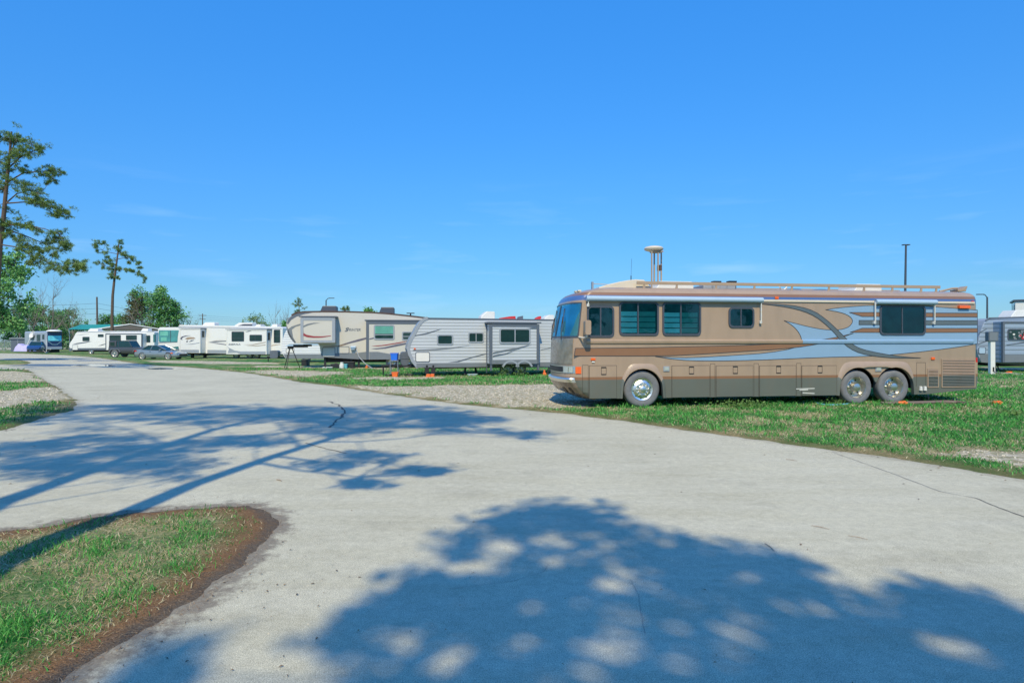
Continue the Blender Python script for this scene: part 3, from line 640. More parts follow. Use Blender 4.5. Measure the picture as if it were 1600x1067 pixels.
def loop(z, xend, rear=True):
    ins = low_level(z)[1]; pts = [nose_pt(math.pi * i / NA, z) for i in range(NA + 1)]
    rc = 0.10
    tail = [(xend - ins * 0.9, W - ins - rc, z), (xend - ins * 0.9 - rc * 0.3, W - ins - rc * 0.3, z), (xend - ins * 0.9 - rc, W - ins, z)] if rear else [(xend, W - ins, z)]
    head = [(xend - ins * 0.9 - rc, ins, z), (xend - ins * 0.9 - rc * 0.3, ins + rc * 0.3, z), (xend - ins * 0.9, ins + rc, z)] if rear else [(xend, ins, z)]
    return pts + tail[::-1] + head[::-1]
def loft(b, loops, mats, closed=True):
    n = len(loops[0])
    for k in range(len(loops) - 1):
        fs = []
        for j in range(n if closed else n - 1):
            i2 = (j + 1) % n; fs.append((j, j + n, i2 + n, i2))
        b.add(loops[k] + loops[k + 1], fs, mats[k])
    return b
mb = MB(); lps = [loop(l[0], L) for l in LV]; loft(mb, lps, [l[4] for l in LV])
top = lps[-1]; mb.add(top, [tuple(range(len(top)))[::-1]]); mb.add(lps[0], [tuple(range(len(top)))])
body = mb.build('body', [M_TAN, M_NAVY, M_BROWN], BR, smooth=True, ang=50)
# lower walls with real wheel openings
def arch_pts(c, r, zb):                             # opening: up one side, over the wheel and down
    cz = c[1]; out = [(c[0] - r * 1.03, zb), (c[0] - r * 1.0, cz)]
    for i in range(1, 12): a = math.pi * i / 12; out.append((c[0] - r * math.cos(a), cz + r * math.sin(a)))
    return out + [(c[0] + r * 1.0, cz), (c[0] + r * 1.03, zb)]
cF, cR1, cR2 = (B.uv(1003.8, 608)[0], .52), (B.uv(1339.5, 607)[0], .50), (B.uv(1397.8, 606)[0], .50)
xs = 0.62; zb = 0.275
def rear_arches():
    o = []; 
    for i, c in enumerate((cR1, cR2)):
        p = arch_pts(c, 0.60, zb)
        o += p[:-2] + [(c[0] + .60, cz_mid)] if i == 0 else [(c[0] - .60, cz_mid)] + p[2:]
    return o
cz_mid = 0.66
low_poly = [(xs, zb)] + arch_pts(cF, 0.585, zb) + rear_arches() + [(L - 1.75, zb), (L - 0.04, 0.42), (L, 0.60), (L, 1.22), (xs, 1.22)]
def clip_band(poly, z0, z1):                        # keep the part of a polygon between two heights
    def half(P, f):
        out = []
        for a, b in zip(P, P[1:] + P[:1]):
            da, db = f(a), f(b)
            if da >= 0: out.append(a)
            if da * db < 0: t = da / (da - db); out.append((a[0] + (b[0] - a[0]) * t, a[1] + (b[1] - a[1]) * t))
        return out
    return half(half(poly, lambda p: p[1] - z0), lambda p: z1 - p[1])
side = MB()
for y0, y1 in ((0.0, 0.05), (W - 0.05, W)):
    pieces = []                                     # split at the arches so that every piece is a simple polygon
    cuts = [xs, cF[0], (cF[0] + cR1[0]) / 2, cR1[0], (cR1[0] + cR2[0]) / 2, cR2[0], L]
    for xa, xb in zip(cuts, cuts[1:]):
        seg = [p for p in low_poly if xa - 1e-6 <= p[0] <= xb + 1e-6 and p[1] < 1.21]
        zi = {xs: zb, cF[0]: None, L: None}
        seg = sorted([p for p in seg], key=lambda p: low_poly.index(p))
        def base_z(x):
            if abs(x - (cR1[0] + cR2[0]) / 2) < 1e-6: return cz_mid
            return zb
        if not any(abs(p[0] - xa) < 1e-4 for p in seg): seg = [(xa, base_z(xa))] + seg
        if not any(abs(p[0] - xb) < 1e-4 for p in seg): seg = seg + [(xb, base_z(xb))]
        P = seg + [(xb, 1.22), (xa, 1.22)]
        for z0, z1, mi in ((0.2, 0.795, 2), (0.795, 0.872, 1), (0.872, 1.3, 0)):
            q = clip_band(P, z0, z1)
            if len(q) > 2: side.prism(q, y0, y1, mi)
side.build('lower_side', [M_TAN, M_BROWN, M_SKIRT], BR)
nz = [0.26, 0.33, 0.45, 0.60, 0.79, 0.872, 1.0, 1.22]
nose = MB(); loft(nose, [[(xs, 0.0, z)] + [nose_pt(math.pi * i / NA, z) for i in range(NA + 1)] + [(xs, W, z)] for z in nz], [2, 2, 2, 2, 1, 0, 0], closed=False)
nose.build('nose', [M_TAN, M_BROWN, M_SKIRT], BR, smooth=True, ang=50)
rp = MB(); rp.box(L - 0.06, L - 0.003, 0.05, W - 0.05, 0.45, 1.24); rp.build('rear_panel', M_SKIRT, BR)
ch = MB(); ch.box(0.7, cF[0] - 0.7, 0.2, W - 0.2, 0.36, 1.15); ch.box(cF[0] + 0.7, cR1[0] - 0.75, 0.08, W - 0.08, 0.30, 1.15); ch.box(cR2[0] + 0.72, L - 0.1, 0.1, W - 0.1, 0.44, 1.15)
ch.box(cF[0] - 0.75, cF[0] + 0.75, 0.75, W - 0.75, 0.5, 1.2); ch.box(cR1[0] - 0.75, cR2[0] + 0.75, 0.85, W - 0.85, 0.5, 1.2); ch.box(cF[0] - 0.7, cF[0] + 0.7, 0.06, W - 0.06, 1.14, 1.20); ch.box(cR1[0] - 0.75, cR2[0] + 0.75, 0.06, W - 0.06, 1.14, 1.20)
for c in (cF, cR1, cR2): ch.bar((c[0], 0.2, c[1]), (c[0], W - 0.2, c[1]), 0.09)
ch.build('chassis', M_DARK, BR)
# proud flares round the wheel openings
def flare(outer, inner, nm='wheel_flare'):
    def halves(y0, y1):
        b = MB(); b.ring(outer, inner, y0, y1, 0); return b
    b = MB(); n = len(outer)
    for i in range(n - 1):
        zt = (outer[i][1] + outer[i + 1][1]) / 2; mi = 1 if zt < 0.80 else 0
        A_, B_, C_, D_ = outer[i], outer[i + 1], inner[i + 1], inner[i]
        f = lambda p, y: (p[0], y, p[1])
        mA, mB = ((A_[0] * .45 + D_[0] * .55, A_[1] * .45 + D_[1] * .55), (B_[0] * .45 + C_[0] * .55, B_[1] * .45 + C_[1] * .55))
        b.add([f(A_, 0.0), f(B_, 0.0), f(mB, -0.055), f(mA, -0.055), f(C_, -0.055), f(D_, -0.055), f(C_, 0.06), f(D_, 0.06)], [(0, 1, 2, 3), (3, 2, 4, 5), (5, 4, 6, 7)][:], mi)
    o = b.build(nm, [M_TAN, M_SKIRT], BR, smooth=True, ang=60); 
    return o
def resample(P, n):
    P = [Vector(p) for p in P]; ds = [0]
    for a, b in zip(P, P[1:]): ds.append(ds[-1] + (b - a).length)
    out = []
    for i in range(n):
        t = ds[-1] * i / (n - 1)
        for k in range(len(P) - 1):
            if t <= ds[k + 1] + 1e-9: q = (t - ds[k]) / max(ds[k + 1] - ds[k], 1e-9); out.append(tuple(P[k].lerp(P[k + 1], q))); break
    return out
def chaikin(P, it=2):
    for _ in range(it):
        Q = [P[0]]
        for a, b in zip(P, P[1:]): Q += [(a[0] * .75 + b[0] * .25, a[1] * .75 + b[1] * .25), (a[0] * .25 + b[0] * .75, a[1] * .25 + b[1] * .75)]
        P = Q + [P[-1]]
    return P
ax, zt = cF[0], 1.235
flare(resample(chaikin([(ax - .66, zb), (ax - .63, .72), (ax - .50, 1.02), (ax - .34, zt), (ax, zt), (ax + .34, zt), (ax + .50, 1.02), (ax + .66, .72), (ax + .69, zb)]), 40), resample(arch_pts(cF, 0.575, zb), 40))
ra, rb = cR1[0], cR2[0]
inn = arch_pts(cR1, .59, zb)[:-2] + [(cR1[0] + .585, cz_mid - .02), (cR2[0] - .585, cz_mid - .02)] + arch_pts(cR2, .59, zb)[2:]
def near_outer(P):                                  # outer edge facing each inner point
    out = []
    for i, p in enumerate(P):
        t = i / (len(P) - 1); out.append(p)
    return out
outer_r = resample(chaikin([(ra - .68, zb), (ra - .66, .72), (ra - .55, 1.05), (ra - .38, zt + .03), (ra + .2, zt + .03), (rb - .2, zt + .03), (rb + .38, zt + .03), (rb + .55, 1.05), (rb + .66, .72), (rb + .70, zb)]), 60)
fl = MB(); ia, ib = resample(arch_pts(cR1, .59, zb)[:9], 20), resample(arch_pts(cR2, .59, zb)[6:], 20)
topb = [(ia[-1][0] + (ib[0][0] - ia[-1][0]) * t / 6, 1.10) for t in range(1, 6)]
inner_r = resample(ia + topb + ib, 60)
flare(outer_r, inner_r)
# paint scheme (flat colour on the side)
BLUE = [(1024, 557), (1062, 559.3), (1100, 558), (1150, 555), (1200, 551.5), (1242, 544), (1253, 537), (1252, 528), (1249, 521), (1243, 513), (1235, 506.5), (1225, 501), (1242, 505.2), (1265, 511), (1285, 514.8), (1305, 515.8), (1317, 514.3),
        (1326, 511), (1331.5, 505), (1332, 499.5), (1328, 494.5), (1318, 489.5), (1304, 486.2), (1290, 484), (1310, 481), (1340, 478.3), (1368, 477), (1440, 477.5), (1460, 479.5), (1494, 482), (1527, 484.5), (1527, 537), (1503, 541.5), (1453, 548), (1397, 554), (1349, 557), (1284, 558.3), (1200, 562), (1150, 563.6), (1100, 564), (1060, 562.5)]
def smooth_poly(P, it=1):
    n = len(P)
    def ang_(i):
        a, b, c = Vector(P[i - 1]), Vector(P[i]), Vector(P[(i + 1) % n]); return (b - a).angle(c - b) if (b - a).length and (c - b).length else 0
    Q = []
    for i in range(n):
        if ang_(i) > 0.9: Q.append(P[i])
        else:
            a, b, c = P[i - 1], P[i], P[(i + 1) % n]; Q += [(b[0] * .75 + a[0] * .25, b[1] * .75 + a[1] * .25), (b[0] * .75 + c[0] * .25, b[1] * .75 + c[1] * .25)]
    return Q if it == 1 else smooth_poly(Q, it - 1)
BROWN = [(899, 544.2), (1000, 543.4), (1080, 541.5), (1150, 540), (1200, 537.8), (1253, 535), (1300, 528.6), (1333, 520.8), (1300, 532.5), (1262, 540.8), (1220, 545.4), (1160, 549.2), (1100, 553), (1040, 556.3), (897, 556)]
GREY = [(1187, 474.6), (1220, 475.5), (1250, 479), (1272, 486), (1290, 498.5), (1305, 512), (1318, 525), (1330, 537), (1345, 545.5), (1380, 553), (1412, 557.5), (1438, 559.3), (1400, 559.6), (1370, 557.2), (1345, 552.5), (1328, 545), (1314, 533), (1303, 519.5), (1289, 506), (1274, 494.5), (1255, 486), (1230, 480), (1205, 476.6)]
bars = [([(1327, 488.2), (1374, 488.2), (1374, 494.6), (1347, 494.6)], M_BROWN), ([(1342, 500.6), (1374, 500.6), (1374, 507.4), (1342, 507.4)], M_GREYP), ([(1328, 519.3), (1347, 512.8), (1374, 512.8), (1374, 519.4)], M_BROWN),
        ([(1446, 489), (1527, 489.2), (1527, 495.4), (1446, 495.2)], M_BROWN), ([(1446, 501), (1527, 501), (1527, 507.4), (1446, 507.6)], M_GREYP), ([(1446, 513), (1527, 513), (1527, 519.2), (1446, 519.6)], M_BROWN)]
pa = MB(); lw = 0.017
for P, y, mi in ((smooth_poly(BLUE), -0.003, 0), (smooth_poly(BROWN), -0.005, 1), (smooth_poly(GREY), -0.007, 2)):
    q = B.poly(P); pa.sheet(q, y, mi); pa.line(q, lw, y - 0.001, 3, closed=True)
for P, m in bars:
    q = B.poly(P); pa.sheet(q, -0.006, 1 if m is M_BROWN else 2); pa.line(q, lw, -0.0075, 3, closed=True)
pa.build('painted_swoosh', [M_BLUE, M_BROWN, M_GREYP, M_LINE], BR)
# belt rail: tan ahead of the blue field, blue behind it
_, _, rz0, rz1 = B.rect(960, 530.2, 980, 537.6)
xb = B.uv(1253, 534)[0]; xr0 = B.uv(916, 534)[0]; xr1 = B.uv(1520, 534)[0]
rprof = [(0.0, rz0), (-0.03, rz0 + .015), (-0.05, (rz0 + rz1) / 2), (-0.045, rz1 - .03), (-0.02, rz1 - .005), (0.0, rz1)]
for xa, xe, m in ((xr0, xb, M_TAN), (xb + 0.002, xr1, M_BLUE)):
    b = MB(); n_ = len(rprof); b.add([(xa, p[0], p[1]) for p in rprof] + [(xe, p[0], p[1]) for p in rprof], [(i, i + n_, i + n_ + 1, i + 1) for i in range(n_ - 1)] + [tuple(range(n_)), tuple(range(2 * n_ - 1, n_ - 1, -1))])
    o = b.build('belt_rail', m, BR, smooth=True)
b = MB(); b.prism(B.poly([(1254, 537.6), (1254, 535.4), (1300, 529.0), (1326, 523), (1300, 532), (1275, 537.5)], -0.052), -0.056, -0.0515); 
# drip moulding under the roof stripes
zg = 3.02
for xa, xc in ((B.uv(1189, 470)[0], B.uv(1365, 470)[0]), (B.uv(1459, 472)[0], L - .12)): b = MB(); b.box(xa, xc, -0.035, 0, zg - .035, zg + .03); b.build('drip_moulding', M_CREAM, BR, bevel=.008)
# windows with blinds behind tinted glass
def coach_window(px0, py0, px1, py1, div, blinds):
    x0, x1, z0, z1 = B.rect(px0, py0, px1, py1); fw = 0.05
    w = window(BR, x0, x1, z0, z1, 0.0, fw, 0.12, [div], (), M_FRAME, M_GLASS, 0.032)
    b = MB(); b.sheet(rrect(x0 + .03, x1 - .03, z0 + .03, z1 - .03, .06), -0.0085); b.build('interior', M_INT, w)
    if blinds:
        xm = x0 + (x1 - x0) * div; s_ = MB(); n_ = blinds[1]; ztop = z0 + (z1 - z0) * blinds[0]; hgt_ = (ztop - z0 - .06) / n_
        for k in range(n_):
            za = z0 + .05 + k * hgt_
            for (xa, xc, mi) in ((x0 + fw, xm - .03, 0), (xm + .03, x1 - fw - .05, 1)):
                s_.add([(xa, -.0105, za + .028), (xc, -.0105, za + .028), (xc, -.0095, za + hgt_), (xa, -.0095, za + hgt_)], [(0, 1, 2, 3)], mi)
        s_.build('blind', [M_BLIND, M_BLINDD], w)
    return w
coach_window(916.8, 478, 959.4, 526.8, 0.50, None)
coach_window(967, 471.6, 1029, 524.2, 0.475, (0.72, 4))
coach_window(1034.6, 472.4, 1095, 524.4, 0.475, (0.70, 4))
coach_window(1138, 480.2, 1178, 512, 0.48, None)
coach_window(1374, 477.6, 1445.6, 523.4, 0.485, None)
# interior curtain pieces seen in the driver's window
# windscreen, front mask, lamps, bumper
def nose_patch(name, z0, z1, a0, a1, out, m, na=20, nz_=6, parent=BR, smooth=True):
    b = MB(); vs = []
    for k in range(nz_ + 1):
        z = z0 + (z1 - z0) * k / nz_
        for i in range(na + 1): vs.append(nose_pt(a0 + (a1 - a0) * i / na, z, out))
    n_ = na + 1; b.add(vs, [(k * n_ + i, (k + 1) * n_ + i, (k + 1) * n_ + i + 1, k * n_ + i + 1) for k in range(nz_) for i in range(na)])
    return b.build(name, m, parent, smooth=smooth)
A0 = 0.20
ws = nose_patch('windscreen', 2.0, 2.90, A0 + .02, math.pi - A0 - .02, 0.016, M_WGLASS)
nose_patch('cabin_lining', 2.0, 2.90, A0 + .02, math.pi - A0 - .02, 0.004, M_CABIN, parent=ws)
for cols in ([(.24, 2.66), (.30, 2.62), (.36, 2.55), (.42, 2.46), (.48, 2.30), (.54, 2.22), (.60, 2.10), (.64, 2.02)], [(1.0, 2.25), (1.06, 2.40), (1.14, 2.44), (1.22, 2.36), (1.30, 2.2)]):  # pale green patches standing in for bright reflections in the windscreen
    b = MB()
    for (a0, za), (a1, zc) in zip(cols, cols[1:]):
        for k in range(4): t0, t1 = k / 4, (k + 1) / 4; b.add([nose_pt(a0, 2.01 + (za - 2.01) * t0, .009), nose_pt(a1, 2.01 + (zc - 2.01) * t0, .009), nose_pt(a1, 2.01 + (zc - 2.01) * t1, .009), nose_pt(a0, 2.01 + (za - 2.01) * t1, .009)], [(3, 2, 1, 0)])
    b.build('reflection_patch', M_REFL, ws)
fr = MB()
for (a0, a1, z0, z1) in ((A0 - .02, math.pi - A0 + .02, 1.965, 2.0), (A0 - .02, math.pi - A0 + .02, 2.895, 2.93), (A0 - .03, A0 + .03, 2.0, 2.9), (math.pi - A0 - .03, math.pi - A0 + .03, 2.0, 2.9), (math.pi / 2 - .02, math.pi / 2 + .02, 2.0, 2.9)):
    vs = []; na = 20
    for z in (z0, z1):
        for i in range(na + 1): vs.append(nose_pt(a0 + (a1 - a0) * i / na, z, 0.024))
    fr.add(vs, [(i, na + 1 + i, na + 2 + i, i + 1) for i in range(na)])
fr.v = [tuple(v) for v in fr.v]; fr.build('windscreen_seal', M_FRAME, ws)
for a_, dirn in ((1.05, 0.16), (1.72, 0.10)):
    b = MB(); p0, p1 = Vector(nose_pt(a_, 1.90, 0.05)), Vector(nose_pt(a_ + dirn, 2.55, 0.06)); b.tube([p0, p0.lerp(p1, .5) + Vector((-.03, 0, 0)), p1], 0.014, 6)
    q0, q1 = Vector(nose_pt(a_ + dirn - .12, 2.12, 0.035)), Vector(nose_pt(a_ + dirn + .06, 2.78, 0.03)); b.tube([q0, q0.lerp(q1, .5) + Vector((-.015, 0, 0)), q1], 0.012, 6); b.build('wiper', M_BLACK, BR)
nose_patch('front_mask', 1.22, 1.93, 0.42, math.pi - 0.42, 0.012, M_MASK, 24, 10)
lamp_bar = nose_patch('lamp_bar', 0.98, 1.17, 0.30, math.pi - 0.30, 0.012, M_CHROME, 24, 2)
nose_patch('grille', 1.0, 1.15, 0.95, math.pi - 0.95, 0.022, M_BLACK, 12, 2, lamp_bar)
for a0, a1 in ((0.40, 0.60), (0.63, 0.86), (math.pi - .60, math.pi - .40), (math.pi - .86, math.pi - .63)): nose_patch('headlight', 0.995, 1.155, a0, a1, 0.026, M_LAMP, 4, 2, lamp_bar)
for a0, a1 in ((0.055, 0.27), (math.pi - .27, math.pi - .055)): nose_patch('turn_signal', 0.965, 1.155, a0, a1, 0.018, M_AMBER, 5, 2)
bz = [0.24, 0.30, 0.42, 0.58, 0.72, 0.81, 0.845, 0.855]; bo = [0.0, .03, .045, .05, .06, .075, .055, .0]
bm_ = MB(); lo = []
for z, o_ in zip(bz, bo): lo.append([nose_pt(.33 + (math.pi - .66) * i / NA, z if z > .26 else .262, o_ * min(1, i / 2, (NA - i) / 2) + .004)[:2] + (z,) for i in range(NA + 1)])
loft(bm_, lo, [0] * 4 + [1, 1, 1], closed=False); bump_o = bm_.build('bumper', [M_BUMP, M_CHROME], BR, smooth=True, ang=60)
for a0 in (0.75, 1.1, 1.75, 2.1): nose_patch('bumper_vent', 0.40, 0.56, a0, a0 + .10, 0.068, M_BLACK, 2, 2, bump_o)
# mirrors
for yy, sgn in ((-0.30, 1), (W + 0.42, -1)):
    b = MB(); root_p = Vector(nose_pt(0.16 if sgn > 0 else math.pi - .16, 1.97, 0)); tip = Vector(((B.uv(917, 513, yy)[0] if sgn > 0 else root_p.x - 0.06), yy, 1.98)); b.tube([root_p, root_p.lerp(tip, .6) + Vector((0, 0, -.03)), tip, tip + Vector((0, 0, .12))], 0.028, 8)
    arm = b.build('mirror_arm', M_CREAM, BR, smooth=True)
    h_ = MB(); h_.prism(rrect(tip.x - .07, tip.x + .09, 2.03, 2.42, .05), yy - .11, yy + .11); h_.build('mirror', M_TAN, arm, bevel=.03)
# awnings: rolled fabric in a case, with folding arms
def awning(px0, px1, pyA, pyB, arms):
    x0, x1 = B.uv(px0, pyA)[0], B.uv(px1, pyA)[0]; zc = B.uv((px0 + px1) / 2, (pyA + pyB) / 2)[1]; hh = 0.075
    b = MB(); b.lathe((x0, -0.085, zc), [(0.001, 0), (hh, 0), (hh, x1 - x0), (0.001, x1 - x0)], 16, axis='x'); b.box(x0, x1, -0.09, 0, zc + .03, zc + .06)
    r = b.build('awning_roller', M_AWN, BR, smooth=True)
    for pxa, pyb in arms:
        xa, zb_ = B.uv(pxa, pyb); a = MB(); a.box(xa - .012, xa + .012, -0.10, -0.05, zb_, zc - .02); a.box(xa - .03, xa + .03, -0.08, 0, zb_ - .04, zb_ + .04); a.build('awning_arm', M_WPLAS, r, bevel=.006)
awning(915, 1189, 464.0, 472.0, [(918, 477), (1187, 503.5)])
awning(1365, 1459, 468.8, 475.8, [(1364.6, 504), (1457, 504.5)])
# compartment doors with latches
for px0, px1 in ((921, 963), (1050, 1108), (1119, 1176), (1187, 1243), (1253, 1306.5)):
    x0, x1, z0, z1 = B.rect(px0, 571.5, px1, 621); z0 = 0.285
    b = MB(); b.box(x0 - .012, x1 + .012, -0.003, 0.0, z0 - .004, z1 + .012, 3)
    b.box(x0, x1, -0.012, -0.0035, z0, 0.795, 2); b.box(x0, x1, -0.012, -0.0035, 0.795, 0.872, 1); b.box(x0, x1, -0.012, -0.0035, 0.872, z1, 0)
    dr = b.build('compartment_door', [M_TAN, M_BROWN, M_SKIRT, M_GAP], BR); xc = (x0 + x1) / 2 + .02
    b = MB(); b.ring(rrect(xc - .075, xc + .075, .93, 1.15, .01), rrect(xc - .062, xc + .062, .945, 1.135, .01), -.014, -.011); b.box(xc - .07, xc + .07, -.02, -.012, 1.12, 1.145, 1); b.box(xc - .07, xc + .07, -.02, -.012, .93, .955, 1); b.build('latch', [M_GAP, M_BLACK], dr)
for px0, px1, z0, z1 in ((1432, 1446, .52, 1.22), (1110, 1117, .285, 1.22), (1178, 1185, .285, 1.22), (1244.5, 1251.5, .285, 1.22), (910, 919, .3, 1.2)):
    x0, x1 = B.uv(px0, 600)[0], B.uv(px1, 600)[0]; b = MB(); b.line([(x0, z0), (x0, z1)], .010, -.0025); b.line([(x1, z0), (x1, z1)], .010, -.0025); b.line([(x0, z1), (x1, z1)], .010, -.0025); b.build('panel_seam', M_GAP, BR)
# louvres at the engine bay
def louvre(px0, py0, px1, py1, n_):
    x0, x1, z0, z1 = B.rect(px0, py0, px1, py1); b = MB(); b.sheet([(x0, z0), (x1, z0), (x1, z1), (x0, z1)], -.004, 1); hh = (z1 - z0) / n_
    for k in range(n_): za = z0 + k * hh; b.add([(x0, -.006, za + hh * .95), (x1, -.006, za + hh * .95), (x1, -.03, za + hh * .35), (x0, -.03, za + hh * .35)], [(0, 3, 2, 1)], 2 if za > .80 else 0)
    b.ring(rrect(x0 - .03, x1 + .03, z0 - .03, z1 + .03, .01), rrect(x0, x1, z0, z1, .005), -.02, 0, 2); b.build('louvre', [M_SKIRT, M_INT, M_TAN], BR)
louvre(1472, 562, 1522, 603.5, 17); louvre(1450, 577, 1465, 604, 12)
# small lights
def small_box(name, px0, py0, px1, py1, m, dep=.03, par=BR):
    x0, x1, z0, z1 = B.rect(px0, py0, px1, py1); b = MB(); b.box(x0, x1, -dep, 0, z0, z1); return b.build(name, m, par, bevel=.006)
small_box('side_marker', 923, 559.5, 930, 563, M_AMBER); small_box('side_reflector', 924.5, 564.5, 929, 566.5, M_WPLAS); small_box('side_marker', 1454.5, 558, 1460, 562, M_AMBER); small_box('clearance_light', 1210.5, 463.5, 1216, 467.5, M_AMBER)
small_box('clearance_light', 1517, 470, 1521, 473, M_RED); small_box('porch_lamp', 1496, 477.5, 1513, 482, M_AMBER, .08)
for px in (1041, 1372):
    o = small_box('docking_lamp', px - 4.8, 572.3, px + 4.8, 580.3, M_LTRIM, .02); x0, x1, z0, z1 = B.rect(px - 3.2, 573.8, px + 3.2, 578.4); b = MB(); b.box(x0, x1, -.03, -.021, z0, z1); b.build('lens', M_LAMP, o)
tl = MB(); tl.box(L - .03, L + .025, .02, .16, 1.0, 1.36); tl.build('tail_light', M_RED, BR, bevel=.01)
for px in (1437.5, 1444): x_, z_ = B.uv(px, 607); b = MB(); b.prism([(x_ - .045, z_ - .06), (x_ + .045, z_ - .06), (x_ + .03, z_ + .07), (x_ - .03, z_ + .07)], -.06, 0); b.build('hookup_cover', M_WPLAS, BR, bevel=.01)
sc_ = MB()
for px0, py0, px1, py1 in ((1244, 607.5, 1272, 606.7), (1254, 613.5, 1272, 614.5), (1249, 609.5, 1262, 608.6)): sc_.line([B.uv(px0, py0), B.uv(px1, py1)], .022, -.0128)
sc_.build('scrape', M_WPLAS, BR)
# wheels
def coach_wheel(c, R, deep):
    y0 = 0.03; b = MB(); x_, z_ = c
    b.lathe((x_, y0, z_), [(R * .60, .03), (R * .63, 0), (R * .70, -.012), (R * .86, -.018), (R * .94, .0), (R * .985, .03), (R, .07), (R, .23), (R * .96, .27), (R * .5, .28)], 48)
    t = b.build('wheel', M_TYRE, BR, smooth=True); q = MB()
    if not deep:
        q.lathe((x_, y0, z_), [(R * .62, .012), (R * .60, -.006), (R * .565, .0), (R * .50, .012), (R * .42, -.012), (R * .36, -.028), (R * .34, .0), (R * .22, .0), (R * .205, -.05), (R * .17, -.085), (R * .10, -.10), (.001, -.10)], 48)
        for k in range(10): a = 2 * math.pi * (k + .3) / 10; q.lathe((x_ + math.cos(a) * R * .50, y0, z_ + math.sin(a) * R * .50), [(.022, .006), (.001, .006)], 12, 1)
        for k in range(10): a = 2 * math.pi * k / 10; q.lathe((x_ + math.cos(a) * R * .285, y0, z_ + math.sin(a) * R * .285), [(.024, .0), (.022, -.045), (.001, -.05)], 8)
    else:
        q.lathe((x_, y0, z_), [(R * .62, .008), (R * .60, -.006), (R * .57, .02), (R * .54, .10), (R * .50, .145), (R * .36, .15), (R * .28, .13), (R * .25, .02), (R * .22, -.02), (R * .12, -.035), (.001, -.038)], 48)
        for k in range(6): a = 2 * math.pi * (k + .2) / 6; q.lathe((x_ + math.cos(a) * R * .42, y0, z_ + math.sin(a) * R * .42), [(.028, .140), (.001, .140)], 10, 1)
        for k in range(10): a = 2 * math.pi * k / 10; q.lathe((x_ + math.cos(a) * R * .32, y0, z_ + math.sin(a) * R * .32), [(.018, .14), (.016, .10), (.001, .098)], 8)
    q.build('rim', [M_CHROME if not deep else M_ALU, M_BLACK], t, smooth=True)
coach_wheel(cF, .52, False); coach_wheel(cR1, .505, True); coach_wheel(cR2, .505, True)
for c in (cF, cR1, cR2): b = MB(); b.lathe((c[0], W - .31, c[1]), [(.1, 0), (.5, 0), (.51, .05), (.51, .25), (.5, .28), (.001, .28)], 32); b.build('wheel', M_TYRE, BR, smooth=True)
# roof equipment
x0, x1 = B.uv(1003, 443)[0], B.uv(1487, 452)[0]
for yy in (0.42, W - .42):
    b = MB(); b.box(x0, x1, yy - .02, yy + .02, 3.475, 3.565)
    for px in (1015, 1067, 1130, 1191, 1251, 1310, 1366, 1411, 1457, 1481): xa = B.uv(px, 447)[0]; b.add([(xa - .05, yy - .015, 3.37), (xa + .03, yy - .015, 3.37), (xa + .03, yy - .015, 3.48), (xa - .02, yy - .015, 3.48), (xa - .05, yy + .015, 3.37), (xa + .03, yy + .015, 3.37), (xa + .03, yy + .015, 3.48), (xa - .02, yy + .015, 3.48)], [(0, 1, 2, 3), (7, 6, 5, 4), (0, 4, 5, 1), (1, 5, 6, 2), (3, 2, 6, 7), (0, 3, 7, 4)])
    b.build('roof_rail', M_RAIL, BR, bevel=.006)
def roof_z(py, px, y): return B.uv(px, py, y)
P = B.poly([(933, 449.5), (950, 444.6), (965, 441.2), (978, 439), (990, 437.6), (1003, 438.4), (1006, 443), (1014, 450)], 0.75)
b = MB(); b.prism(P + [(P[-1][0], 3.34), (P[0][0], 3.34)], .55, W - .55); b.build('roof_fairing', M_CREAM, BR, bevel=.06, seg=3)
for px0, px1, py0, py1 in ((1024, 1084, 439.5, 449), (1334, 1378, 443.8, 455)):
    q = B.rect(px0, py0, px1, py1, .85); ac_unit(BR, q[0], q[1], 3.39, q[3], .85, W - .75, M_WPLAS, .12)
q = B.rect(1100, 440.5, 1145, 449, .9)
b = MB()
for k in range(4): xa = q[0] + (q[1] - q[0]) * (k + .5) / 4; b.box(xa - .18, xa + .16, .8, 1.6, 3.40, 3.40 + (.13, .2, .16, .19)[k])
b.build('roof_vent', M_LTRIM, BR, bevel=.03)
for px0, px1, py in ((1112, 1126, 440.5), (1137, 1149, 440.3)): b = MB(); q = B.uv((px0 + px1) / 2, py, 1.2); b.box(q[0] - .12, q[0] + .12, 1.1, 1.3, q[1] - .03, q[1] + .02); b.box(q[0] + .06, q[0] + .10, 1.1, 1.2, 3.38, q[1]); b.build('vent_lid', M_BLACK, BR)
for px in (1237, 1277): q = B.uv(px, 452.5, 1.1); b = MB(); b.lathe((q[0], 1.0, 3.37), [(.27, 0), (.26, .04), (.2, .08), (.001, .1)], 24, axis='z'); b.build('roof_hatch', M_GREYP, BR, smooth=True)
b = MB(); q0, q1 = B.uv(1214, 450.5, 1.0), B.uv(1231, 447, 1.0); b.tube([(q0[0] - .3, 1.0, 3.40), (q0[0], 1.0, 3.42), (q1[0] - .1, 1.05, 3.43), (q1[0], 1.05, 3.52)], .02, 6); b.tube([(q0[0] + .05, .95, 3.52), (q1[0] - .1, 1.1, 3.40)], .018, 6); b.build('tv_antenna', M_WPLAS, BR)
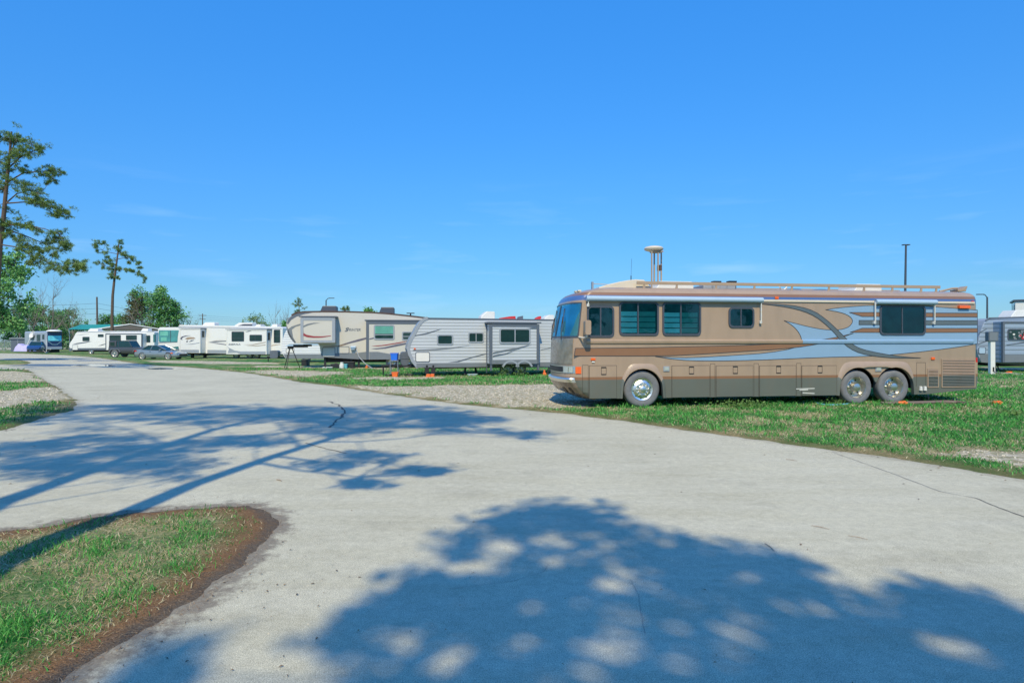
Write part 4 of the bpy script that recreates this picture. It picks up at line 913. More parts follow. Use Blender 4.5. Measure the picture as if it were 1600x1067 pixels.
# raised dome antenna on four slender legs
cx_ = B.uv(1022, 420, 1.25)[0]; zt_ = B.uv(1022, 396, 1.25)[1]; zd = B.uv(1022, 381, 1.25)[1]
b = MB()
for px, yy in ((1018.3, 1.12), (1022.3, 1.40), (1028.2, 1.12), (1033.2, 1.40)): xa = B.uv(px, 420, yy)[0]; b.box(xa - .018, xa + .018, yy - .018, yy + .018, 3.38, zt_ + .05)
b.box(cx_ - .06, cx_ + .24, 1.10, 1.44, zt_ + .03, zt_ + .06); mast = b.build('antenna_mast', M_RAIL, BR)
b = MB(); b.box(cx_ + .11, cx_ + .19, 1.1, 1.3, zt_ - .52, zt_ - .36); b.build('mast_motor', M_RUST, mast)
b = MB(); b.lathe((cx_, 1.28, zt_ + .05), [(.001, 0), (.12, 0), (.27, .05), (.29, .09), (.25, .14), (.15, .165), (.001, .175)], 32, axis='z'); b.build('antenna_dome', M_CREAM, BR, smooth=True)
q = B.uv(986, 437, 1.0); q2 = B.uv(987, 404, 1.0); b = MB(); b.tube([(q[0], 1.0, q[1] - .1), (q[0], 1.0, q[1] + .12)], .014, 6); b.tube([(q[0], 1.0, q[1] + .1), (q2[0], 1.0, q2[1])], .004, 5); b.build('whip_antenna', M_BLACK, BR)
q = B.uv(926, 443, .9); b = MB(); b.box(q[0] - .02, q[0] + .03, .9, 1.0, 3.33, q[1] + .05); b.tube([(q[0] + .02, .95, q[1]), (q[0] + .5, .95, q[1] - .02)], .014, 6); b.build('air_horn', M_STEEL, BR)
b = MB()
for px, py in ((890.5, 452.2), (887.5, 453.6)): a_ = 1.2 if px > 889 else 1.4; p = Vector(nose_pt(a_, 3.262, 0.0)); b.box(p.x - .05, p.x + .05, p.y - .09, p.y + .09, p.z, p.z + .05)
b.build('cab_marker', M_CREAM, BR, bevel=.01)
P = B.poly([(1493, 456), (1505, 456), (1508, 447.2), (1500, 451.5), (1492, 453)], .6); b = MB(); b.prism(P, .5, .8); b.tube([(P[4][0] - .55, .6, 3.40), (P[4][0] - .1, .6, 3.50), (P[4][0] + .1, .6, 3.51)], .035, 8); b.build('spotlight', M_RAIL, BR, bevel=.02)
# ================================================================== the other vehicles on the lot
def shell(v, outline, width, mats, bevel=.05, off=0.0, name='body', side_mi=None, bands=()):
    P = v.poly(outline, off); b = MB(); b.prism(P, off, off + width, 0, 1 if side_mi is None else side_mi)
    return b.build(name, mats, v.root, bevel=bevel)
def bar_px(b, v, pts, w_px, y, mi=0, off=0.0):      # ribbon along pixels on the side plane; width in metres
    b.line(v.poly(pts, off), w_px, y, mi)
def swoosh(v, shapes, off=0.0, name='painted_stripe', lift=.006):
    mats, b = [], MB()
    for P, m in shapes:
        if m not in mats: mats.append(m)
        b.sheet(v.poly(P, off), off - lift, mats.index(m))
    return b.build(name, mats, v.root)
def slide_out(v, px0, py0, px1, py1, depth, m, trim, tw=.10, sides='LRT', cap=True):
    x0, x1, z0, z1 = v.rect(px0, py0, px1, py1, -depth)
    b = MB(); b.box(x0, x1, -depth, 0.02, z0, z1); s = b.build('slide_out', m, v.root)
    t = MB()
    if 'L' in sides: t.box(x0 - .02, x0 + tw, -depth - .025, -depth + .10, z0, z1)
    if 'R' in sides: t.box(x1 - tw, x1 + .02, -depth - .025, -depth + .10, z0, z1)
    if 'T' in sides: t.box(x0 - .02 + tw, x1 + .02 - tw, -depth - .024, -depth + .10, z1 - tw, z1 + .02)
    if 'B' in sides: t.box(x0 - .02 + tw, x1 + .02 - tw, -depth - .024, -depth + .10, z0, z0 + tw)
    t.build('slide_trim', trim, s)
    if cap: c = MB(); c.box(x0 - .12, x1 + .12, -depth - .06, 0.0, z1 + .04, z1 + .12); c.build('slide_topper', M_GTRIM if trim is not M_WPLAS else M_LTRIM, s)
    return s, x0, x1, z0, z1
def vwin(v, px0, py0, px1, py1, off=0.0, **k):
    x0, x1, z0, z1 = v.rect(px0, py0, px1, py1, off); return window(v.root, x0, x1, z0, z1, off, **k)
def hatch(v, px0, py0, px1, py1, off=0.0, m=None, rim=None):
    x0, x1, z0, z1 = v.rect(px0, py0, px1, py1, off); b = MB(); b.prism(rrect(x0, x1, z0, z1, .06), off - .02, off + .005); d = b.build('hatch_door', m or M_WPLAS, v.root)
    b = MB(); b.ring(rrect(x0 - .035, x1 + .035, z0 - .035, z1 + .035, .08), rrect(x0, x1, z0, z1, .06), off - .028, off + .005); b.build('hatch_frame', rim or M_GTRIM, d); return d
def jack(v, px, top_py, off, h0=0.0, w=.07, splay=.22):
    x, z = v.uv(px, top_py, off); b = MB(); b.tube([(x, off + .1, z), (x - splay, off - .05, h0 + .02)], .035, 6); b.tube([(x + splay * .6, off + .12, z), (x + splay * .9, off, h0 + .02)], .03, 6); b.box(x - splay - .1, x - splay + .1, off - .13, off + .05, h0, h0 + .03)
    return b.build('stabiliser_jack', M_BLACK, v.root)

# ------------------------------------------------ white ribbed travel trailer between the coach and the fifth wheel
J = V('travel_trailer', 'white ribbed travel trailer with grey framed slide out, just left of the tan coach', 'trailer', 640, 32.0, 14)
JW = 2.45
J_OUT = [(652.5, 573.6), (645, 564), (640, 553), (638, 545), (639.5, 537), (643, 529), (648, 520.5), (652, 512), (656.5, 505), (661.5, 499.6), (667, 497.4), (880, 500.2), (884, 503), (884, 574)]
jp = J.poly(J_OUT)
jb = MB(); jb.prism(jp, 0.0, JW, 0, [1] * 10 + [1, 1, 1, 2]); jo = jb.build('body', [M_SID_J, M_LTRIM, M_DARK], J.root, bevel=.04)
b = MB()
for i_ in range(10): b.line(jp[i_:i_ + 2], .16, -.012 - .0015 * i_)
b.build('corner_trim', M_LTRIM, J.root)
b = MB(); b.line(jp[10:12], .07, -.020); b.build('roof_trim', M_GTRIM, J.root)
x0, x1 = J.uv(650, 570)[0], J.uv(882, 570)[0]; b = MB(); b.box(x0 + .02, x1, -.03, .0, J.uv(700, 574)[1], J.uv(700, 567)[1]); b.build('skirt', M_SKIRT2, J.root, bevel=.01)
b = MB(); b.box(x0 + .5, x1 - .2, .15, JW - .15, .42, .60); b.box(x0 - 1.3, x0 + .6, JW / 2 - .06, JW / 2 + .06, .48, .60); b.build('chassis', M_DARK, J.root)
vwin(J, 682.5, 522.5, 708, 539, fw=.07, r=.10, mf=M_LTRIM, mg=M_DGLASS); vwin(J, 731.5, 519.3, 756, 535.2, fw=.06, r=.10, div=(.5,), mf=M_LTRIM)
hatch(J, 650, 550.8, 670.5, 564.5)
S, sx0, sx1, sz0, sz1 = slide_out(J, 765.5, 506.5, 842, 568.5, .85, M_SID_J, M_GTRIM, .13, 'LRT')
b = MB(); b.box(sx0 + .1, sx1 - .1, -.88, -.84, sz0, sz0 + .22); b.build('slide_sill', M_SKIRT2, S)
b = MB(); b.box(sx0 - .03, sx0 - .005, -.12, 0, sz0 - .5, sz1); b.build('slide_seal', M_GTRIM, S)
for xa in (sx0 + .02, sx1 - .08): b = MB(); b.box(xa, xa + .1, -.84, -.72, .32, sz0 + .1); b.build('slide_leg', M_GTRIM, S)
vwin(J, 780, 512.7, 829, 537, off=-.85, fw=.08, r=.12, div=(.5,), mf=M_LTRIM)
swoosh(J, [([(648, 524), (665, 520.5), (688, 514), (690, 514.2), (668, 522), (647.5, 525.6)], M_GTRIM), ([(645, 546.5), (680, 545), (705, 543), (736, 539.5), (708, 544.6), (682, 547.4), (645, 548)], M_SKIRT2),
           ([(700, 566), (715, 564), (735, 558.3), (755, 553), (762, 552), (762, 553), (737, 559.4), (716, 566)], M_GTRIM), ([(845, 546), (862, 543), (862, 544), (845, 547)], M_GTRIM)])
swoosh(J, [([(770, 550.5), (785, 547), (805, 543.5), (832, 537.5), (808, 545.5), (786, 549), (770, 552)], M_SKIRT2), ([(770, 555.5), (790, 552), (808, 545.8), (791, 553), (770, 557)], M_GTRIM), ([(820, 513.5), (832, 511.5), (838, 511.5), (838, 513), (830, 513)], M_GTRIM)], off=-.85, lift=.03)
for px in (792, 812.5):
    x_, z_ = J.uv(px, 580.5); simple_wheel(J.root, x_, -.02, .36, .36, rim=M_ALU)
    b = MB(); o_ = [(x_ + .50 * math.cos(a), .36 + .50 * math.sin(a)) for a in [math.radians(20 + 140 * i / 12) for i in range(13)]]; i_ = [(x_ + .40 * math.cos(a), .36 + .40 * math.sin(a)) for a in [math.radians(20 + 140 * i / 12) for i in range(13)]]
    b.prism(o_ + i_[::-1], -.90, -.60); b.build('fender', M_LTRIM, J.root)
jack(J, 727, 575, .3, splay=.05); jack(J, 744, 575, .5, splay=-.05); jack(J, 858, 574, -.02, splay=.12)
q = J.uv(640, 570); b = MB(); b.box(-1.9 + .5, .6, JW / 2 - .05, JW / 2 + .05, .5, .6); b.tube([(-1.3, JW / 2, .6), (-1.3, JW / 2, 0)], .04, 8); b.tube([(-1.25, JW / 2, .55), (.5, .25, .55)], .04, 6); b.tube([(-1.25, JW / 2, .55), (.5, JW - .25, .55)], .04, 6); b.build('hitch_frame', M_BLACK, J.root)
b = MB(); zc0 = .62; b.prism(rrect(-.38, .03, .58, 1.30, .12), JW / 2 - .38, JW / 2 + .38); b.box(-.40, .05, JW / 2 - .40, JW / 2 + .40, .92, .96); b.build('gas_bottle_cover', M_GTRIM, J.root, bevel=.05, seg=3)
b = MB(); q = J.uv(648, 545); b.prism(rrect(q[0] - .045, q[0] + .045, q[1] - .035, q[1] + .035, .01), -.04, 0); b.build('side_marker', M_AMBER, J.root)
q = J.rect(750.5, 486.5, 773.5, 496.5, .8); ac_unit(J.root, q[0], q[1], 3.04, q[3], .8, 1.6, M_WPLAS, .45)
q = J.rect(850, 492, 866, 498, .8); ac_unit(J.root, q[0], q[1], 3.04, q[3], .8, 1.6, M_WPLAS, .5)
RF = []
for px0, px1 in ((779, 806), (835, 846)):
    q = J.rect(px0, 493.8, px1, 498.5, 1.9); b = MB(); b.prism([(q[0], 3.05), (q[1], 3.05), (q[1] - .05, q[3]), (q[1] - .35 * (q[1] - q[0]), q[3] - .02), (q[0] + .1, q[2] + .06)], 1.8, 2.2); p = V
    o = b.build('folded_tarp', M_REDF, None, bevel=.02); o.location = J.root.location; o.rotation_euler = J.root.rotation_euler
    tag(o, 'longer red folded tarp on the roof of the ribbed trailer beside its air conditioner' if px0 < 800 else 'short red folded tarp on the ribbed trailer roof close to the tan coach', 'tarp', 'red tarps on the trailer roof')
q = J.rect(808, 493.6, 816, 498.2, 1.5); b = MB(); b.prism([(q[0], 3.05), (q[1], 3.05), (q[1], q[3]), (q[0] + .08, q[3] - .05)], 1.3, 1.7); b.build('roof_vent', M_GTRIM, J.root)
q = J.rect(700, 497, 720, 498.8, 1.2)
b = MB(); b.box(q[0], q[1], 1.0, 1.4, 3.05, 3.12); b.build('roof_vent', M_GTRIM, J.root)

# ------------------------------------------------ beige fifth wheel with red and violet swooshes
Sn = V('fifth_wheel_trailer', 'beige fifth wheel trailer with raised nose, red swoosh and two dark roof units', 'trailer', 447, 42.0, 8)
S_OUT = [(460, 536), (454.5, 530), (450, 522), (447.3, 512), (447.5, 504), (450.5, 497.5), (456, 492), (464, 488.6), (476, 487.2), (500, 486.8), (540, 487), (585, 488.4), (612, 490.6), (640, 493.6), (668, 497), (690, 500.5), (690, 562), (575, 561), (503, 558), (501, 552), (499.5, 541), (497, 537.2)]
sp = Sn.poly(S_OUT); sb = MB(); sb.prism(sp, 0, 2.5, 0, [1] * 7 + [2] * 9 + [0] * 6); sb.build('body', [M_BEIGE, M_GTRIM, M_LTRIM], Sn.root, bevel=.06)
b = MB(); b.line(sp[6:16], .10, -.015); b.build('roof_trim', M_RUST, Sn.root)
swoosh(Sn, [([(460, 536), (454.5, 530), (450, 522), (447.5, 512), (448, 508), (452, 519), (456, 527), (462, 535)], M_SKIRT2), ([(449, 518), (449.5, 514.5), (456, 510), (465, 507), (471, 505.5), (471, 508), (462, 510.5), (456, 515), (458, 527), (463, 535.5), (460, 535.5), (453, 526)], M_SKIRT2),
            ([(448, 505), (451, 497.5), (457, 492.4), (466, 489), (488, 488.6), (475, 491), (463, 495), (455, 500), (450, 507)], M_GTRIM),
            ([(528, 540), (545, 534.5), (560, 530), (572.5, 527), (572.5, 530), (560, 533.5), (545, 537), (530, 541)], M_PURP), ([(505, 541), (528, 539.5), (548, 536), (534, 541), (524, 542.3), (505, 542.5)], M_RAIL),
            ([(501, 552.3), (560, 551.2), (572, 549.5), (573, 562), (503, 558)], M_SKIRT2)])
text_part('lettering', 'SPRINTER', Sn.root, Sn.uv(540, 517)[0], Sn.uv(540, 517.3)[1], -.006, .26, M_GTRIM, .25, Sn.uv(563.5, 517)[0] - Sn.uv(540, 517)[0])
q0 = Sn.uv(539.6, 518); text_part('lettering_initial', 'S', Sn.root, q0[0] - .05, q0[1] + .0, -.010, .40, M_GTRIM, .35, .30)
Sl, x0, x1, z0, z1 = slide_out(Sn, 470, 496.5, 523, 535.5, .8, M_BEIGE, M_LTRIM, .17, 'LRTB')
swoosh(Sn, [([(474, 509), (480, 506.2), (490, 504.3), (500, 504.6), (490, 506), (481, 508.5), (474, 511.5)], M_SKIRT2), ([(474, 520), (479, 523), (490, 525.2), (503, 525.4), (517, 524.2), (517, 525.2), (503, 527.4), (490, 527.8), (480, 526.8), (474, 524.5)], M_TAIL2)], off=-.8, lift=.012)
Sr, x0, x1, z0, z1 = slide_out(Sn, 572.5, 502.5, 690, 561.5, .85, M_BEIGE, M_GTRIM, .17, 'LT')
vwin(Sn, 584, 507.3, 616.5, 531, off=-.85, fw=.09, r=.13, hdiv=(.34,), mf=M_LTRIM); vwin(Sn, 628, 518, 648, 532, off=-.85, fw=.08, r=.12, hdiv=(.45,), mf=M_LTRIM)
for (pa0, pb0, pa1, pb1) in ((586, 508.5, 614.5, 521.5),):
    a0, a1, c0, c1 = Sn.rect(pa0, pb0, pa1, pb1, -.85); b = MB(); n_ = 18
    for k in range(n_): xa = a0 + (a1 - a0) * k / n_; b.box(xa + .01, xa + (a1 - a0) / n_ - .012, -.8655, -.8645, c0, c1)
    b.build('curtain', M_BLINDD, Sn.root)
swoosh(Sn, [([(577, 528.8), (584, 527.2), (584, 529.2), (577, 530.5)], M_PURP), ([(580, 540.6), (600, 538.8), (625, 534.5), (640, 532.5), (625, 536), (602, 540), (590, 541)], M_TAIL2), ([(580, 545), (600, 542.6), (620, 538), (650, 532.5), (650, 535), (622, 540.6), (602, 544.6), (588, 545.6)], M_PURP),
            ([(577, 549.8), (590, 549.6), (610, 553), (640, 554), (690, 554), (690, 561.3), (577, 561.3)], M_SKIRT2)], off=-.85, lift=.012)
hatch(Sn, 504.5, 543.5, 523, 557, rim=M_SKIRT2, m=M_BEIGE); hatch(Sn, 528, 542, 545, 551.5, m=M_BEIGE)
b = MB(); b.box(Sn.uv(505, 560)[0], Sn.uv(690, 560)[0], .3, 2.2, .40, .75); b.build('chassis', M_DARK, Sn.root)
for px in (613, 635.5):
    x_, _ = Sn.uv(px, 565); simple_wheel(Sn.root, x_, -.45, .42, .42, rim=M_ALU)
for px in (507, 548, 560): 
    x_, z_ = Sn.uv(px, 560); b = MB(); b.box(x_ - .07, x_ + .07, .2, .34, 0.0, .75); b.build('landing_leg', M_BLACK, Sn.root)
for px0, px1 in ((499.5, 526), (591.5, 616)):
    py = 487 if px0 < 550 else 489; q = Sn.rect(px0, py - 9, px1, py + .5, .8); zb_ = Sn.uv((px0 + px1) / 2, py, .8)[1] - .08; ac_unit(Sn.root, q[0], q[1], zb_, q[3], .7, 1.6, M_FRAME, .18)
q = Sn.uv(641.5, 490, 1.2); b = MB(); b.bar((q[0], 1.2, q[1] - .4), (q[0], 1.2, q[1] + .02), .05); b.box(q[0] - .28, q[0] + .28, 1.0, 1.4, q[1], q[1] + .05); b.build('tv_antenna', M_BLACK, Sn.root)
x_, z_ = Sn.uv(552.5, 544); b = MB(); b.box(x_ - .2, x_ + .18, -.25, 0, z_ + .0, z_ + .14); b.box(x_ - .17, x_ + .1, -.2, 0, z_ - .12, z_); b.build('power_inlet', M_AWN, Sn.root, bevel=.03)
b = MB(); b.tube([(x_ + .2, -.2, z_ - .05), (x_ + .4, -.35, z_ - .6), (x_ + .9, -.8, .3), (x_ + 1.4, -1.3, .03)], .028, 6); b.build('power_cable', M_LTRIM, Sn.root)
qf = Sn.uv(478, 538, .9); b = MB(); b.box(qf[0] - .9, qf[0] + .05, 1.1, 1.4, qf[1] - .22, qf[1] - .02); b.box(qf[0] - .2, qf[0] + .3, 1.0, 1.5, qf[1] - .14, qf[1]); b.build('king_pin_box', M_BLACK, Sn.root)

# ------------------------------------------------ small trailer half hidden behind the fifth wheel's nose
K = V('travel_trailer', 'small pale trailer with grey lower band, half hidden behind the beige fifth wheel nose', 'trailer', 440, 54.0, 5)
k_out = [(446, 560.5), (441, 552), (439.8, 543), (440.5, 534), (444, 522), (449, 513), (455, 508), (560, 508), (560, 560)]
kp = K.poly(k_out); b = MB(); b.prism(kp, 0, 2.4, 0, 1); b.build('body', [M_SID_S, M_LTRIM], K.root, bevel=.05)
swoosh(K, [([(443, 553), (560, 553), (560, 560.4), (446.5, 560.4)], M_SKIRT2), ([(445, 541), (452, 538), (500, 536), (500, 539), (455, 541)], M_AWN)]); hatch(K, 447.5, 544.5, 459, 551)
b = MB(); b.prism(rrect(-1.25, -.55, .35, 1.05, .14), .8, 1.6); b.build('gas_bottle_cover', M_GTRIM, K.root, bevel=.06); b = MB(); b.tube([(-1.6, 1.2, .5), (0.6, 1.2, .5)], .06, 8); b.tube([(-1.5, 1.2, .5), (-1.5, 1.2, 0)], .04, 6); b.build('hitch_frame', M_BLACK, K.root)
x_, _ = K.uv(478, 563); simple_wheel(K.root, x_, .1, .36, .36); x_, _ = K.uv(520, 563); simple_wheel(K.root, x_, .1, .36, .36)

# ------------------------------------------------ white trailer with two bright slide-outs and lettering
Si = V('travel_trailer', 'long white trailer lettered SIERRA with two slide outs, right of the silver sedan', 'trailer', 280, 68.0, -12)
si_out = [(283.5, 551.5), (279.5, 545), (277.2, 535), (277.8, 526), (279.5, 516), (281.5, 511), (278.5, 509.5), (281, 507.5), (330, 508.5), (437, 510.4), (441.5, 512.5), (442, 553.5), (380, 553)]
p_ = Si.poly(si_out); b = MB(); b.prism(p_, 0, 2.45, 0, 0); b.build('body', [M_WHITE], Si.root, bevel=.05)
b = MB(); b.line(Si.poly([(279, 510.5), (330, 511.5), (440, 513.5)]), .07, -.012); b.build('roof_trim', M_LTRIM, Si.root)
swoosh(Si, [([(324, 546.5), (354, 547), (354, 552), (324, 552)], M_LTRIM), ([(424, 549), (440, 549), (440, 553), (424, 553)], M_LTRIM), ([(325, 535), (336, 533), (354, 532.3), (354, 533.6), (338, 534.6)], M_GTRIM), ([(325, 535), (340, 536), (354, 538), (354, 539.3), (338, 537)], M_PURP), ([(325, 534.2), (338, 532), (352, 531), (338, 532.6)], M_RAIL), ([(424, 539.4), (438, 537.6), (438, 538.4), (424, 540.6)], M_RAIL)])
S1, x0, x1, z0, z1 = slide_out(Si, 281, 514, 313, 551.5, .85, M_WHITE, M_WPLAS, .08, 'LRT')
swoosh(Si, [([(282, 546.4), (311, 546.4), (311, 551), (282, 551)], M_LTRIM), ([(281.5, 529), (284, 525.8), (290, 524.3), (299, 524), (292, 525.2), (286, 527), (284, 529.4), (286, 531), (283, 530.6)], M_PURP), ([(289, 529), (293, 527), (297, 526.6), (303, 527), (306, 529), (301, 529.6), (296, 530), (293, 531), (291, 530)], M_RAIL),
            ([(291, 533), (293, 532), (294, 534), (291.5, 535)], M_GTRIM), ([(295, 534.5), (299, 531.4), (304, 531), (300, 533)], M_GTRIM), ([(288, 538), (300, 537), (312, 535), (312, 536), (300, 538)], M_LTRIM)], off=-.85, lift=.012)
b = MB(); b.prism(rrect(-.55, -.28, 0, 0, 0.0) if False else [(0, 0), (1, 0), (1, 1)], 0, 1); 
def side_window(v, sl, x, y0, y1, z0, z1):          # window on a slide-out's end wall
    b = MB(); b.box(x, x + .02, y0, y1, z0, z1); w = b.build('window', M_FRAME, sl); b = MB(); b.box(x + .021, x + .026, y0 + .05, y1 - .05, z0 + .05, z1 - .05); b.build('pane', M_DGLASS, w)
side_window(Si, S1, x1, -.62, -.22, z0 + 1.7, z0 + 2.4)
S2, x0, x1, z0, z1 = slide_out(Si, 354, 515.5, 416.5, 553.5, .85, M_WHITE, M_WPLAS, .08, 'LRT')
swoosh(Si, [([(356, 551.5), (358, 545), (366, 547.5), (376, 549), (415, 549), (415, 553.4), (376, 553.4), (370, 551)], M_LTRIM), ([(380, 538.4), (395, 538), (415, 534.2), (415, 535.2), (396, 539)], M_RAIL), ([(384, 540.2), (400, 540), (415, 538.4), (415, 539.4), (400, 541)], M_RAIL), ([(383, 519), (392, 515.6), (397, 515.6), (390, 518)], M_GTRIM), ([(355, 541), (358, 543.5), (366, 547), (358, 545)], M_LTRIM)], off=-.85, lift=.012)
text_part('lettering', 'SIERRA', Si.root, Si.uv(357, 539, -.85)[0], Si.uv(357, 539, -.85)[1], -.87, .20, M_GTRIM, .2, Si.uv(376, 539, -.85)[0] - Si.uv(357, 539, -.85)[0])
side_window(Si, S2, x1, -.62, -.22, z0 + 1.5, z0 + 2.3)
vwin(Si, 362, 518, 381.5, 533.4, off=-.85, fw=.06, r=.08, hdiv=(.3,)); vwin(Si, 390, 523, 409.5, 533, off=-.85, fw=.06, r=.1, div=(.45,)); vwin(Si, 428, 515, 438, 535.5, fw=.06, r=.08, hdiv=(.5,))
b = MB(); b.box(Si.uv(284, 552)[0], Si.uv(441, 552)[0], .2, 2.2, .38, .55); b.build('chassis', M_DARK, Si.root)
for px in (370, 391, 402): x_, _ = Si.uv(px, 557); simple_wheel(Si.root, x_, -.15, .37, .37)
for px in (298.5, 318): x_, _ = Si.uv(px, 555); b = MB(); b.box(x_ - .12, x_ + .12, .1, .35, .0, .5); b.build('support_stand', M_BLACK, Si.root)
for px0, px1, py0, m in ((314, 335, 503.6, M_WPLAS), (364, 394, 504.2, M_WPLAS), (398, 407, 506.8, M_WPLAS), (423, 433, 506.5, M_WPLAS)):
    q = Si.rect(px0, py0, px1, 510.5, .8); ac_unit(Si.root, q[0], q[1], q[2] - .1, q[3], .8, 1.6, m, .3)
q = Si.rect(372, 506.5, 394, 509, .79); b = MB(); b.prism([(q[0], q[2]), (q[1], q[2]), (q[1], q[3]), (q[0] + .7, q[3])], .74, .79); b.build('solar_panel', M_FRAME, Si.root)

# ------------------------------------------------ class A coach facing the viewer behind it
T = V('motorhome', 'white bus motorhome with big teal windscreen, facing forward behind the SIERRA trailer', 'motorhome', 247, 74.5, -4)
p_ = T.poly([(247, 556), (246.5, 545), (247.5, 521), (246, 519.5), (246.5, 514), (249, 511.4), (284, 511.4), (287, 514), (287, 556)]); b = MB(); b.prism(p_, 0, 6.8, 0, 0); b.build('body', [M_WHITE], T.root, bevel=.10)
q = T.rect(248.6, 516, 285.5, 534, 0); b = MB(); b.prism(rrect(q[0], q[1], q[2], q[3], .1), -.06, .01); w_ = b.build('windscreen', M_WIND, T.root); b = MB(); b.box((q[0] + q[1]) / 2 - .03, (q[0] + q[1]) / 2 + .03, -.075, -.06, q[2], q[3]); b.build('windscreen_seal', M_FRAME, w_)
q2 = T.rect(251, 518, 263, 524.5, 0); b = MB(); b.box(q2[0], q2[1], -.072, -.062, q2[2], q2[3]); b.build('sun_shade', M_BLINDD, w_); q2 = T.rect(252, 527, 261, 533, 0); b = MB(); b.box(q2[0], q2[1], -.072, -.062, q2[2], q2[3]); b.build('dash_shade', M_BLINDD, w_)
swoosh(T, [([(262, 544), (275, 541.5), (287, 540.5), (287, 548), (275, 546)], M_TEAL), ([(247, 535.2), (286, 533.5), (286, 534.5), (247, 536.2)], M_LTRIM)], lift=.02)
b = MB(); b.box(-.42, -.18, -.3, -.15, 1.75, 2.7); b.tube([(-.3, -.2, 2.6), (-.05, 0, 2.8)], .03, 6); b.build('mirror', M_TEAL, T.root, bevel=.03)
q = T.rect(250, 548, 286, 555, 0); b = MB(); b.box(q[0], q[1], -.12, 0, .45, .95); b.build('bumper', M_SKIRT2, T.root, bevel=.04); b = MB(); b.box(.1, 2.6, .3, 6.4, .05, .45); b.build('chassis', M_DARK, T.root)
q = T.rect(233, 512, 240, 516, 3)

# ------------------------------------------------ long white trailer at the far left
Wt = V('travel_trailer', 'white trailer with sloped nose and dark framed slide out, behind the graphite jeep', 'trailer', 108, 90.0, -10)
p_ = Wt.poly([(110.5, 547), (107.8, 541), (109, 536), (114.5, 528), (118, 521), (121, 518), (160, 517.3), (238, 517.3), (241, 519), (241, 547)]); b = MB(); b.prism(p_, 0, 2.45, 0, 0); b.build('body', [M_WHITE], Wt.root, bevel=.05)
b = MB(); b.line(Wt.poly([(121, 518.6), (240, 518.2)]), .10, -.012); b.build('roof_trim', M_LTRIM, Wt.root); swoosh(Wt, [([(109.5, 544), (165, 543.6), (165, 547), (111, 547)], M_GTRIM), ([(112, 538.6), (120, 536), (135, 534), (144, 533.2), (136, 535.4), (122, 537.6)], M_GTRIM), ([(117, 524.5), (128, 522.5), (140, 521.4), (128, 523.4)], M_LTRIM), ([(153, 540.5), (160, 538), (165, 537), (165, 538), (158, 540)], M_GTRIM)])
S3, x0, x1, z0, z1 = slide_out(Wt, 165, 521, 222, 546.5, .85, M_WHITE, M_GTRIM, .13, 'LRT', cap=False)
vwin(Wt, 129, 526.2, 140, 533, fw=.08, r=.1); vwin(Wt, 153, 522.2, 162, 526.6, fw=.07, r=.1); vwin(Wt, 171, 523.4, 189, 533.6, off=-.85, fw=.08, r=.1, hdiv=(.35,)); vwin(Wt, 197, 523.6, 214, 531.4, off=-.85, fw=.08, r=.1); vwin(Wt, 229, 524, 235, 535, fw=.06, r=.06)
hatch(Wt, 113.5, 539.5, 121.5, 546.6); b = MB(); b.box(Wt.uv(112, 548)[0], Wt.uv(240, 548)[0], .2, 2.2, .35, .6); b.build('chassis', M_DARK, Wt.root)
for px in (142, 185, 192): x_, _ = Wt.uv(px, 550); simple_wheel(Wt.root, x_, .02, .37, .37)
for px0, px1 in ((136, 153), (219.5, 231)): q = Wt.rect(px0, 513.2, px1, 518, .8); ac_unit(Wt.root, q[0], q[1], q[2] - .1, q[3], .8, 1.6, M_WPLAS, .3)
b = MB(); b.box(-1.2, .5, 1.15, 1.3, .45, .58); b.prism(rrect(-.9, -.3, .45, 1.1, .12), .85, 1.6); b.build('hitch_frame', M_GTRIM, Wt.root, bevel=.04)

# ------------------------------------------------ grey ribbed trailer at the right edge
R_ = V('travel_trailer', 'grey blue ribbed trailer at the right edge behind the white power post', 'trailer', 1529, 37.0, 3)
r_out = [(1533, 566), (1529, 556), (1527, 546), (1528, 536), (1532, 520), (1536, 508), (1540, 501), (1546, 497.4), (1640, 494.5), (1760, 492), (1760, 574), (1600, 571), (1560, 568)]
p_ = R_.poly(r_out); b = MB(); b.prism(p_, 0, 2.45, 0, [1] * 7 + [0] * 6); b.build('body', [M_SID_R, M_LTRIM], R_.root, bevel=.05)
b = MB(); b.line(p_[6:10], .10, -.014); b.build('roof_trim', M_GTRIM, R_.root); swoosh(R_, [([(1530, 553), (1760, 553), (1760, 574), (1600, 571), (1560, 568), (1533, 566)], M_SKIRT2), ([(1529, 519.5), (1542, 513), (1543, 513.4), (1530, 521)], M_GTRIM), ([(1528, 537), (1545, 531), (1567, 526), (1545, 532.5), (1528, 538.5)], M_GTRIM)])
S4, x0, x1, z0, z1 = slide_out(R_, 1567, 502.5, 1700, 566, .7, M_SID_R, M_GTRIM, .10, 'LT', cap=False); swoosh(R_, [([(1570, 554), (1640, 554.5), (1700, 555), (1700, 566), (1570, 565.5)], M_SKIRT2), ([(1572, 538.5), (1600, 534), (1640, 528), (1600, 536), (1574, 539.5)], M_GTRIM)], off=-.7, lift=.012)
vwin(R_, 1574, 514, 1612, 531.5, off=-.7, fw=.06, r=.12)
q = R_.rect(1575.5, 516, 1610, 530, -.7); b = MB(); rr = random.Random(3)
for k in range(26): xa = q[0] + (q[1] - q[0]) * rr.random(); za = q[2] + (q[3] - q[2]) * rr.random(); b.prism(rrect(xa - .07, xa + .07, za - .05, za + .05, .04), -.7235, -.7225 + .0001 * 0, rr.choice((0, 0, 1, 2)))
b.build('patterned_curtain', [M_REDF, M_WPLAS, M_SKIRT2], R_.root)
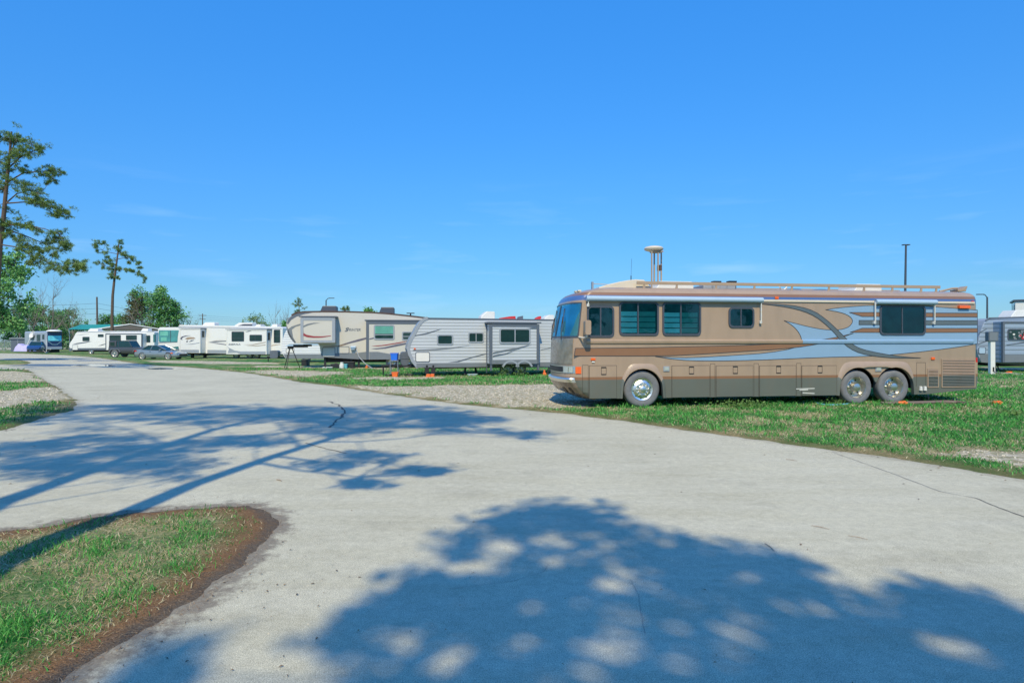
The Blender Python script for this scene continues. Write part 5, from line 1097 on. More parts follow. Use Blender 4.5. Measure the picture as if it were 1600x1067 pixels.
hatch(R_, 1529.5, 543, 1539, 552, m=M_AWN); q = R_.rect(1578, 484.6, 1625, 494, .6); ac_unit(R_.root, q[0], q[1], q[2] - .15, q[3], .6, 1.6, M_WPLAS, .2)
b = MB(); b.box(R_.uv(1565, 570)[0], R_.uv(1750, 570)[0], .2, 2.2, .35, .55); b.build('chassis', M_DARK, R_.root); x_, _ = R_.uv(1630, 575); simple_wheel(R_.root, x_, -.1, .37, .37); jack(R_, 1559, 568, .1, splay=-.1)
# tall blue and white structure just showing above that trailer
U = V('storage_cabin', 'tall blue and white cabin rising behind the grey blue trailer at the right edge', 'cabin', 1586, 46.0, -35)
b = MB(); b.box(0, 4.5, 0, 3.0, 0, 4.85); b.build('wall', M_WPLAS, U.root, bevel=.03); b = MB(); b.box(-.1, 4.6, -.1, 3.1, 4.85, 4.97); b.build('roof', M_FRAME, U.root)
b = MB(); b.box(-.012, -.002, .2, 2.8, 3.2, 4.8); w_ = b.build('blue_panel', M_BCAR, U.root)
for y0 in (.5, 1.5): b = MB(); b.box(-.03, -.013, y0, y0 + .7, 3.4, 4.6); b.build('window', M_DGLASS, U.root)

# ------------------------------------------------ cars
def car(name, label, loc, rz, paint, st, cab, wheels, R, extras=None, hw=.9):
    r = thing(name, label, 'car', loc, rz); b = MB()
    def sec(x, zb_, zt_, w): return [(x, -w * .86, zb_), (x, -w * .98, zb_ + .12), (x, -w, (zb_ + zt_) * .52), (x, -w * .96, zt_ - .04), (x, -w * .82, zt_), (x, w * .82, zt_), (x, w * .96, zt_ - .04), (x, w, (zb_ + zt_) * .52), (x, w * .98, zb_ + .12), (x, w * .86, zb_)]
    secs = [sec(*s) for s in st]; n = 10
    for a, c in zip(secs, secs[1:]): b.add(a + c, [(i, (i + 1) % n, (i + 1) % n + n, i + n) for i in range(n)])
    b.add(secs[0], [tuple(range(n))[::-1]]); b.add(secs[-1], [tuple(range(n))])
    body_ = b.build('body', paint, r, smooth=True, ang=40)
    b = MB(); fr_ = [[(x, -w, z), (x, w, z)] for (x, z, w) in cab]          # cab: base rear, roof rear, roof front, base front
    (xr, zr, wr), (xa, za, wa), (xb_, zb2, wb), (xf, zf, wf) = cab
    P = [(xr, -wr, zr), (xf, -wf, zf), (xb_, -wb, zb2), (xa, -wa, za), (xr, wr, zr), (xf, wf, zf), (xb_, wb, zb2), (xa, wa, za)]
    b.add(P, [(3, 2, 6, 7)], 0); b.add(P, [(0, 1, 2, 3), (5, 4, 7, 6)], 1); b.add(P, [(1, 5, 6, 2)], 1); b.add(P, [(4, 0, 3, 7)], 1)
    b.build('windows', [paint, M_DGLASS], r, bevel=.05, seg=2)
    b = MB()
    for sgn in (-1, 1):
        for t in (0.0, .46, 1.0):
            p0 = Vector((xr + (xf - xr) * (.02 + .96 * t) if t in (0.0, 1.0) else xr + (xf - xr) * .42, sgn * (wr + .004), zr)); p1 = Vector((xa + (xb_ - xa) * t, sgn * (wa + .012), za + .01)); b.tube([p0, p1], .035, 6)
        b.tube([(xa, sgn * wa, za + .005), (xb_, sgn * wb, zb2 + .005)], .03, 6)
    b.build('pillar', paint, r)
    for x in wheels:
        for sgn in (-1, 1):
            b = MB(); y0 = -hw + .0 if sgn < 0 else hw - .22
            b.lathe((x, y0, R), [(R * .66, 0), (R * .92, -.012), (R, .02), (R, .2), (R * .92, .22), (R * .2, .22)] if sgn < 0 else [(R * .2, 0), (R * .92, 0), (R, .02), (R, .2), (R * .92, .232), (R * .66, .22), (R * .2, .19)], 24); w = b.build('wheel', M_TYRE, r, smooth=True)
            if sgn < 0:
                q = MB(); q.lathe((x, y0, R), [(R * .68, -.004), (R * .63, .01), (R * .6, .06), (R * .2, .06), (R * .18, .0), (.001, -.005)], 24)
                for k in range(10): a = 2 * math.pi * k / 10; q.tube([(x + math.cos(a) * R * .15, y0 + .005, R + math.sin(a) * R * .15), (x + math.cos(a) * R * .64, y0 + .0, R + math.sin(a) * R * .64)], R * .045, 5)
                q.build('rim', M_ALU, w, smooth=True)
    b = MB()
    for x in wheels: b.lathe((x, -hw - .008, R + .03), [(R * 1.16, .0), (R * .9, .012)], 24)
    b.build('wheel_arch', M_BLACK, r)
    return r
SX = (205 - 800) / F * 63.0
sedan = car('sedan', 'silver blue sedan with dark alloy wheels, nose to the right, beside the SIERRA trailer', (SX + .1, 64.3, 0), math.radians(-7), M_CARG,
    [(0.0, .35, .78, .70), (.10, .25, .95, .84), (.55, .20, 1.02, .90), (1.3, .17, .98, .91), (2.4, .17, .94, .91), (3.4, .17, .92, .91), (4.2, .19, .80, .90), (4.75, .22, .68, .84), (4.92, .32, .58, .70)],
    [(.55, 1.0, .74), (1.45, 1.43, .60), (2.45, 1.44, .61), (3.55, .93, .74)], (.95, 3.82), .335)
b = MB(); b.box(4.55, 4.83, -.86, -.62, .62, .74); b.build('headlight', M_LAMP, sedan, bevel=.02); b = MB(); b.box(4.55, 4.83, .62, .86, .62, .74); b.build('headlight', M_LAMP, sedan, bevel=.02); b = MB(); b.box(4.80, 4.945, -.62, .62, .36, .56); b.build('grille', M_BLACK, sedan, bevel=.03)
b = MB(); b.box(.02, .3, -.87, -.6, .80, .92); b.build('tail_light', M_RED, sedan, bevel=.02); b = MB(); b.box(2.95, 3.12, -1.08, -.88, .95, 1.08); b.build('mirror', M_CARG, sedan, bevel=.03); b = MB(); b.prism(rrect(4.15, 4.36, .60, .72, .03), -.925, -.90); b.build('side_marker', M_AMBER, sedan)
for xx in (1.75, 2.75): b = MB(); b.box(xx, xx + .2, -.925, -.90, .80, .83); b.build('door_handle', M_BLACK, sedan)
JX = (172 - 800) / F * 71.5
jeep = car('off_roader', 'boxy graphite off roader with spoked wheels parked behind the silver blue sedan', (JX, 72.0, 0), math.radians(-2), M_JEEP,
    [(0.0, .55, 1.18, .78), (.05, .5, 1.22, .80), (1.0, .45, 1.22, .80), (2.4, .45, 1.22, .80), (3.05, .45, 1.2, .80), (4.1, .5, 1.15, .74), (4.3, .55, 1.0, .70)],
    [(.03, 1.2, .76), (.10, 1.92, .70), (2.35, 1.92, .70), (2.85, 1.2, .74)], (.85, 3.6), .43, hw=.93)
b = MB()
for xx in (.85, 3.6):
    for sgn in (-1, 1): b.prism([(xx - .62, .62), (xx - .45, .95), (xx + .45, .95), (xx + .65, .62), (xx + .58, .60), (xx + .42, .88), (xx - .42, .88), (xx - .55, .60)], -.97 if sgn < 0 else .72, -.72 if sgn < 0 else .97)
b.build('fender', M_SKIRT2, jeep, bevel=.02); b = MB(); b.box(.06, .95, -.79, .79, 1.25, 1.90); b.build('rear_top', M_JEEP, jeep, bevel=.05)
b = MB(); b.lathe((-.14, 0, .98), [(.15, 0), (.38, .0), (.40, .05), (.40, .18), (.2, .2)], 24, axis='x'); b.build('spare_wheel', M_TYRE, jeep, smooth=True)
b = MB(); b.box(.25, .75, -.80, -.79, 1.35, 1.75); b.build('rear_window', M_DGLASS, jeep)
bc = car('sedan', 'small blue car at the far left, in front of the navy and silver coach', ((62 - 800) / F * 96, 96.0, 0.35), math.radians(-62), M_BCAR,
    [(0.0, .35, .78, .70), (.10, .25, .95, .84), (.55, .20, 1.0, .88), (2.4, .17, .95, .9), (3.4, .17, .92, .9), (4.2, .2, .80, .88), (4.5, .32, .58, .70)], [(.55, 1.0, .74), (1.3, 1.45, .62), (2.4, 1.46, .62), (3.3, .93, .74)], (.9, 3.5), .32)
# navy and silver coach at the far left
N_ = V('motorhome', 'navy and silver bus motorhome facing the road at the far left, under tall trees', 'motorhome', 73.5, 100.0, 57)
wN = N_.uv(97, 535)[0]; b = MB(); b.prism([(0, .75), (wN, .75), (wN, 3.35), (wN - .12, 3.55), (.12, 3.55), (0, 3.35)], 0, 9.0); b.build('body', M_SILV, N_.root, bevel=.08)
b = MB(); b.prism([(.05, 1.0), (wN - .05, 1.0), (wN - .03, 3.45), (.03, 3.45)], -.03, 0); b.build('front_panel', M_SUV, N_.root, bevel=.03)
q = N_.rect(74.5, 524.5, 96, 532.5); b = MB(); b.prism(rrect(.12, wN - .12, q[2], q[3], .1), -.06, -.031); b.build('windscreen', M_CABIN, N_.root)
b = MB(); b.line([(.1, q[2] - .05), (wN * .35, 1.35), (wN * .65, 1.35), (wN - .1, q[2] - .05)], .09, -.035); b.build('chrome_chevron', M_CHROME, N_.root); b = MB(); b.box(.0, wN, -.08, 0, .55, .98); b.build('bumper', M_SILV, N_.root, bevel=.04)
for y0, y1, z0, z1 in ((1.0, 1.8, 2.2, 3.0), (2.6, 4.0, 1.9, 3.0), (5.0, 6.5, 2.1, 3.0)): b = MB(); b.box(-.03, -.002, y0, y1, z0, z1); w_ = b.build('window', M_FRAME, N_.root); b = MB(); b.box(-.036, -.031, y0 + .08, y1 - .08, z0 + .08, z1 - .08); b.build('pane', M_DGLASS, w_)
b = MB(); b.lathe((wN * .5, .2, 3.5), [(1.1, 0), (1.0, .15), (.5, .28), (.001, .3)], 24, axis='z'); b.build('roof_fairing', M_WPLAS, N_.root, smooth=True)
b = MB(); b.box(.2, wN - .2, .4, 8.8, .05, .8); b.build('chassis', M_DARK, N_.root)
b = MB(); b.lathe((0, 0, 0), [(.001, .0), (.5, .08), (.85, .28), (1.0, .55), (.96, .55), (.8, .3), (.5, .12), (.001, .05)], 28, axis='y'); b.tube([(0, .1, 0), (0, .6, -.5), (0, .7, -3.2)], .06, 8)
o = b.build('satellite_dish', M_WPLAS, None, smooth=True); pt = at(53, 521.6, 103); o.location = (pt.x, pt.y, 2.9); o.scale = (.62, .62, .62); o.rotation_euler = (math.radians(20), 0, math.radians(160)); tag(o, 'white satellite dish on a pole beside the navy and silver coach', 'dish')
Dk = V('storage_shed', 'low dark slate shed with a pale flat roof at the far left, under trees', 'shed', 17, 108.0, 10)
q = Dk.rect(17, 528.5, 50, 545); b = MB(); b.box(0, q[1], 0, 3, 0, q[3] - .1); b.build('wall', M_GTRIM, Dk.root, bevel=.02); b = MB(); b.box(-.15, q[1] + .2, -.2, 3.1, q[3] - .1, q[3] + .06); b.build('roof', M_LTRIM, Dk.root); b = MB(); b.box(q[1] * .32, q[1] * .34, -.02, 0, .1, q[3] - .15); b.build('door_edge', M_LTRIM, Dk.root)
rr = random.Random(9); vs, fs = [], []; nx, ny = 14, 8
for j in range(ny + 1):
    for i in range(nx + 1):
        u, v_ = i / nx, j / ny; e = min(u, 1 - u, v_ * .8, (1 - v_) * .8) * 5; h_ = min(1, e) ** .5 * (1.15 - .25 * u + .12 * math.sin(u * 9)); vs.append(((u - .5) * 2.3, (v_ - .5) * 1.8, h_ + rr.uniform(-.03, .03) * min(1, e)))
for j in range(ny):
    for i in range(nx): a = j * (nx + 1) + i; fs.append((a, a + 1, a + nx + 2, a + nx + 1))
b = MB(); b.add(vs, fs); o = b.build('covered_machine', M_LAV, None, smooth=True); o.location = ((39 - 800) / F * 98, 98, 0.3); tag(o, 'rumpled lavender tarp draped over a small machine beside the dark shed', 'tarp')

# ------------------------------------------------ small things round the trailers
def place(o, px, Y, z=0): o.location = ((px - CX) / F * Y, Y, z); return o
t = thing('tripod_stand', 'black steel tripod standing under the raised nose of the beige fifth wheel', 'stand', ((454 - 800) / F * 42.3, 42.3, 0))
hd = 1.85 - (543.5 - CY) / F * 42.3
for a in (20, 150, 265):
    b = MB(); b.tube([(math.cos(math.radians(a)) * .08, math.sin(math.radians(a)) * .08, hd), (math.cos(math.radians(a)) * .62, math.sin(math.radians(a)) * .62, 0)], .028, 6); b.build('leg', M_BLACK, t)
b = MB(); b.lathe((0, 0, hd - .08), [(.001, 0), (.16, 0), (.2, .06), (.2, .2), (.001, .2)], 16, axis='z'); b.build('head', M_BLACK, t, smooth=True)
def bin_box(name, label, cat, px, Y, w, d, h, m, lid=None, z=0.0, handle=True):
    r = thing(name, label, cat, ((px - CX) / F * Y, Y, z)); b = MB(); b.add([(-w * .42, -d * .42, 0), (w * .42, -d * .42, 0), (w * .42, d * .42, 0), (-w * .42, d * .42, 0), (-w / 2, -d / 2, h), (w / 2, -d / 2, h), (w / 2, d / 2, h), (-w / 2, d / 2, h)], [(3, 2, 1, 0), (4, 5, 6, 7), (0, 1, 5, 4), (1, 2, 6, 5), (2, 3, 7, 6), (3, 0, 4, 7)]); b.build('tub', m, r, bevel=.03)
    b = MB(); b.ring(rrect(-w * .53, w * .53, h - .05, h + .01, .01), rrect(-w * .47, w * .47, h - .04, h, .005), -d * .53, d * .53); b.build('rim', lid or m, r); return r
bin_box('plastic_tub', 'bright blue plastic tub standing beside the ribbed trailer nose', 'tub', 616.5, 32.7, .38, .34, .38, M_BBLUE, z=.85)
b = MB()
for dx in (-.2, .2):
    for dy in (-.15, .15): b.bar((dx, dy, 0), (dx, dy, .83), .02)
b.box(-.24, .24, -.2, .2, .82, .85); place(tag(b.build('folding_stand', M_STEEL, None), 'thin legged folding stand holding the blue tub', 'stand'), 616.5, 32.7)
bin_box('plastic_tub', 'orange plastic tub on the grass below the blue tub', 'tub', 617.5, 31.9, .32, .3, .26, M_ORANGE)
for i, (px, lab) in enumerate(((669, 'left orange levelling block under the ribbed trailer nose jack'), (675.5, 'right orange levelling block under the ribbed trailer nose jack'))):
    b = MB()
    for k in range(3): b.box(-.12 + k * .02, .12 - k * .01, -.13, .13, k * .06, k * .06 + .055)
    place(tag(b.build('levelling_block', M_ORANGE, None, bevel=.008), lab, 'block', 'levelling blocks under the trailer'), px, 31.6 + .15 * i)
x0 = None
for px, lab in ((667, 'left black jack post under the ribbed trailer nose'), (677, 'right black jack post under the ribbed trailer nose')):
    b = MB(); b.tube([(0, 0, .17), (0, 0, .62)], .05, 8); b.prism(rrect(-.11, .11, .17, .50, .08), -.05, .05); place(tag(b.build('jack_post', M_BLACK, None), lab, 'jack', 'jack posts under the ribbed trailer'), px, 32.0)
for px, Y, r_, lab in ((607, 32.6, .16, 'dark coiled hose on the ground left of the orange tub'), (640, 32.5, .18, 'dark coiled hose on the ground right of the orange tub')):
    b = MB()
    for k in range(3): b.tube([(math.cos(a) * (r_ + .03 * k), math.sin(a) * (r_ + .02 * k) * .9, .03 + .03 * k) for a in [2 * math.pi * i / 18 for i in range(19)]], .022, 6)
    b.tube([(r_, 0, .03), (r_ + .3, .1, .03), (r_ + .55, -.05, .03)], .022, 6); place(tag(b.build('coiled_hose', M_BLACK, None), lab, 'hose', 'coiled hoses beside the ribbed trailer'), px, Y)
def gas_bottle(px, Y, lab, m=M_WPLAS):
    r = thing('gas_bottle', lab, 'gas bottle', ((px - CX) / F * Y, Y, 0)); b = MB(); b.lathe((0, 0, 0), [(.11, .0), (.13, .03), (.155, .06), (.16, .2), (.15, .30), (.08, .36), (.02, .38)], 20, axis='z'); b.build('cylinder', m, r, smooth=True)
    b = MB(); b.lathe((0, 0, .36), [(.10, 0), (.105, .1), (.095, .1), (.09, 0)], 16, axis='z'); b.build('collar', m, r); return r
gas_bottle(534, 41.3, 'white gas bottle on the grass in front of the beige fifth wheel')
def clutter(name, label, cat, px, Y, parts_, m):
    b = MB()
    for p in parts_: b.box(*p)
    return place(tag(b.build(name, m, None, bevel=.02), label, cat), px, Y)
clutter('tool_box', 'black tool box on the grass left of the white gas bottle', 'box', 525, 41.5, [(-.32, .3, -.2, .2, 0, .34), (-.1, .1, -.03, .03, .34, .40)], M_BLACK)
clutter('storage_crate', 'dark crate under the beige fifth wheel, right of the white gas bottle', 'crate', 546, 41.9, [(-.32, .34, -.22, .22, 0, .42), (-.36, .38, -.25, .25, .42, .48)], M_BLACK)
clutter('storage_crate', 'teal crate beside the white gas bottle under the fifth wheel', 'crate', 540.5, 41.5, [(-.10, .10, -.15, .15, 0, .30), (-.12, .12, -.17, .17, .30, .34)], M_BHOSE)
clutter('waste_bin', 'black square bin on the grass under the small pale trailer', 'bin', 477.5, 46.5, [(-.26, .26, -.2, .2, 0, .42), (-.29, .29, -.23, .23, .42, .48)], M_BLACK)
clutter('folded_chair', 'crumpled white folded chair lying beside the black tool box', 'chair', 513, 41.2, [(-.35, .25, -.12, .12, .02, .10), (-.1, .32, -.2, .0, .10, .15), (-.36, -.2, -.16, .1, .08, .14)], M_WPLAS)
clutter('water_jug', 'orange capped jug on the grass under the beige fifth wheel slide out', 'jug', 573, 40.9, [(-.08, .08, -.06, .06, 0, .20), (-.04, .04, -.03, .03, .20, .27)], M_ORANGE)
clutter('dog_bowl', 'pale blue basin on the grass under the ribbed trailer', 'basin', 738.5, 33.2, [(-.25, .25, -.15, .15, 0, .08), (-.28, .28, -.18, .18, .08, .11)], M_AWN)
clutter('chock', 'red wheel chock on the grass between the ribbed trailer and the coach', 'chock', 850.5, 33.3, [(-.08, .10, -.1, .1, 0, .16), (-.05, .05, -.05, .05, .16, .30)], M_ORANGE)
# weeds growing round the ribbed trailer wheels, under the coach
M_WEED = mat('weed_leaf', (0.10, 0.19, 0.04), 0.7, 0, 0.4, 9)
def weed(name, label, px, Y, w, h, n, seed):
    g = np.random.default_rng(seed); c = np.stack([g.normal(0, w / 2.4, n), g.normal(0, w / 3.0, n), np.abs(g.normal(0, h / 1.8, n)) + .02], 1); sz = g.uniform(.02, .05, n)
    u = g.normal(size=(n, 3)); u /= np.linalg.norm(u, axis=1)[:, None]; v_ = np.cross(u, g.normal(size=(n, 3))); v_ /= np.linalg.norm(v_, axis=1)[:, None]
    Vv = np.stack([c - u * sz[:, None], c + v_ * sz[:, None] * .5, c + u * sz[:, None], c - v_ * sz[:, None] * .5], 1).reshape(-1, 3); o = mesh_np(name, Vv, np.arange(4 * n).reshape(-1, 4), M_WEED); place(o, px, Y); return tag(o, label, 'weed')
weed('weed', 'leafy weed by the left wheel of the ribbed trailer', 786, 32.4, .5, .5, 260, 1); weed('weed', 'leafy weed by the right wheel of the ribbed trailer', 811, 32.6, .5, .45, 240, 2)
tag_ = weed('weed', 'wide low weed patch under the middle of the tan coach', 1165, 17.1, 1.0, .16, 700, 3); tag_['kind'] = 'stuff'; weed('weed', 'small weed tuft left of the tan coach rear wheels', 1305, 17.9, .35, .14, 160, 4); weed('weed', 'dark weed tuft at the right edge of the lawn', 1585, 15.4, .5, .10, 240, 5)
# hoses and connectors beside the coach
def hose(name, label, cat, pts, r, m, z=.035): 
    b = MB(); P = [(*gp(*p), z + (p[2] if len(p) > 2 else 0)) for p in [(q[0], q[1]) for q in pts]]; b.tube(P, r, 8); return tag(b.build(name, m, None, smooth=True), label, cat)
hose('sewer_hose', 'grey brown sewer hose lying along the grass behind the coach rear wheels', 'hose', [(1376, 632.8), (1400, 632.5), (1425, 632.2), (1450, 631.6), (1475, 630.6), (1495, 631.2), (1510, 632.8), (1521, 634.5)], .055, M_HOSE, .05)
hose('water_hose', 'pale blue water hose curling under the coach ahead of its rear wheels', 'hose', [(1271, 622), (1273, 629), (1279, 633), (1292, 634.6), (1308, 634.6), (1327, 632.8)], .022, M_BHOSE, .04)
hose('extension_lead', 'thin dark cord hanging from the coach side near its rear', 'cord', [(1446, 617), (1450, 623), (1451, 630)], .02, M_BLACK, .15)
for px, py, lab in ((1409, 632.6, 'orange hose coupling on the sewer hose beside the coach rear wheel'), (1557, 632.3, 'orange hose coupling lying alone on the lawn right of the coach')):
    b = MB(); b.lathe((0, 0, .07), [(.001, -.14), (.05, -.14), (.07, -.08), (.07, .05), (.085, .05), (.085, .12), (.04, .13), (.04, .2), (.001, .2)], 14, axis='x'); o = tag(b.build('hose_coupling', M_ORANGE, None, smooth=True), lab, 'coupling', 'orange hose couplings'); o.location = (*gp(px, py), 0); o.scale = (.8, .8, .8)
# white power post at the right
pp = thing('power_post', 'white square power post with a grey meter box on top, right of the coach', 'post', (*gp(1549.5, 585), 0)); pY = gp(1549.5, 585)[1]
b = MB(); b.box(-.13, .13, -.1, .1, 0, 1.87); b.build('post', M_WPLAS, pp, bevel=.012); b = MB(); b.prism(rrect(-.28, .27, 1.86, 2.40, .05), -.14, .12); m_ = b.build('meter_box', M_GTRIM, pp, bevel=.02); b = MB(); b.prism(rrect(-.23, .22, 1.91, 2.35, .03), -.15, -.14); b.build('cover', M_SKIRT2, m_)
b = MB(); b.box(-.02, .05, -.13, -.1, .18, .42); b.tube([(.02, -.11, .25), (.06, -.16, .12), (.3, -.3, .03)], .018, 6); b.build('outlet', M_BLACK, pp)
hose('extension_lead', 'white cord trailing on the grass from the foot of the power post', 'cord', [(1551, 580), (1557, 582.5), (1566, 583.4), (1580, 584), (1598, 585.5)], .02, M_WPLAS, .03)
b = MB(); b.box(-.12, .14, -.06, .06, 0, .11); b.box(-.2, -.12, -.04, .04, .03, .08); o = tag(b.build('cord_connector', M_ORANGE, None, bevel=.02), 'orange cord connector on the grass at the foot of the power post', 'connector'); o.location = (*gp(1577, 583.2), 0)
# white post with a triangular brace by the far road
b = MB(); b.bar((0, 0, 0), (0, 0, 2.1), .05); b.tube([(0, 0, .02), (-.75, 0, .62), (.75, 0, .62), (0, 0, .02)], .045, 6); place(tag(b.build('marker_post', M_WPLAS, None), 'thin white post with a triangular brace on the grass in front of the navy coach', 'post'), 72.5, 97)

# ------------------------------------------------ green roofed pavilion
Pv = V('pavilion', 'open pavilion with green metal roof behind the white trailer at the far left', 'pavilion', 104, 112.0, -6)
e0, rg0, rg1, g1, g0 = Pv.uv(106, 514.5), Pv.uv(122, 506.8, 4), Pv.uv(177, 506.8, 4), Pv.uv(208, 516.5), Pv.uv(148, 516.5)
eL, eR = e0[0], Pv.uv(208, 515)[0]; rdg = rg1[1]
b = MB(); D0, D1 = 0.0, 9.0; xm = Pv.uv(175, 507)[0]; xl = Pv.uv(146, 516)[0]
b.add([(eL, D0, e0[1]), (xl, D0, e0[1] - .05), (xm, D0 + 4.5, rdg), (rg0[0], D0 + 4.5, rdg), (eL, D1, e0[1]), (eR, D1, e0[1])], [(0, 1, 2, 3), (4, 3, 2, 5)])
b.add([(eL, D0, e0[1] - .12), (xl, D0, e0[1] - .17), (xm, D0 + 4.5, rdg - .12), (rg0[0], D0 + 4.5, rdg - .12), (eL, D1, e0[1] - .12), (eR, D1, e0[1] - .12)], [(3, 2, 1, 0), (5, 2, 3, 4)]); b.build('roof', M_GREENR, Pv.root)
b = MB(); b.add([(xl, D0 + .02, e0[1] - .1), (eR, D1, e0[1] - .1), (xm, D0 + 4.5, rdg - .02)], [(0, 1, 2)]); b.add([(xl - .2, D0 + .02, e0[1] - .1), (eR - .2, D1, e0[1] - .1), (xm - .2, D0 + 4.5, rdg - .02)], [(2, 1, 0)]); b.build('gable', M_GABLE, Pv.root)
b = MB(); b.tube([(xl, D0, e0[1] - .05), (xm, D0 + 4.5, rdg + .02), (eR, D1, e0[1] - .05)], .12, 4); b.build('barge_board', M_WPLAS, Pv.root)
for x_, y_ in ((eL + .2, .2), (eL + .9, 4.5), (eL + 1.3, 8.8), (xl, .3), (eR - .3, 8.8)):
    b = MB(); b.box(x_ - .07, x_ + .07, y_ - .07, y_ + .07, 0, e0[1] - .1); b.build('post', M_STEEL, Pv.root)

# ------------------------------------------------ chain-link fence, poles, lamps, wires
fe = thing('chain_link_fence', 'chain link fence on steel posts at the far left under the trees', 'fence', ((-40 - 800) / F * 116, 116, 0)); fl_ = (19 + 40) / F * 116
for k in range(6): b = MB(); b.bar((fl_ * k / 5, 0, 0), (fl_ * k / 5, 0, 2.1), .04); b.build('post', M_STEEL, fe)
b = MB(); b.bar((0, 0, 2.08), (fl_, 0, 2.08), .03)
for k in range(60): xa = fl_ * k / 60; b.bar((xa, 0, .05), (min(xa + .7, fl_), 0, 2.05), .008, n=3); b.bar((min(xa + .7, fl_), 0, .05), (xa, 0, 2.05), .008, n=3)
b.build('mesh', M_STEEL, fe)
def lamp_post(label, px, py_top, Y, arm, lean=0.0):
    r = thing('lamp_post', label, 'lamp post', ((px - CX) / F * Y, Y, 0), 0, 'parking lot lamp posts'); zt_ = H - (py_top - CY) / F * Y
    b = MB(); b.tube([(0, 0, 0), (lean, 0, zt_)], [.085, .055] if arm == 'T' else [.13, .09], 10); b.build('pole', M_FRAME, r)
    b = MB()
    if arm == 'T': b.box(lean - .21, lean - .07, -.12, .12, zt_, zt_ + .06); b.box(lean + .07, lean + .21, -.12, .12, zt_, zt_ + .06); b.box(lean - .12, lean + .12, -.05, .05, zt_ + .01, zt_ + .07)
    else: b.tube([(0, 0, zt_ - .1), (arm * .25, 0, zt_ + .25), (arm * .5, 0, zt_ + .3)], .06, 6); b.box(min(arm * .45, arm * 1.25), max(arm * .45, arm * 1.25), -.18, .18, zt_ + .26, zt_ + .36)
    b.build('lamp_head', M_FRAME, r, bevel=.02); return r
lamp_post('tall dark twin headed lamp post rising behind the tan coach', 1412.5, 383.5, 38.0, 'T', .12)
lamp_post('far lamp post with one arm rising behind the grey blue trailer', 1542.5, 464, 75.0, -1); lamp_post('far lamp post with one arm rising behind the beige fifth wheel', 509.5, 469, 95.0, 1)
r = thing('utility_pole', 'bare wooden utility pole rising behind the green roofed pavilion', 'utility pole', ((152.5 - 800) / F * 130, 130, 0)); b = MB(); b.tube([(0, 0, 0), (-.15, 0, H + (CY - 464) / F * 130)], [.22, .15], 10); b.build('pole', M_WOODP, r)
r2 = thing('utility_pole', 'far utility pole with two cross arms rising behind the SIERRA trailer', 'utility pole', ((316.5 - 800) / F * 230, 230, 0)); zt_ = H + (CY - 490) / F * 230
b = MB(); b.tube([(0, 0, 0), (0, 0, zt_)], [.25, .16], 8); b.build('pole', M_WOODP, r2); b = MB(); b.box(-1.4, 1.4, -.08, .08, zt_ - .8, zt_ - .6); b.build('cross_arm', M_WOODP, r2); b = MB(); b.box(-1.1, 1.1, -.08, .08, zt_ - 2.2, zt_ - 2.0); b.build('cross_arm', M_WOODP, r2)
for i, (yl, yr, lab) in enumerate(((474, 494, 'uppermost thin wire crossing the sky past both utility poles'), (482, 497, 'middle thin wire crossing the sky past both utility poles'), (490, 500, 'lowest thin wire crossing the sky past both utility poles'))):
    A_, C_, E_ = at(-200, yl - 8, 108), at(152.5, yl, 130) if i == 0 else at(152.5, yl, 131), at(316.5, yr - 1, 230); G_ = at(520, yr + 6, 420); P = []
    for p, q in ((A_, C_), (C_, E_), (E_, G_)):
        for k in range(8): t_ = k / 8; v_ = p.lerp(q, t_); v_.z -= 2.2 * t_ * (1 - t_) * 1.6; P.append(v_)
    b = MB(); b.tube(P + [G_], .022, 4, cap=False); tag(b.build('power_line', M_FRAME, None), lab, 'wire', 'power lines at the left')
# ================================================================== trees
def leaf_material(name, dark, mid, light, trans=.3):
    return blade_material(name, [(0.0, dark), (0.5, mid), (1.0, light)], True)
M_NEEDLE = leaf_material('pine_needles', (0.055, 0.115, 0.030), (0.165, 0.27, 0.072), (0.38, 0.48, 0.155))
M_LEAF = leaf_material('fresh_spring_leaves', (0.055, 0.18, 0.05), (0.16, 0.38, 0.115), (0.35, 0.58, 0.22))
M_LEAFD = leaf_material('dark_green_leaves', (0.038, 0.13, 0.036), (0.10, 0.28, 0.080), (0.23, 0.45, 0.15))
M_LEAFP = leaf_material('pale_budding_leaves', (0.09, 0.17, 0.07), (0.19, 0.31, 0.13), (0.34, 0.46, 0.22))
M_LEAFB = leaf_material('olive_brown_leaves', (0.05, 0.055, 0.022), (0.11, 0.11, 0.045), (0.19, 0.17, 0.08))

def needles_mesh(C, Rb, g, per, ln, wd, up=0.35):    # tufts of needles: C centres, Rb spread of each centre
    n = len(C) * per; c = np.repeat(C, per, 0); r = np.repeat(Rb, per)
    o = g.normal(size=(n // 9 + 1, 3)); o = np.repeat(o, 9, 0)[:n]; pos = c + o * r[:, None] * np.array([.62, .62, .46]) * .8
    d = g.normal(size=(n, 3)); d[:, 2] += up; d /= np.linalg.norm(d, axis=1)[:, None]
    s = np.cross(d, g.normal(size=(n, 3))); s /= np.linalg.norm(s, axis=1)[:, None]; L = ln * g.uniform(.6, 1.2, n)[:, None]
    V_ = np.stack([pos - s * wd, pos + s * wd, pos + d * L], 1).reshape(-1, 3); t = np.repeat(np.clip(g.normal(.5, .2, n // 9 + 1), 0, 1), 9)[:n] + g.normal(0, .12, n)
    return V_, np.arange(3 * n).reshape(-1, 3), np.repeat(np.clip(t, 0, 1), 3)
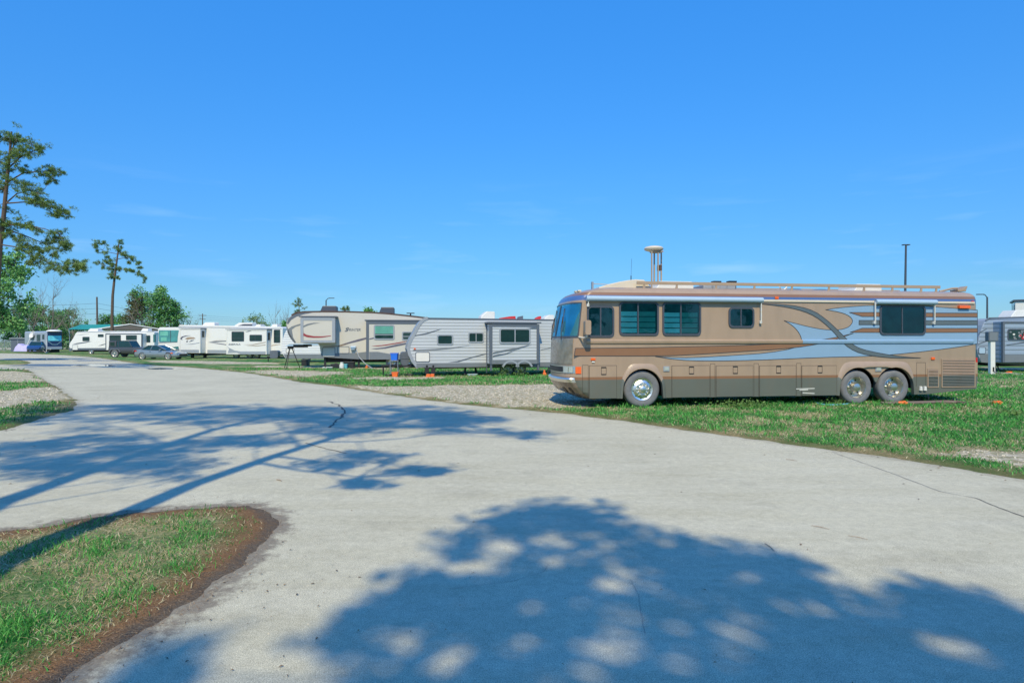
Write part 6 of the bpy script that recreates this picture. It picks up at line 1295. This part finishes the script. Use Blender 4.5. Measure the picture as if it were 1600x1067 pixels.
def leaves_mesh(C, Rb, g, per, sz, cl=7):
    n = len(C) * per; c = np.repeat(C, per, 0); r = np.repeat(Rb, per); m = n // cl + 1
    o = g.normal(size=(m, 3)); o /= np.linalg.norm(o, axis=1)[:, None]; o *= (g.uniform(0, 1, m) ** (1 / 2.2))[:, None]; o = np.repeat(o, cl, 0)[:n]
    pos = c + o * r[:, None] + g.normal(size=(n, 3)) * sz * 1.3
    u = g.normal(size=(n, 3)); u /= np.linalg.norm(u, axis=1)[:, None]; v_ = np.cross(u, g.normal(size=(n, 3))); v_ /= np.linalg.norm(v_, axis=1)[:, None]; s = (sz * g.uniform(.6, 1.3, n))[:, None]
    V_ = np.stack([pos - u * s, pos + v_ * s * .55, pos + u * s, pos - v_ * s * .55], 1).reshape(-1, 3); t = np.repeat(np.clip(g.normal(.5, .22, m), 0, 1), cl)[:n] + g.normal(0, .1, n)
    return V_, np.arange(4 * n).reshape(-1, 4), np.repeat(np.clip(t, 0, 1), 4)

def blob_tree(name, label, D, trunk, rb, rt, limbs, blobs, kind, seed, per, sz, wd=.012, bark=None, leafm=None, spread=1.0, group=None, twig=.012):
    g = np.random.default_rng(seed); rr = random.Random(seed); T = [at(p[0], p[1], D) for p in trunk]; base = Vector((T[0].x, D, 0.0))
    r = thing(name, label, 'tree', base, 0, group); b = MB(); T = [Vector((0, 0, -0.1))] + [p - base for p in T[1:]]
    k = len(T); b.tube(T, [rb + (rt - rb) * i / (k - 1) for i in range(k)], 9)
    segs = []
    for a, c in zip(T, T[1:]): segs += [a.lerp(c, t / 5) for t in range(5)]
    for lm in limbs:
        dz = rr.uniform(-1, 1) * spread; P = [at(p[0], p[1], D) - base for p in lm]; L_ = (P[-1] - P[0]).length
        for i in range(1, len(P)): P[i].y += dz * i / (len(P) - 1) * L_ * .35
        b.tube(P, [max(.015, rb * .25 * (1 - .8 * i / (len(P) - 1))) for i in range(len(P))], 6)
        for a, c in zip(P, P[1:]): segs += [a.lerp(c, t / 4) for t in range(5)]
    C, Rb = [], []
    for (x, y, r_) in blobs:
        p = at(x, y, D) - base; rad = r_ / F * D
        near = min(segs, key=lambda s: (s - p).length + abs(s.z - p.z) * .3 + max(0, s.z - p.z) * .6); p.y = near.y + rr.gauss(0, .5) * max(rad, (near - p).length * .35) * spread
        b.tube([near, near.lerp(p, .5) + Vector((0, 0, -.06 * (near - p).length)), p], [twig * 2.2, twig * 1.4, twig * .6], 4, cap=False)
        for _ in range(3): q = p + Vector((rr.gauss(0, 1), rr.gauss(0, 1), rr.gauss(0, .6))) * rad * .7; b.tube([near.lerp(p, .7), q], [twig, twig * .4], 3, cap=False)
        for _ in range(5 if kind == 'needle' else 4):   # every clump is several uneven sprays on their own twigs
            q = p + Vector((rr.gauss(0, 1), rr.gauss(0, 1), rr.gauss(0, .75))) * rad * (.62 if kind == 'needle' else .55); C.append(q); Rb.append(rad * rr.uniform(.34, .62)); b.tube([near.lerp(p, .8), q], [twig * .7, twig * .3], 3, cap=False)
    per = max(4, per // (5 if kind == 'needle' else 4))
    b.build('trunk', bark or M_BARK, r, smooth=True)
    C, Rb = np.array([tuple(p) for p in C]), np.array(Rb)
    v_, f_, t_ = needles_mesh(C, Rb, g, per, sz, wd) if kind == 'needle' else leaves_mesh(C, Rb, g, per, sz)
    mesh_np('crown', v_, f_, leafm or M_NEEDLE, r, {'tint': t_}); return r
def rand_blobs(cx, y0, y1, hw, n, r0, r1, seed, shape=1.0):
    rr = random.Random(seed); out = []
    while len(out) < n:
        u, v_ = rr.uniform(-1, 1), rr.uniform(-1, 1)
        if u * u + abs(v_) ** 2 > 1: continue
        out.append((cx + u * hw * (1 - .25 * max(0, -v_) * shape), (y0 + y1) / 2 + v_ * (y1 - y0) / 2, rr.uniform(r0, r1)))
    return out
def bare_tree(name, label, D, px, py_b, py_t, wpx, seed, r0=.14, levels=4, bark=None, group=None, buds=None, narrow=1.0):
    rr = random.Random(seed); base = Vector(((px - CX) / F * D, D, 0)); Ht = (py_b - py_t) / F * D; r = thing(name, label, 'tree', base, 0, group); b = MB(); tips = []
    def grow(p, d, L_, rad, lv):
        n_ = 4; P = [p]; q = p.copy(); dd = d.copy()
        for i in range(n_): dd = (dd + Vector((rr.gauss(0, .10), rr.gauss(0, .10), .04))).normalized(); q = q + dd * L_ / n_; P.append(q.copy())
        b.tube(P, [rad * (1 - .55 * i / n_) for i in range(n_ + 1)], 5 if lv > 1 else 3, cap=False)
        if lv == 0: tips.append(P[-1]); return
        for i in range(rr.randint(2, 3) + (2 if lv == levels else 0)):
            t = rr.uniform(.35, 1.0) if lv < levels else rr.uniform(.4, 1.0); s = P[min(int(t * n_), n_)]; a = rr.uniform(0, 6.283); nd = (dd * (.55 if lv < levels else .75) + Vector((math.cos(a), math.sin(a), rr.uniform(-.05, .35))) * .75 * narrow).normalized(); grow(s, nd, L_ * rr.uniform(.45, .68), rad * .48, lv - 1)
        grow(P[-1], dd, L_ * .6, rad * .45, lv - 1)
    grow(Vector((0, 0, -.1)), Vector((rr.gauss(0, .03), 0, 1)).normalized(), Ht * .56, r0, levels)
    zs = max(p.z for p in tips); sc_ = Ht / zs; b.v = [(v_[0] * sc_ * wpx, v_[1] * sc_ * wpx, v_[2] * sc_) for v_ in b.v]; b.build('trunk', bark or M_GBARK, r)
    if buds:
        g = np.random.default_rng(seed); C = np.array([(p.x * sc_ * wpx, p.y * sc_ * wpx, p.z * sc_) for p in tips]); v_, f_, t_ = leaves_mesh(C, np.full(len(C), buds[1]), g, buds[0], buds[2], 3); mesh_np('crown', v_, f_, buds[3], r, {'tint': t_})
    return r

# big pine at the left edge, leaning into the frame
bl = [(23, 213, 9), (14, 220, 9), (2, 216, 9), (30, 219, 8), (66, 229, 11), (77, 240, 8), (56, 245, 9), (47, 237, 8), (35, 246, 9), (23, 246, 8), (82, 264, 8), (88, 268, 5), (68, 270, 8), (80, 280, 5), (21, 262, 9), (7, 255, 9), (42, 267, 7), (26, 286, 9), (10, 293, 9), (44, 295, 9), (57, 300, 10), (64, 309, 8), (50, 303, 8),
      (82, 325, 10), (97, 328, 9), (105, 335, 6), (72, 322, 8), (62, 318, 6), (90, 336, 7), (2, 345, 9), (14, 352, 8), (31, 351, 7), (47, 354, 7), (64, 359, 8), (87, 362, 8), (96, 372, 8), (70, 375, 8), (91, 382, 8), (100, 380, 5), (88, 395, 7), (77, 391, 7), (14, 366, 8), (30, 375, 8), (52, 382, 8), (54, 396, 8), (66, 404, 8), (82, 411, 8), (98, 419, 8), (108, 424, 6), (117, 411, 6), (131, 416, 9), (141, 418, 6), (125, 421, 7), (58, 412, 7), (40, 392, 7), (5, 325, 8), (-5, 300, 9), (8, 275, 8)]
mir = [(-2 * 4 + 6 - b_[0] * 1.05 - 8, b_[1] + 6, b_[2]) for b_ in bl if b_[0] > 15][::2]
blob_tree('pine_tree', 'big ragged pine at the left edge, its lowest branch reaching toward the slim pine', 38.0, [(-14, 578), (-9, 500), (-4, 430), (0, 380), (5, 345), (9, 300), (13, 262), (16, 232), (18, 206)], .20, .05,
    [[(9, 318), (40, 316), (72, 322), (98, 329)], [(3, 352), (40, 351), (70, 358), (90, 366)], [(3, 356), (35, 368), (60, 380), (84, 391)], [(-1, 382), (25, 386), (52, 400), (80, 412), (108, 419), (136, 418)], [(9, 318), (26, 303), (45, 298), (62, 303)], [(12, 285), (35, 270), (62, 267), (84, 265)], [(14, 262), (35, 248), (58, 240), (76, 238)], [(16, 240), (24, 222), (32, 215)], [(10, 300), (-20, 282), (-50, 270)], [(2, 360), (-40, 350), (-80, 345)], [(0, 385), (-45, 395), (-90, 400)], [(13, 262), (-15, 240), (-45, 232)]],
    [(x, y, r_ * 1.2) for x, y, r_ in bl + mir] + [(x - random.Random(int(x * 7 + y)).uniform(3, 11), y + random.Random(int(x + y * 5)).uniform(-5, 4), r_ * .95) for x, y, r_ in bl], 'needle', 11, 520, .17, .011, spread=1.0, twig=.011)
bl = [(189, 379, 5), (183, 386, 4), (160, 381, 5), (168, 383, 4), (153, 383, 4), (157, 391, 4.5), (171, 393, 5), (191, 396, 5.5), (185, 392, 4), (196, 399, 4), (165, 404, 4.5), (174, 408, 5), (179, 413, 4), (153, 409, 5), (162, 411, 4), (177, 417, 4.5), (170, 420, 4), (158, 417, 2.6), (173, 427, 4), (175, 434, 3), (185, 435, 2.5), (202, 403, 3.5), (210, 406, 4.5), (215, 411, 4.5), (198, 410, 2.6), (220, 417, 3), (187, 420, 3.2), (198, 422, 3), (211, 425, 4.4), (218, 429, 4.4), (225, 436, 3.4), (206, 423, 3)]
blob_tree('pine_tree', 'slim tall pine with a flat sparse crown behind the long white trailer', 104.0, [(175.5, 554), (175, 500), (176, 462), (179, 434), (182, 412), (184, 396), (186, 380)], .27, .08,
    [[(183, 405), (200, 402), (213, 409), (220, 417)], [(180, 421), (198, 421), (216, 428), (225, 435)], [(181, 418), (165, 416), (152, 410)], [(184, 397), (168, 394), (152, 384)], [(184, 398), (192, 394), (196, 398)]], [(x, y, r_ * 1.15) for x, y, r_ in bl], 'needle', 12, 420, .36, .026, spread=1.0, twig=.016)
# bare pine trunk and thin trunks among the left trees
bare_tree('bare_tree', 'tall leafless grey tree rising behind the navy and silver coach', 110.0, 77, 552, 418, 1.0, 21, .26, 5, M_GBARK, narrow=.8)
bare_tree('bare_tree', 'thin leafless tree left of the tall leafless grey tree', 112.0, 45, 552, 428, .7, 22, .22, 4, M_GBARK, narrow=.7); bare_tree('bare_tree', 'thin bare trunk at the left among green leaves, left of the other bare trees', 114.0, 32, 552, 445, .5, 23, .2, 4, M_GBARK, narrow=.6)
# leafy tree at the left edge under the big pine
rr_ = random.Random(5); bl = []
for _ in range(150):
    y = rr_.uniform(392, 512); wmax = 22 + (y - 392) * .38 - max(0, y - 470) * .9; x = rr_.uniform(-70, wmax); bl.append((x, y, rr_.uniform(5, 9)))
blob_tree('leafy_tree', 'bright leafy tree at the left edge below the big pine', 58.0, [(-30, 566), (-28, 500), (-22, 440), (-15, 400)], .25, .05, [[(-28, 500), (0, 470), (25, 450)], [(-25, 460), (5, 430), (15, 415)], [(-28, 500), (0, 490), (30, 480)], [(-28, 480), (-50, 450), (-70, 440)]], bl, 'leaf', 14, 52, .16, bark=M_GBARK, leafm=M_LEAF, twig=.015)
# background trees at the left, one by one
bg = [('dark evergreen tree behind the chain link fence at the left edge', -8, 470, 548, 30, 26, M_LEAFD, 132), ('dense green tree behind the dark shed', 28, 476, 546, 26, 24, M_LEAFD, 136), ('broad green tree left of the navy and silver coach roof', 55, 480, 545, 22, 20, M_LEAF, 140), ('dark green tree behind the navy and silver coach', 84, 488, 545, 18, 18, M_LEAFD, 134),
      ('mid green tree left of the tall leafless grey tree', 68, 478, 542, 16, 16, M_LEAF, 138), ('green tree right behind the navy and silver coach', 97, 486, 545, 16, 16, M_LEAFD, 139), ('pale budding tree right of the navy and silver coach', 108, 482, 540, 15, 12, M_LEAFP, 145), ('light green tree left of the pavilion roof', 122, 492, 540, 14, 14, M_LEAF, 150), ('small round green tree behind the pavilion ridge', 168, 492, 530, 15, 16, M_LEAFD, 150), ('green tree right of the slim pine foot', 192, 484, 535, 14, 14, M_LEAF, 142),
      ('olive brown tree with thin leaves left of the bushy green tree', 212, 460, 530, 20, 24, M_LEAFB, 128), ('dense bright bushy green tree above the white bus motorhome', 257, 464, 530, 29, 46, M_LEAFD, 124), ('slender green sapling top rising above the bushy green tree', 250, 446, 500, 9, 12, M_LEAF, 126), ('green tree crown left of the slender sapling', 222, 449, 490, 18, 16, M_LEAF, 130)]
for i, (lab, cx, y0, y1, hw, n, m, D) in enumerate(bg):
    bl = rand_blobs(cx, y0, y1, hw, int(n * 2.2), hw * .22, hw * .36, 40 + i); yb = CY + F * H / D; rrr = random.Random(i)
    blob_tree('leafy_tree', lab, D, [(cx, yb), (cx + rrr.uniform(-2, 2), (yb + y1) / 2), (cx + rrr.uniform(-3, 3), (y0 + y1) / 2 + 5), (cx, y0 + 5)], .2, .05, [[(cx, y1 - 8), (cx - hw * .5, (y0 + y1) / 2), (cx - hw * .7, y0 + (y1 - y0) * .3)], [(cx, y1 - 12), (cx + hw * .5, (y0 + y1) / 2), (cx + hw * .7, y0 + (y1 - y0) * .3)]], bl, 'leaf', 60 + i, 62 if m is not M_LEAFP else 40, .21, bark=M_GBARK, leafm=m, group='trees behind the trailers at the left', twig=.03)
for lab, px, yt, w, sd_, D, bd in (('twiggy bare tree left of the olive brown tree', 199, 462, 1.2, 31, 126, (3, .25, .10, M_LEAFP)), ('twiggy pale tree at the right end of the tree group', 287, 483, 1.1, 32, 128, (3, .3, .10, M_LEAFP)), ('bare tree in the middle of the tree group', 236, 458, .9, 33, 122, None), ('twiggy bare tree right of the pavilion posts', 116, 470, 1.2, 34, 128, (3, .3, .1, M_LEAFP)),
                                 ('leafless tree left of the beige fifth wheel, left of its twin', 435, 466, .75, 35, 120, None), ('slim leafless tree close to the beige fifth wheel nose', 445, 468, .6, 36, 118, None)):
    bare_tree('bare_tree', lab, D, px, CY + F * H / D, yt, w, sd_, .2, 4, M_GBARK, 'bare trees behind the trailers', bd, .8)
for lab, cx, y0, y1, hw, n, D, kd, m in (('small pine top just behind the beige fifth wheel nose', 467, 467, 492, 9, 12, 112, 'needle', M_NEEDLE), ('round pale green tree top above the SIERRA trailer roof', 400, 495, 515, 17, 18, 150, 'leaf', M_LEAFP), ('small green pine top behind the left roof unit of the fifth wheel', 538, 477, 492, 9, 10, 120, 'needle', M_NEEDLE), ('small green tree top left of the right roof unit of the fifth wheel', 579, 480.5, 494, 9, 10, 125, 'leaf', M_LEAF), ('low green bush top beside the small pale trailer', 446, 500, 530, 6, 8, 110, 'leaf', M_LEAF)):
    bl = rand_blobs(cx, y0, y1, hw, n, hw * .28, hw * .42, int(cx)); yb = CY + F * H / D
    blob_tree('pine_tree' if kd == 'needle' else 'leafy_tree', lab, D, [(cx, yb), (cx + 1, (yb + y0) / 2), (cx, y0 + 3)], .2, .05, [], bl, kd, int(cx), 150 if kd == 'needle' else 60, .3 if kd == 'needle' else .2, .02, leafm=m, twig=.025)

# trees standing behind the viewer; their shadows fall across the road
COT = 1 / math.tan(math.radians(SUN_EL)); SDX, SDY = -SUNV.x / math.hypot(SUNV.x, SUNV.y), -SUNV.y / math.hypot(SUNV.x, SUNV.y)
def unshadow(px, py, z):                             # where a thing at height z must be for its shadow to land there
    gx, gy = gp(px, py); return Vector((gx - SDX * z * COT, gy - SDY * z * COT, z))
def shadow_tree(name, label, base, trunk_sh, rb, rt, limbs_sh, blobs_sh, kind, seed, per, sz, wd, leafm, flat=.5):
    # trunk and limbs follow shadow points (px, py); the height comes from how far the point is from the base along the sun's direction
    g = np.random.default_rng(seed); rr = random.Random(seed); r = thing(name, label, 'tree', (base[0], base[1], 0)); b = MB(); blobs_sh = [(x + rr.gauss(0, 18) * (y < 760), y + rr.gauss(0, 1.5), r_ * rr.choice((.35, .5, .8, 1.0))) for (x, y, r_) in blobs_sh for _ in range(2)]; per = per // 3; B0 = Vector((base[0], base[1], 0))
    def pos(px, py, dy=0.0):
        gx, gy = gp(px, py); z = max(.1, (gy - base[1] - dy) / (SDY * COT)); return Vector((gx - SDX * z * COT, gy - SDY * z * COT, z)) - B0
    T = [Vector((0, 0, -.1))] + [pos(*p) for p in trunk_sh]; k = len(T); b.tube(T, [rb + (rt - rb) * i / (k - 1) for i in range(k)], 10)
    segs = [a.lerp(c, t / 4) for a, c in zip(T, T[1:]) for t in range(5)]
    for lm in limbs_sh:
        dy = rr.uniform(-1.2, 1.2); P = [pos(p[0], p[1], dy * i / max(1, len(lm) - 1)) for i, p in enumerate(lm)]; b.tube(P, [max(.02, rb * .27 * (1 - .8 * i / (len(P) - 1))) for i in range(len(P))], 6); segs += [a.lerp(c, t / 4) for a, c in zip(P, P[1:]) for t in range(5)]
    C, Rb = [], []
    for (x, y, r_) in blobs_sh:
        p = pos(x, y, rr.gauss(0, .8)); near = min(segs, key=lambda s: (s - p).length); b.tube([near, near.lerp(p, .5) + Vector((0, 0, -.1)), p], [.022, .014, .008], 4, cap=False); C.append(p); Rb.append(r_)
    b.build('trunk', M_BARK, r, smooth=True); C, Rb = np.array([tuple(p) for p in C]), np.array(Rb)
    v_, f_, t_ = needles_mesh(np.repeat(C, 2, 0), np.repeat(Rb, 2), g, per, sz, wd); mesh_np('crown', v_, f_, leafm, r, {'tint': t_}); return r
def ell(cx, cy, hw, hh, n, r0, r1, seed):
    rr = random.Random(seed); out = []
    while len(out) < n:
        u, v_ = rr.uniform(-1, 1), rr.uniform(-1, 1)
        if u * u + v_ * v_ <= 1: out.append((cx + u * hw, cy + v_ * hh, rr.uniform(r0, r1)))
    return [(x, y, r_ * 1.25) for x, y, r_ in out]
bl = ell(420, 642, 110, 12, 30, .4, .7, 1) + ell(600, 650, 150, 16, 70, .3, .6, 2) + ell(700, 664, 90, 12, 16, .2, .4, 21) + ell(480, 665, 70, 14, 14, .2, .4, 22) + ell(720, 655, 60, 9, 10, .35, .6, 3) + ell(815, 680, 25, 5, 4, .25, .4, 4) + ell(560, 676, 60, 6, 6, .3, .5, 8) + ell(560, 718, 90, 10, 8, .26, .42, 5) + ell(650, 732, 60, 9, 6, .24, .38, 6) + ell(420, 690, 60, 10, 7, .3, .5, 7) + ell(560, 755, 40, 5, 3, .2, .3, 9)
shadow_tree('pine_tree', 'leaning pine behind the viewer whose long trunk shadow crosses the near grass island', (-4.25, 1.4), [(-60, 925), (0, 885), (110, 835), (200, 800), (300, 757), (430, 712), (500, 690), (560, 672), (640, 655), (700, 646)], .20, .07,
    [[(430, 712), (500, 722), (600, 722)], [(500, 690), (560, 690), (640, 684), (700, 674)], [(560, 672), (640, 668), (730, 660), (800, 668)], [(470, 700), (455, 680), (430, 660), (420, 642)], [(400, 722), (470, 735), (560, 745)]], bl, 'needle', 71, 420, .18, .010, M_NEEDLE)
bl = ell(170, 652, 180, 20, 46, .35, .7, 11) + ell(120, 705, 160, 26, 42, .3, .6, 12) + ell(330, 655, 90, 10, 12, .4, .6, 13) + ell(60, 735, 70, 12, 7, .3, .5, 14) + ell(250, 735, 90, 14, 8, .3, .45, 15) + ell(260, 636, 150, 6, 20, .4, .6, 16) + ell(330, 690, 80, 8, 8, .35, .5, 17)
shadow_tree('pine_tree', 'second pine behind the viewer casting the shadow band across the left road arm', (-6.0, .6), [(-40, 805), (0, 785), (100, 750), (200, 715), (330, 672), (400, 655), (470, 642)], .21, .07,
    [[(200, 715), (150, 700), (60, 690)], [(260, 695), (200, 670), (120, 655)], [(330, 672), (300, 650), (240, 640)], [(150, 733), (200, 740), (260, 742)]], bl, 'needle', 72, 420, .18, .010, M_NEEDLE)
# broad crown whose shadow fills the foreground: blobs given on the ground where the shade lies, in metres
def crown_sh(pts, base, z0, seed, rr_):
    return pts
bt = Vector((1.7, -9.2, 0)); r = thing('leafy_tree', 'broad tree behind the viewer whose crown shades the foreground road', 'tree', bt); b = MB(); rr = random.Random(77)
b.tube([(0, 0, -.1), (.1, .1, 4), (.0, .3, 8), (.2, .5, 13)], [.32, .27, .2, .08], 10); C, Rb = [], []
SH = [(575, 992, .20), (610, 960, .26), (645, 925, .28), (690, 930, .35), (740, 955, .4), (660, 975, .35), (760, 900, .38), (745, 850, .25), (800, 815, .32), (850, 800, .30), (820, 850, .35), (880, 840, .4), (920, 805, .36), (960, 830, .42), (1000, 860, .45), (930, 885, .45), (860, 900, .40), (800, 930, .42), (1060, 870, .42), (1110, 875, .40), (1050, 920, .5), (1170, 880, .40), (1130, 925, .5), (1220, 910, .45), (1270, 930, .40), (1320, 965, .42), (1240, 975, .5),
      (990, 940, .5), (920, 960, .5), (1080, 985, .55), (1380, 1000, .45), (1330, 1020, .55), (1440, 1030, .45), (1180, 1040, .55), (1000, 1020, .55), (880, 1020, .45), (700, 1030, .35), (780, 1000, .40), (640, 1055, .3), (840, 1060, .45), (1270, 1060, .55), (1500, 955, .30), (1540, 960, .32), (1590, 975, .4), (1560, 1000, .4), (1620, 1010, .45), (1540, 1060, .45), (1650, 1060, .5), (950, 1075, .5), (1100, 1085, .55), (1420, 1085, .5), (232, 1056, .10), (720, 1110, .4)]
for (px, py, rad_) in SH:
    z = rr.uniform(11.0, 13.6); p = unshadow(px, py, z) - bt; C.append(tuple(p)); Rb.append(rad_ * 1.05)
for _ in range(70):                                  # the rest of the crown, shading ground below the frame
    a, q = rr.uniform(0, 6.283), rr.uniform(0, 1) ** .5; gx, gy = 2.2 + math.cos(a) * q * 2.7, .0 + math.sin(a) * q * 2.0; z = rr.uniform(10.5, 14); C.append((gx - SDX * z * COT - bt.x, gy - SDY * z * COT - bt.y, z)); Rb.append(.6)
segs = [Vector((.1, .3, 6.0 + .6 * k)) for k in range(12)]
for p in C: p = Vector(p); near = min(segs, key=lambda s: (s - p).length + (2 if s.z > p.z else 0)); b.tube([near, near.lerp(p, .5) + Vector((0, 0, .3)), p], [.07, .045, .015], 5, cap=False)
b.build('trunk', M_GBARK, r, smooth=True); v_, f_, t_ = leaves_mesh(np.array(C), np.array(Rb), np.random.default_rng(78), 190, .105, 12)
GAP = [(778, 856, 20, 10), (852, 845, 22, 11), (958, 912, 24, 16), (710, 1034, 28, 18), (935, 1032, 34, 24), (988, 990, 22, 20), (1142, 1004, 34, 24), (1255, 952, 30, 14), (1168, 908, 24, 8), (820, 950, 14, 8), (1330, 985, 20, 8), (880, 878, 18, 5), (640, 1000, 26, 12), (1480, 1010, 26, 10), (1400, 1050, 30, 14), (1080, 945, 16, 8), (735, 885, 26, 10), (1240, 1050, 30, 16), (820, 1010, 18, 12), (1050, 1050, 26, 14)]
cen = v_.reshape(-1, 4, 3).mean(1) + np.array(tuple(bt)); sx_ = cen[:, 0] + SDX * cen[:, 2] * COT; sy_ = np.maximum(cen[:, 1] + SDY * cen[:, 2] * COT, .3); ppx, ppy = CX + F * sx_ / sy_, CY + F * H / sy_
_r = random.Random(12); soft = [(_r.uniform(560, 1620), _r.uniform(850, 1080), _r.uniform(14, 34), _r.uniform(6, 16)) for _ in range(46)]
gk = np.ones(len(cen), bool); gg = np.random.default_rng(5).uniform(0, 1, len(cen))
for (gx_, gy_, hw_, hh_) in GAP: q_ = ((ppx - gx_) / hw_ / 1.5) ** 2 + ((ppy - gy_) / hh_ / 1.4) ** 2; q_ = q_ * (.15 + 1.9 * vnoise(ppx * .07, ppy * .13, int(gx_))); gk &= gg < np.clip((q_ - .25) / 2.6, 0, 1) ** .8
gg2 = np.random.default_rng(6).uniform(0, 1, len(cen))
for (gx_, gy_, hw_, hh_) in soft: q_ = (((ppx - gx_) / hw_) ** 2 + ((ppy - gy_) / hh_) ** 2) * (.15 + 2.0 * vnoise(ppx * .08, ppy * .16, int(gy_))); gk &= (q_ > 1.3) | (gg2 < .38)
v_ = v_.reshape(-1, 4, 3)[gk].reshape(-1, 3); t_ = t_.reshape(-1, 4)[gk].ravel(); f_ = np.arange(len(v_)).reshape(-1, 4)
mesh_np('crown', v_, f_, M_LEAF, r, {'tint': t_})

# a row of trees well behind the viewer: they fill the reflections in the coach windows
src = [o for o in COL.objects if o.get('label') == 'dense bright bushy green tree above the white bus motorhome'][0]
for i, (x, y, s_) in enumerate(((-16, -30, 1.2), (-4, -36, 1.4), (9, -33, 1.15), (21, -30, 1.35), (33, -34, 1.2), (44, -28, 1.3))):
    c = copy_tree(src); c.location = (x, y, 0); c.scale = (s_, s_, s_); c.rotation_euler = (0, 0, i * 1.7)
    c['label'] = 'green tree in the row behind the viewer, reflected in the coach windows'; c['group'] = 'trees behind the viewer'
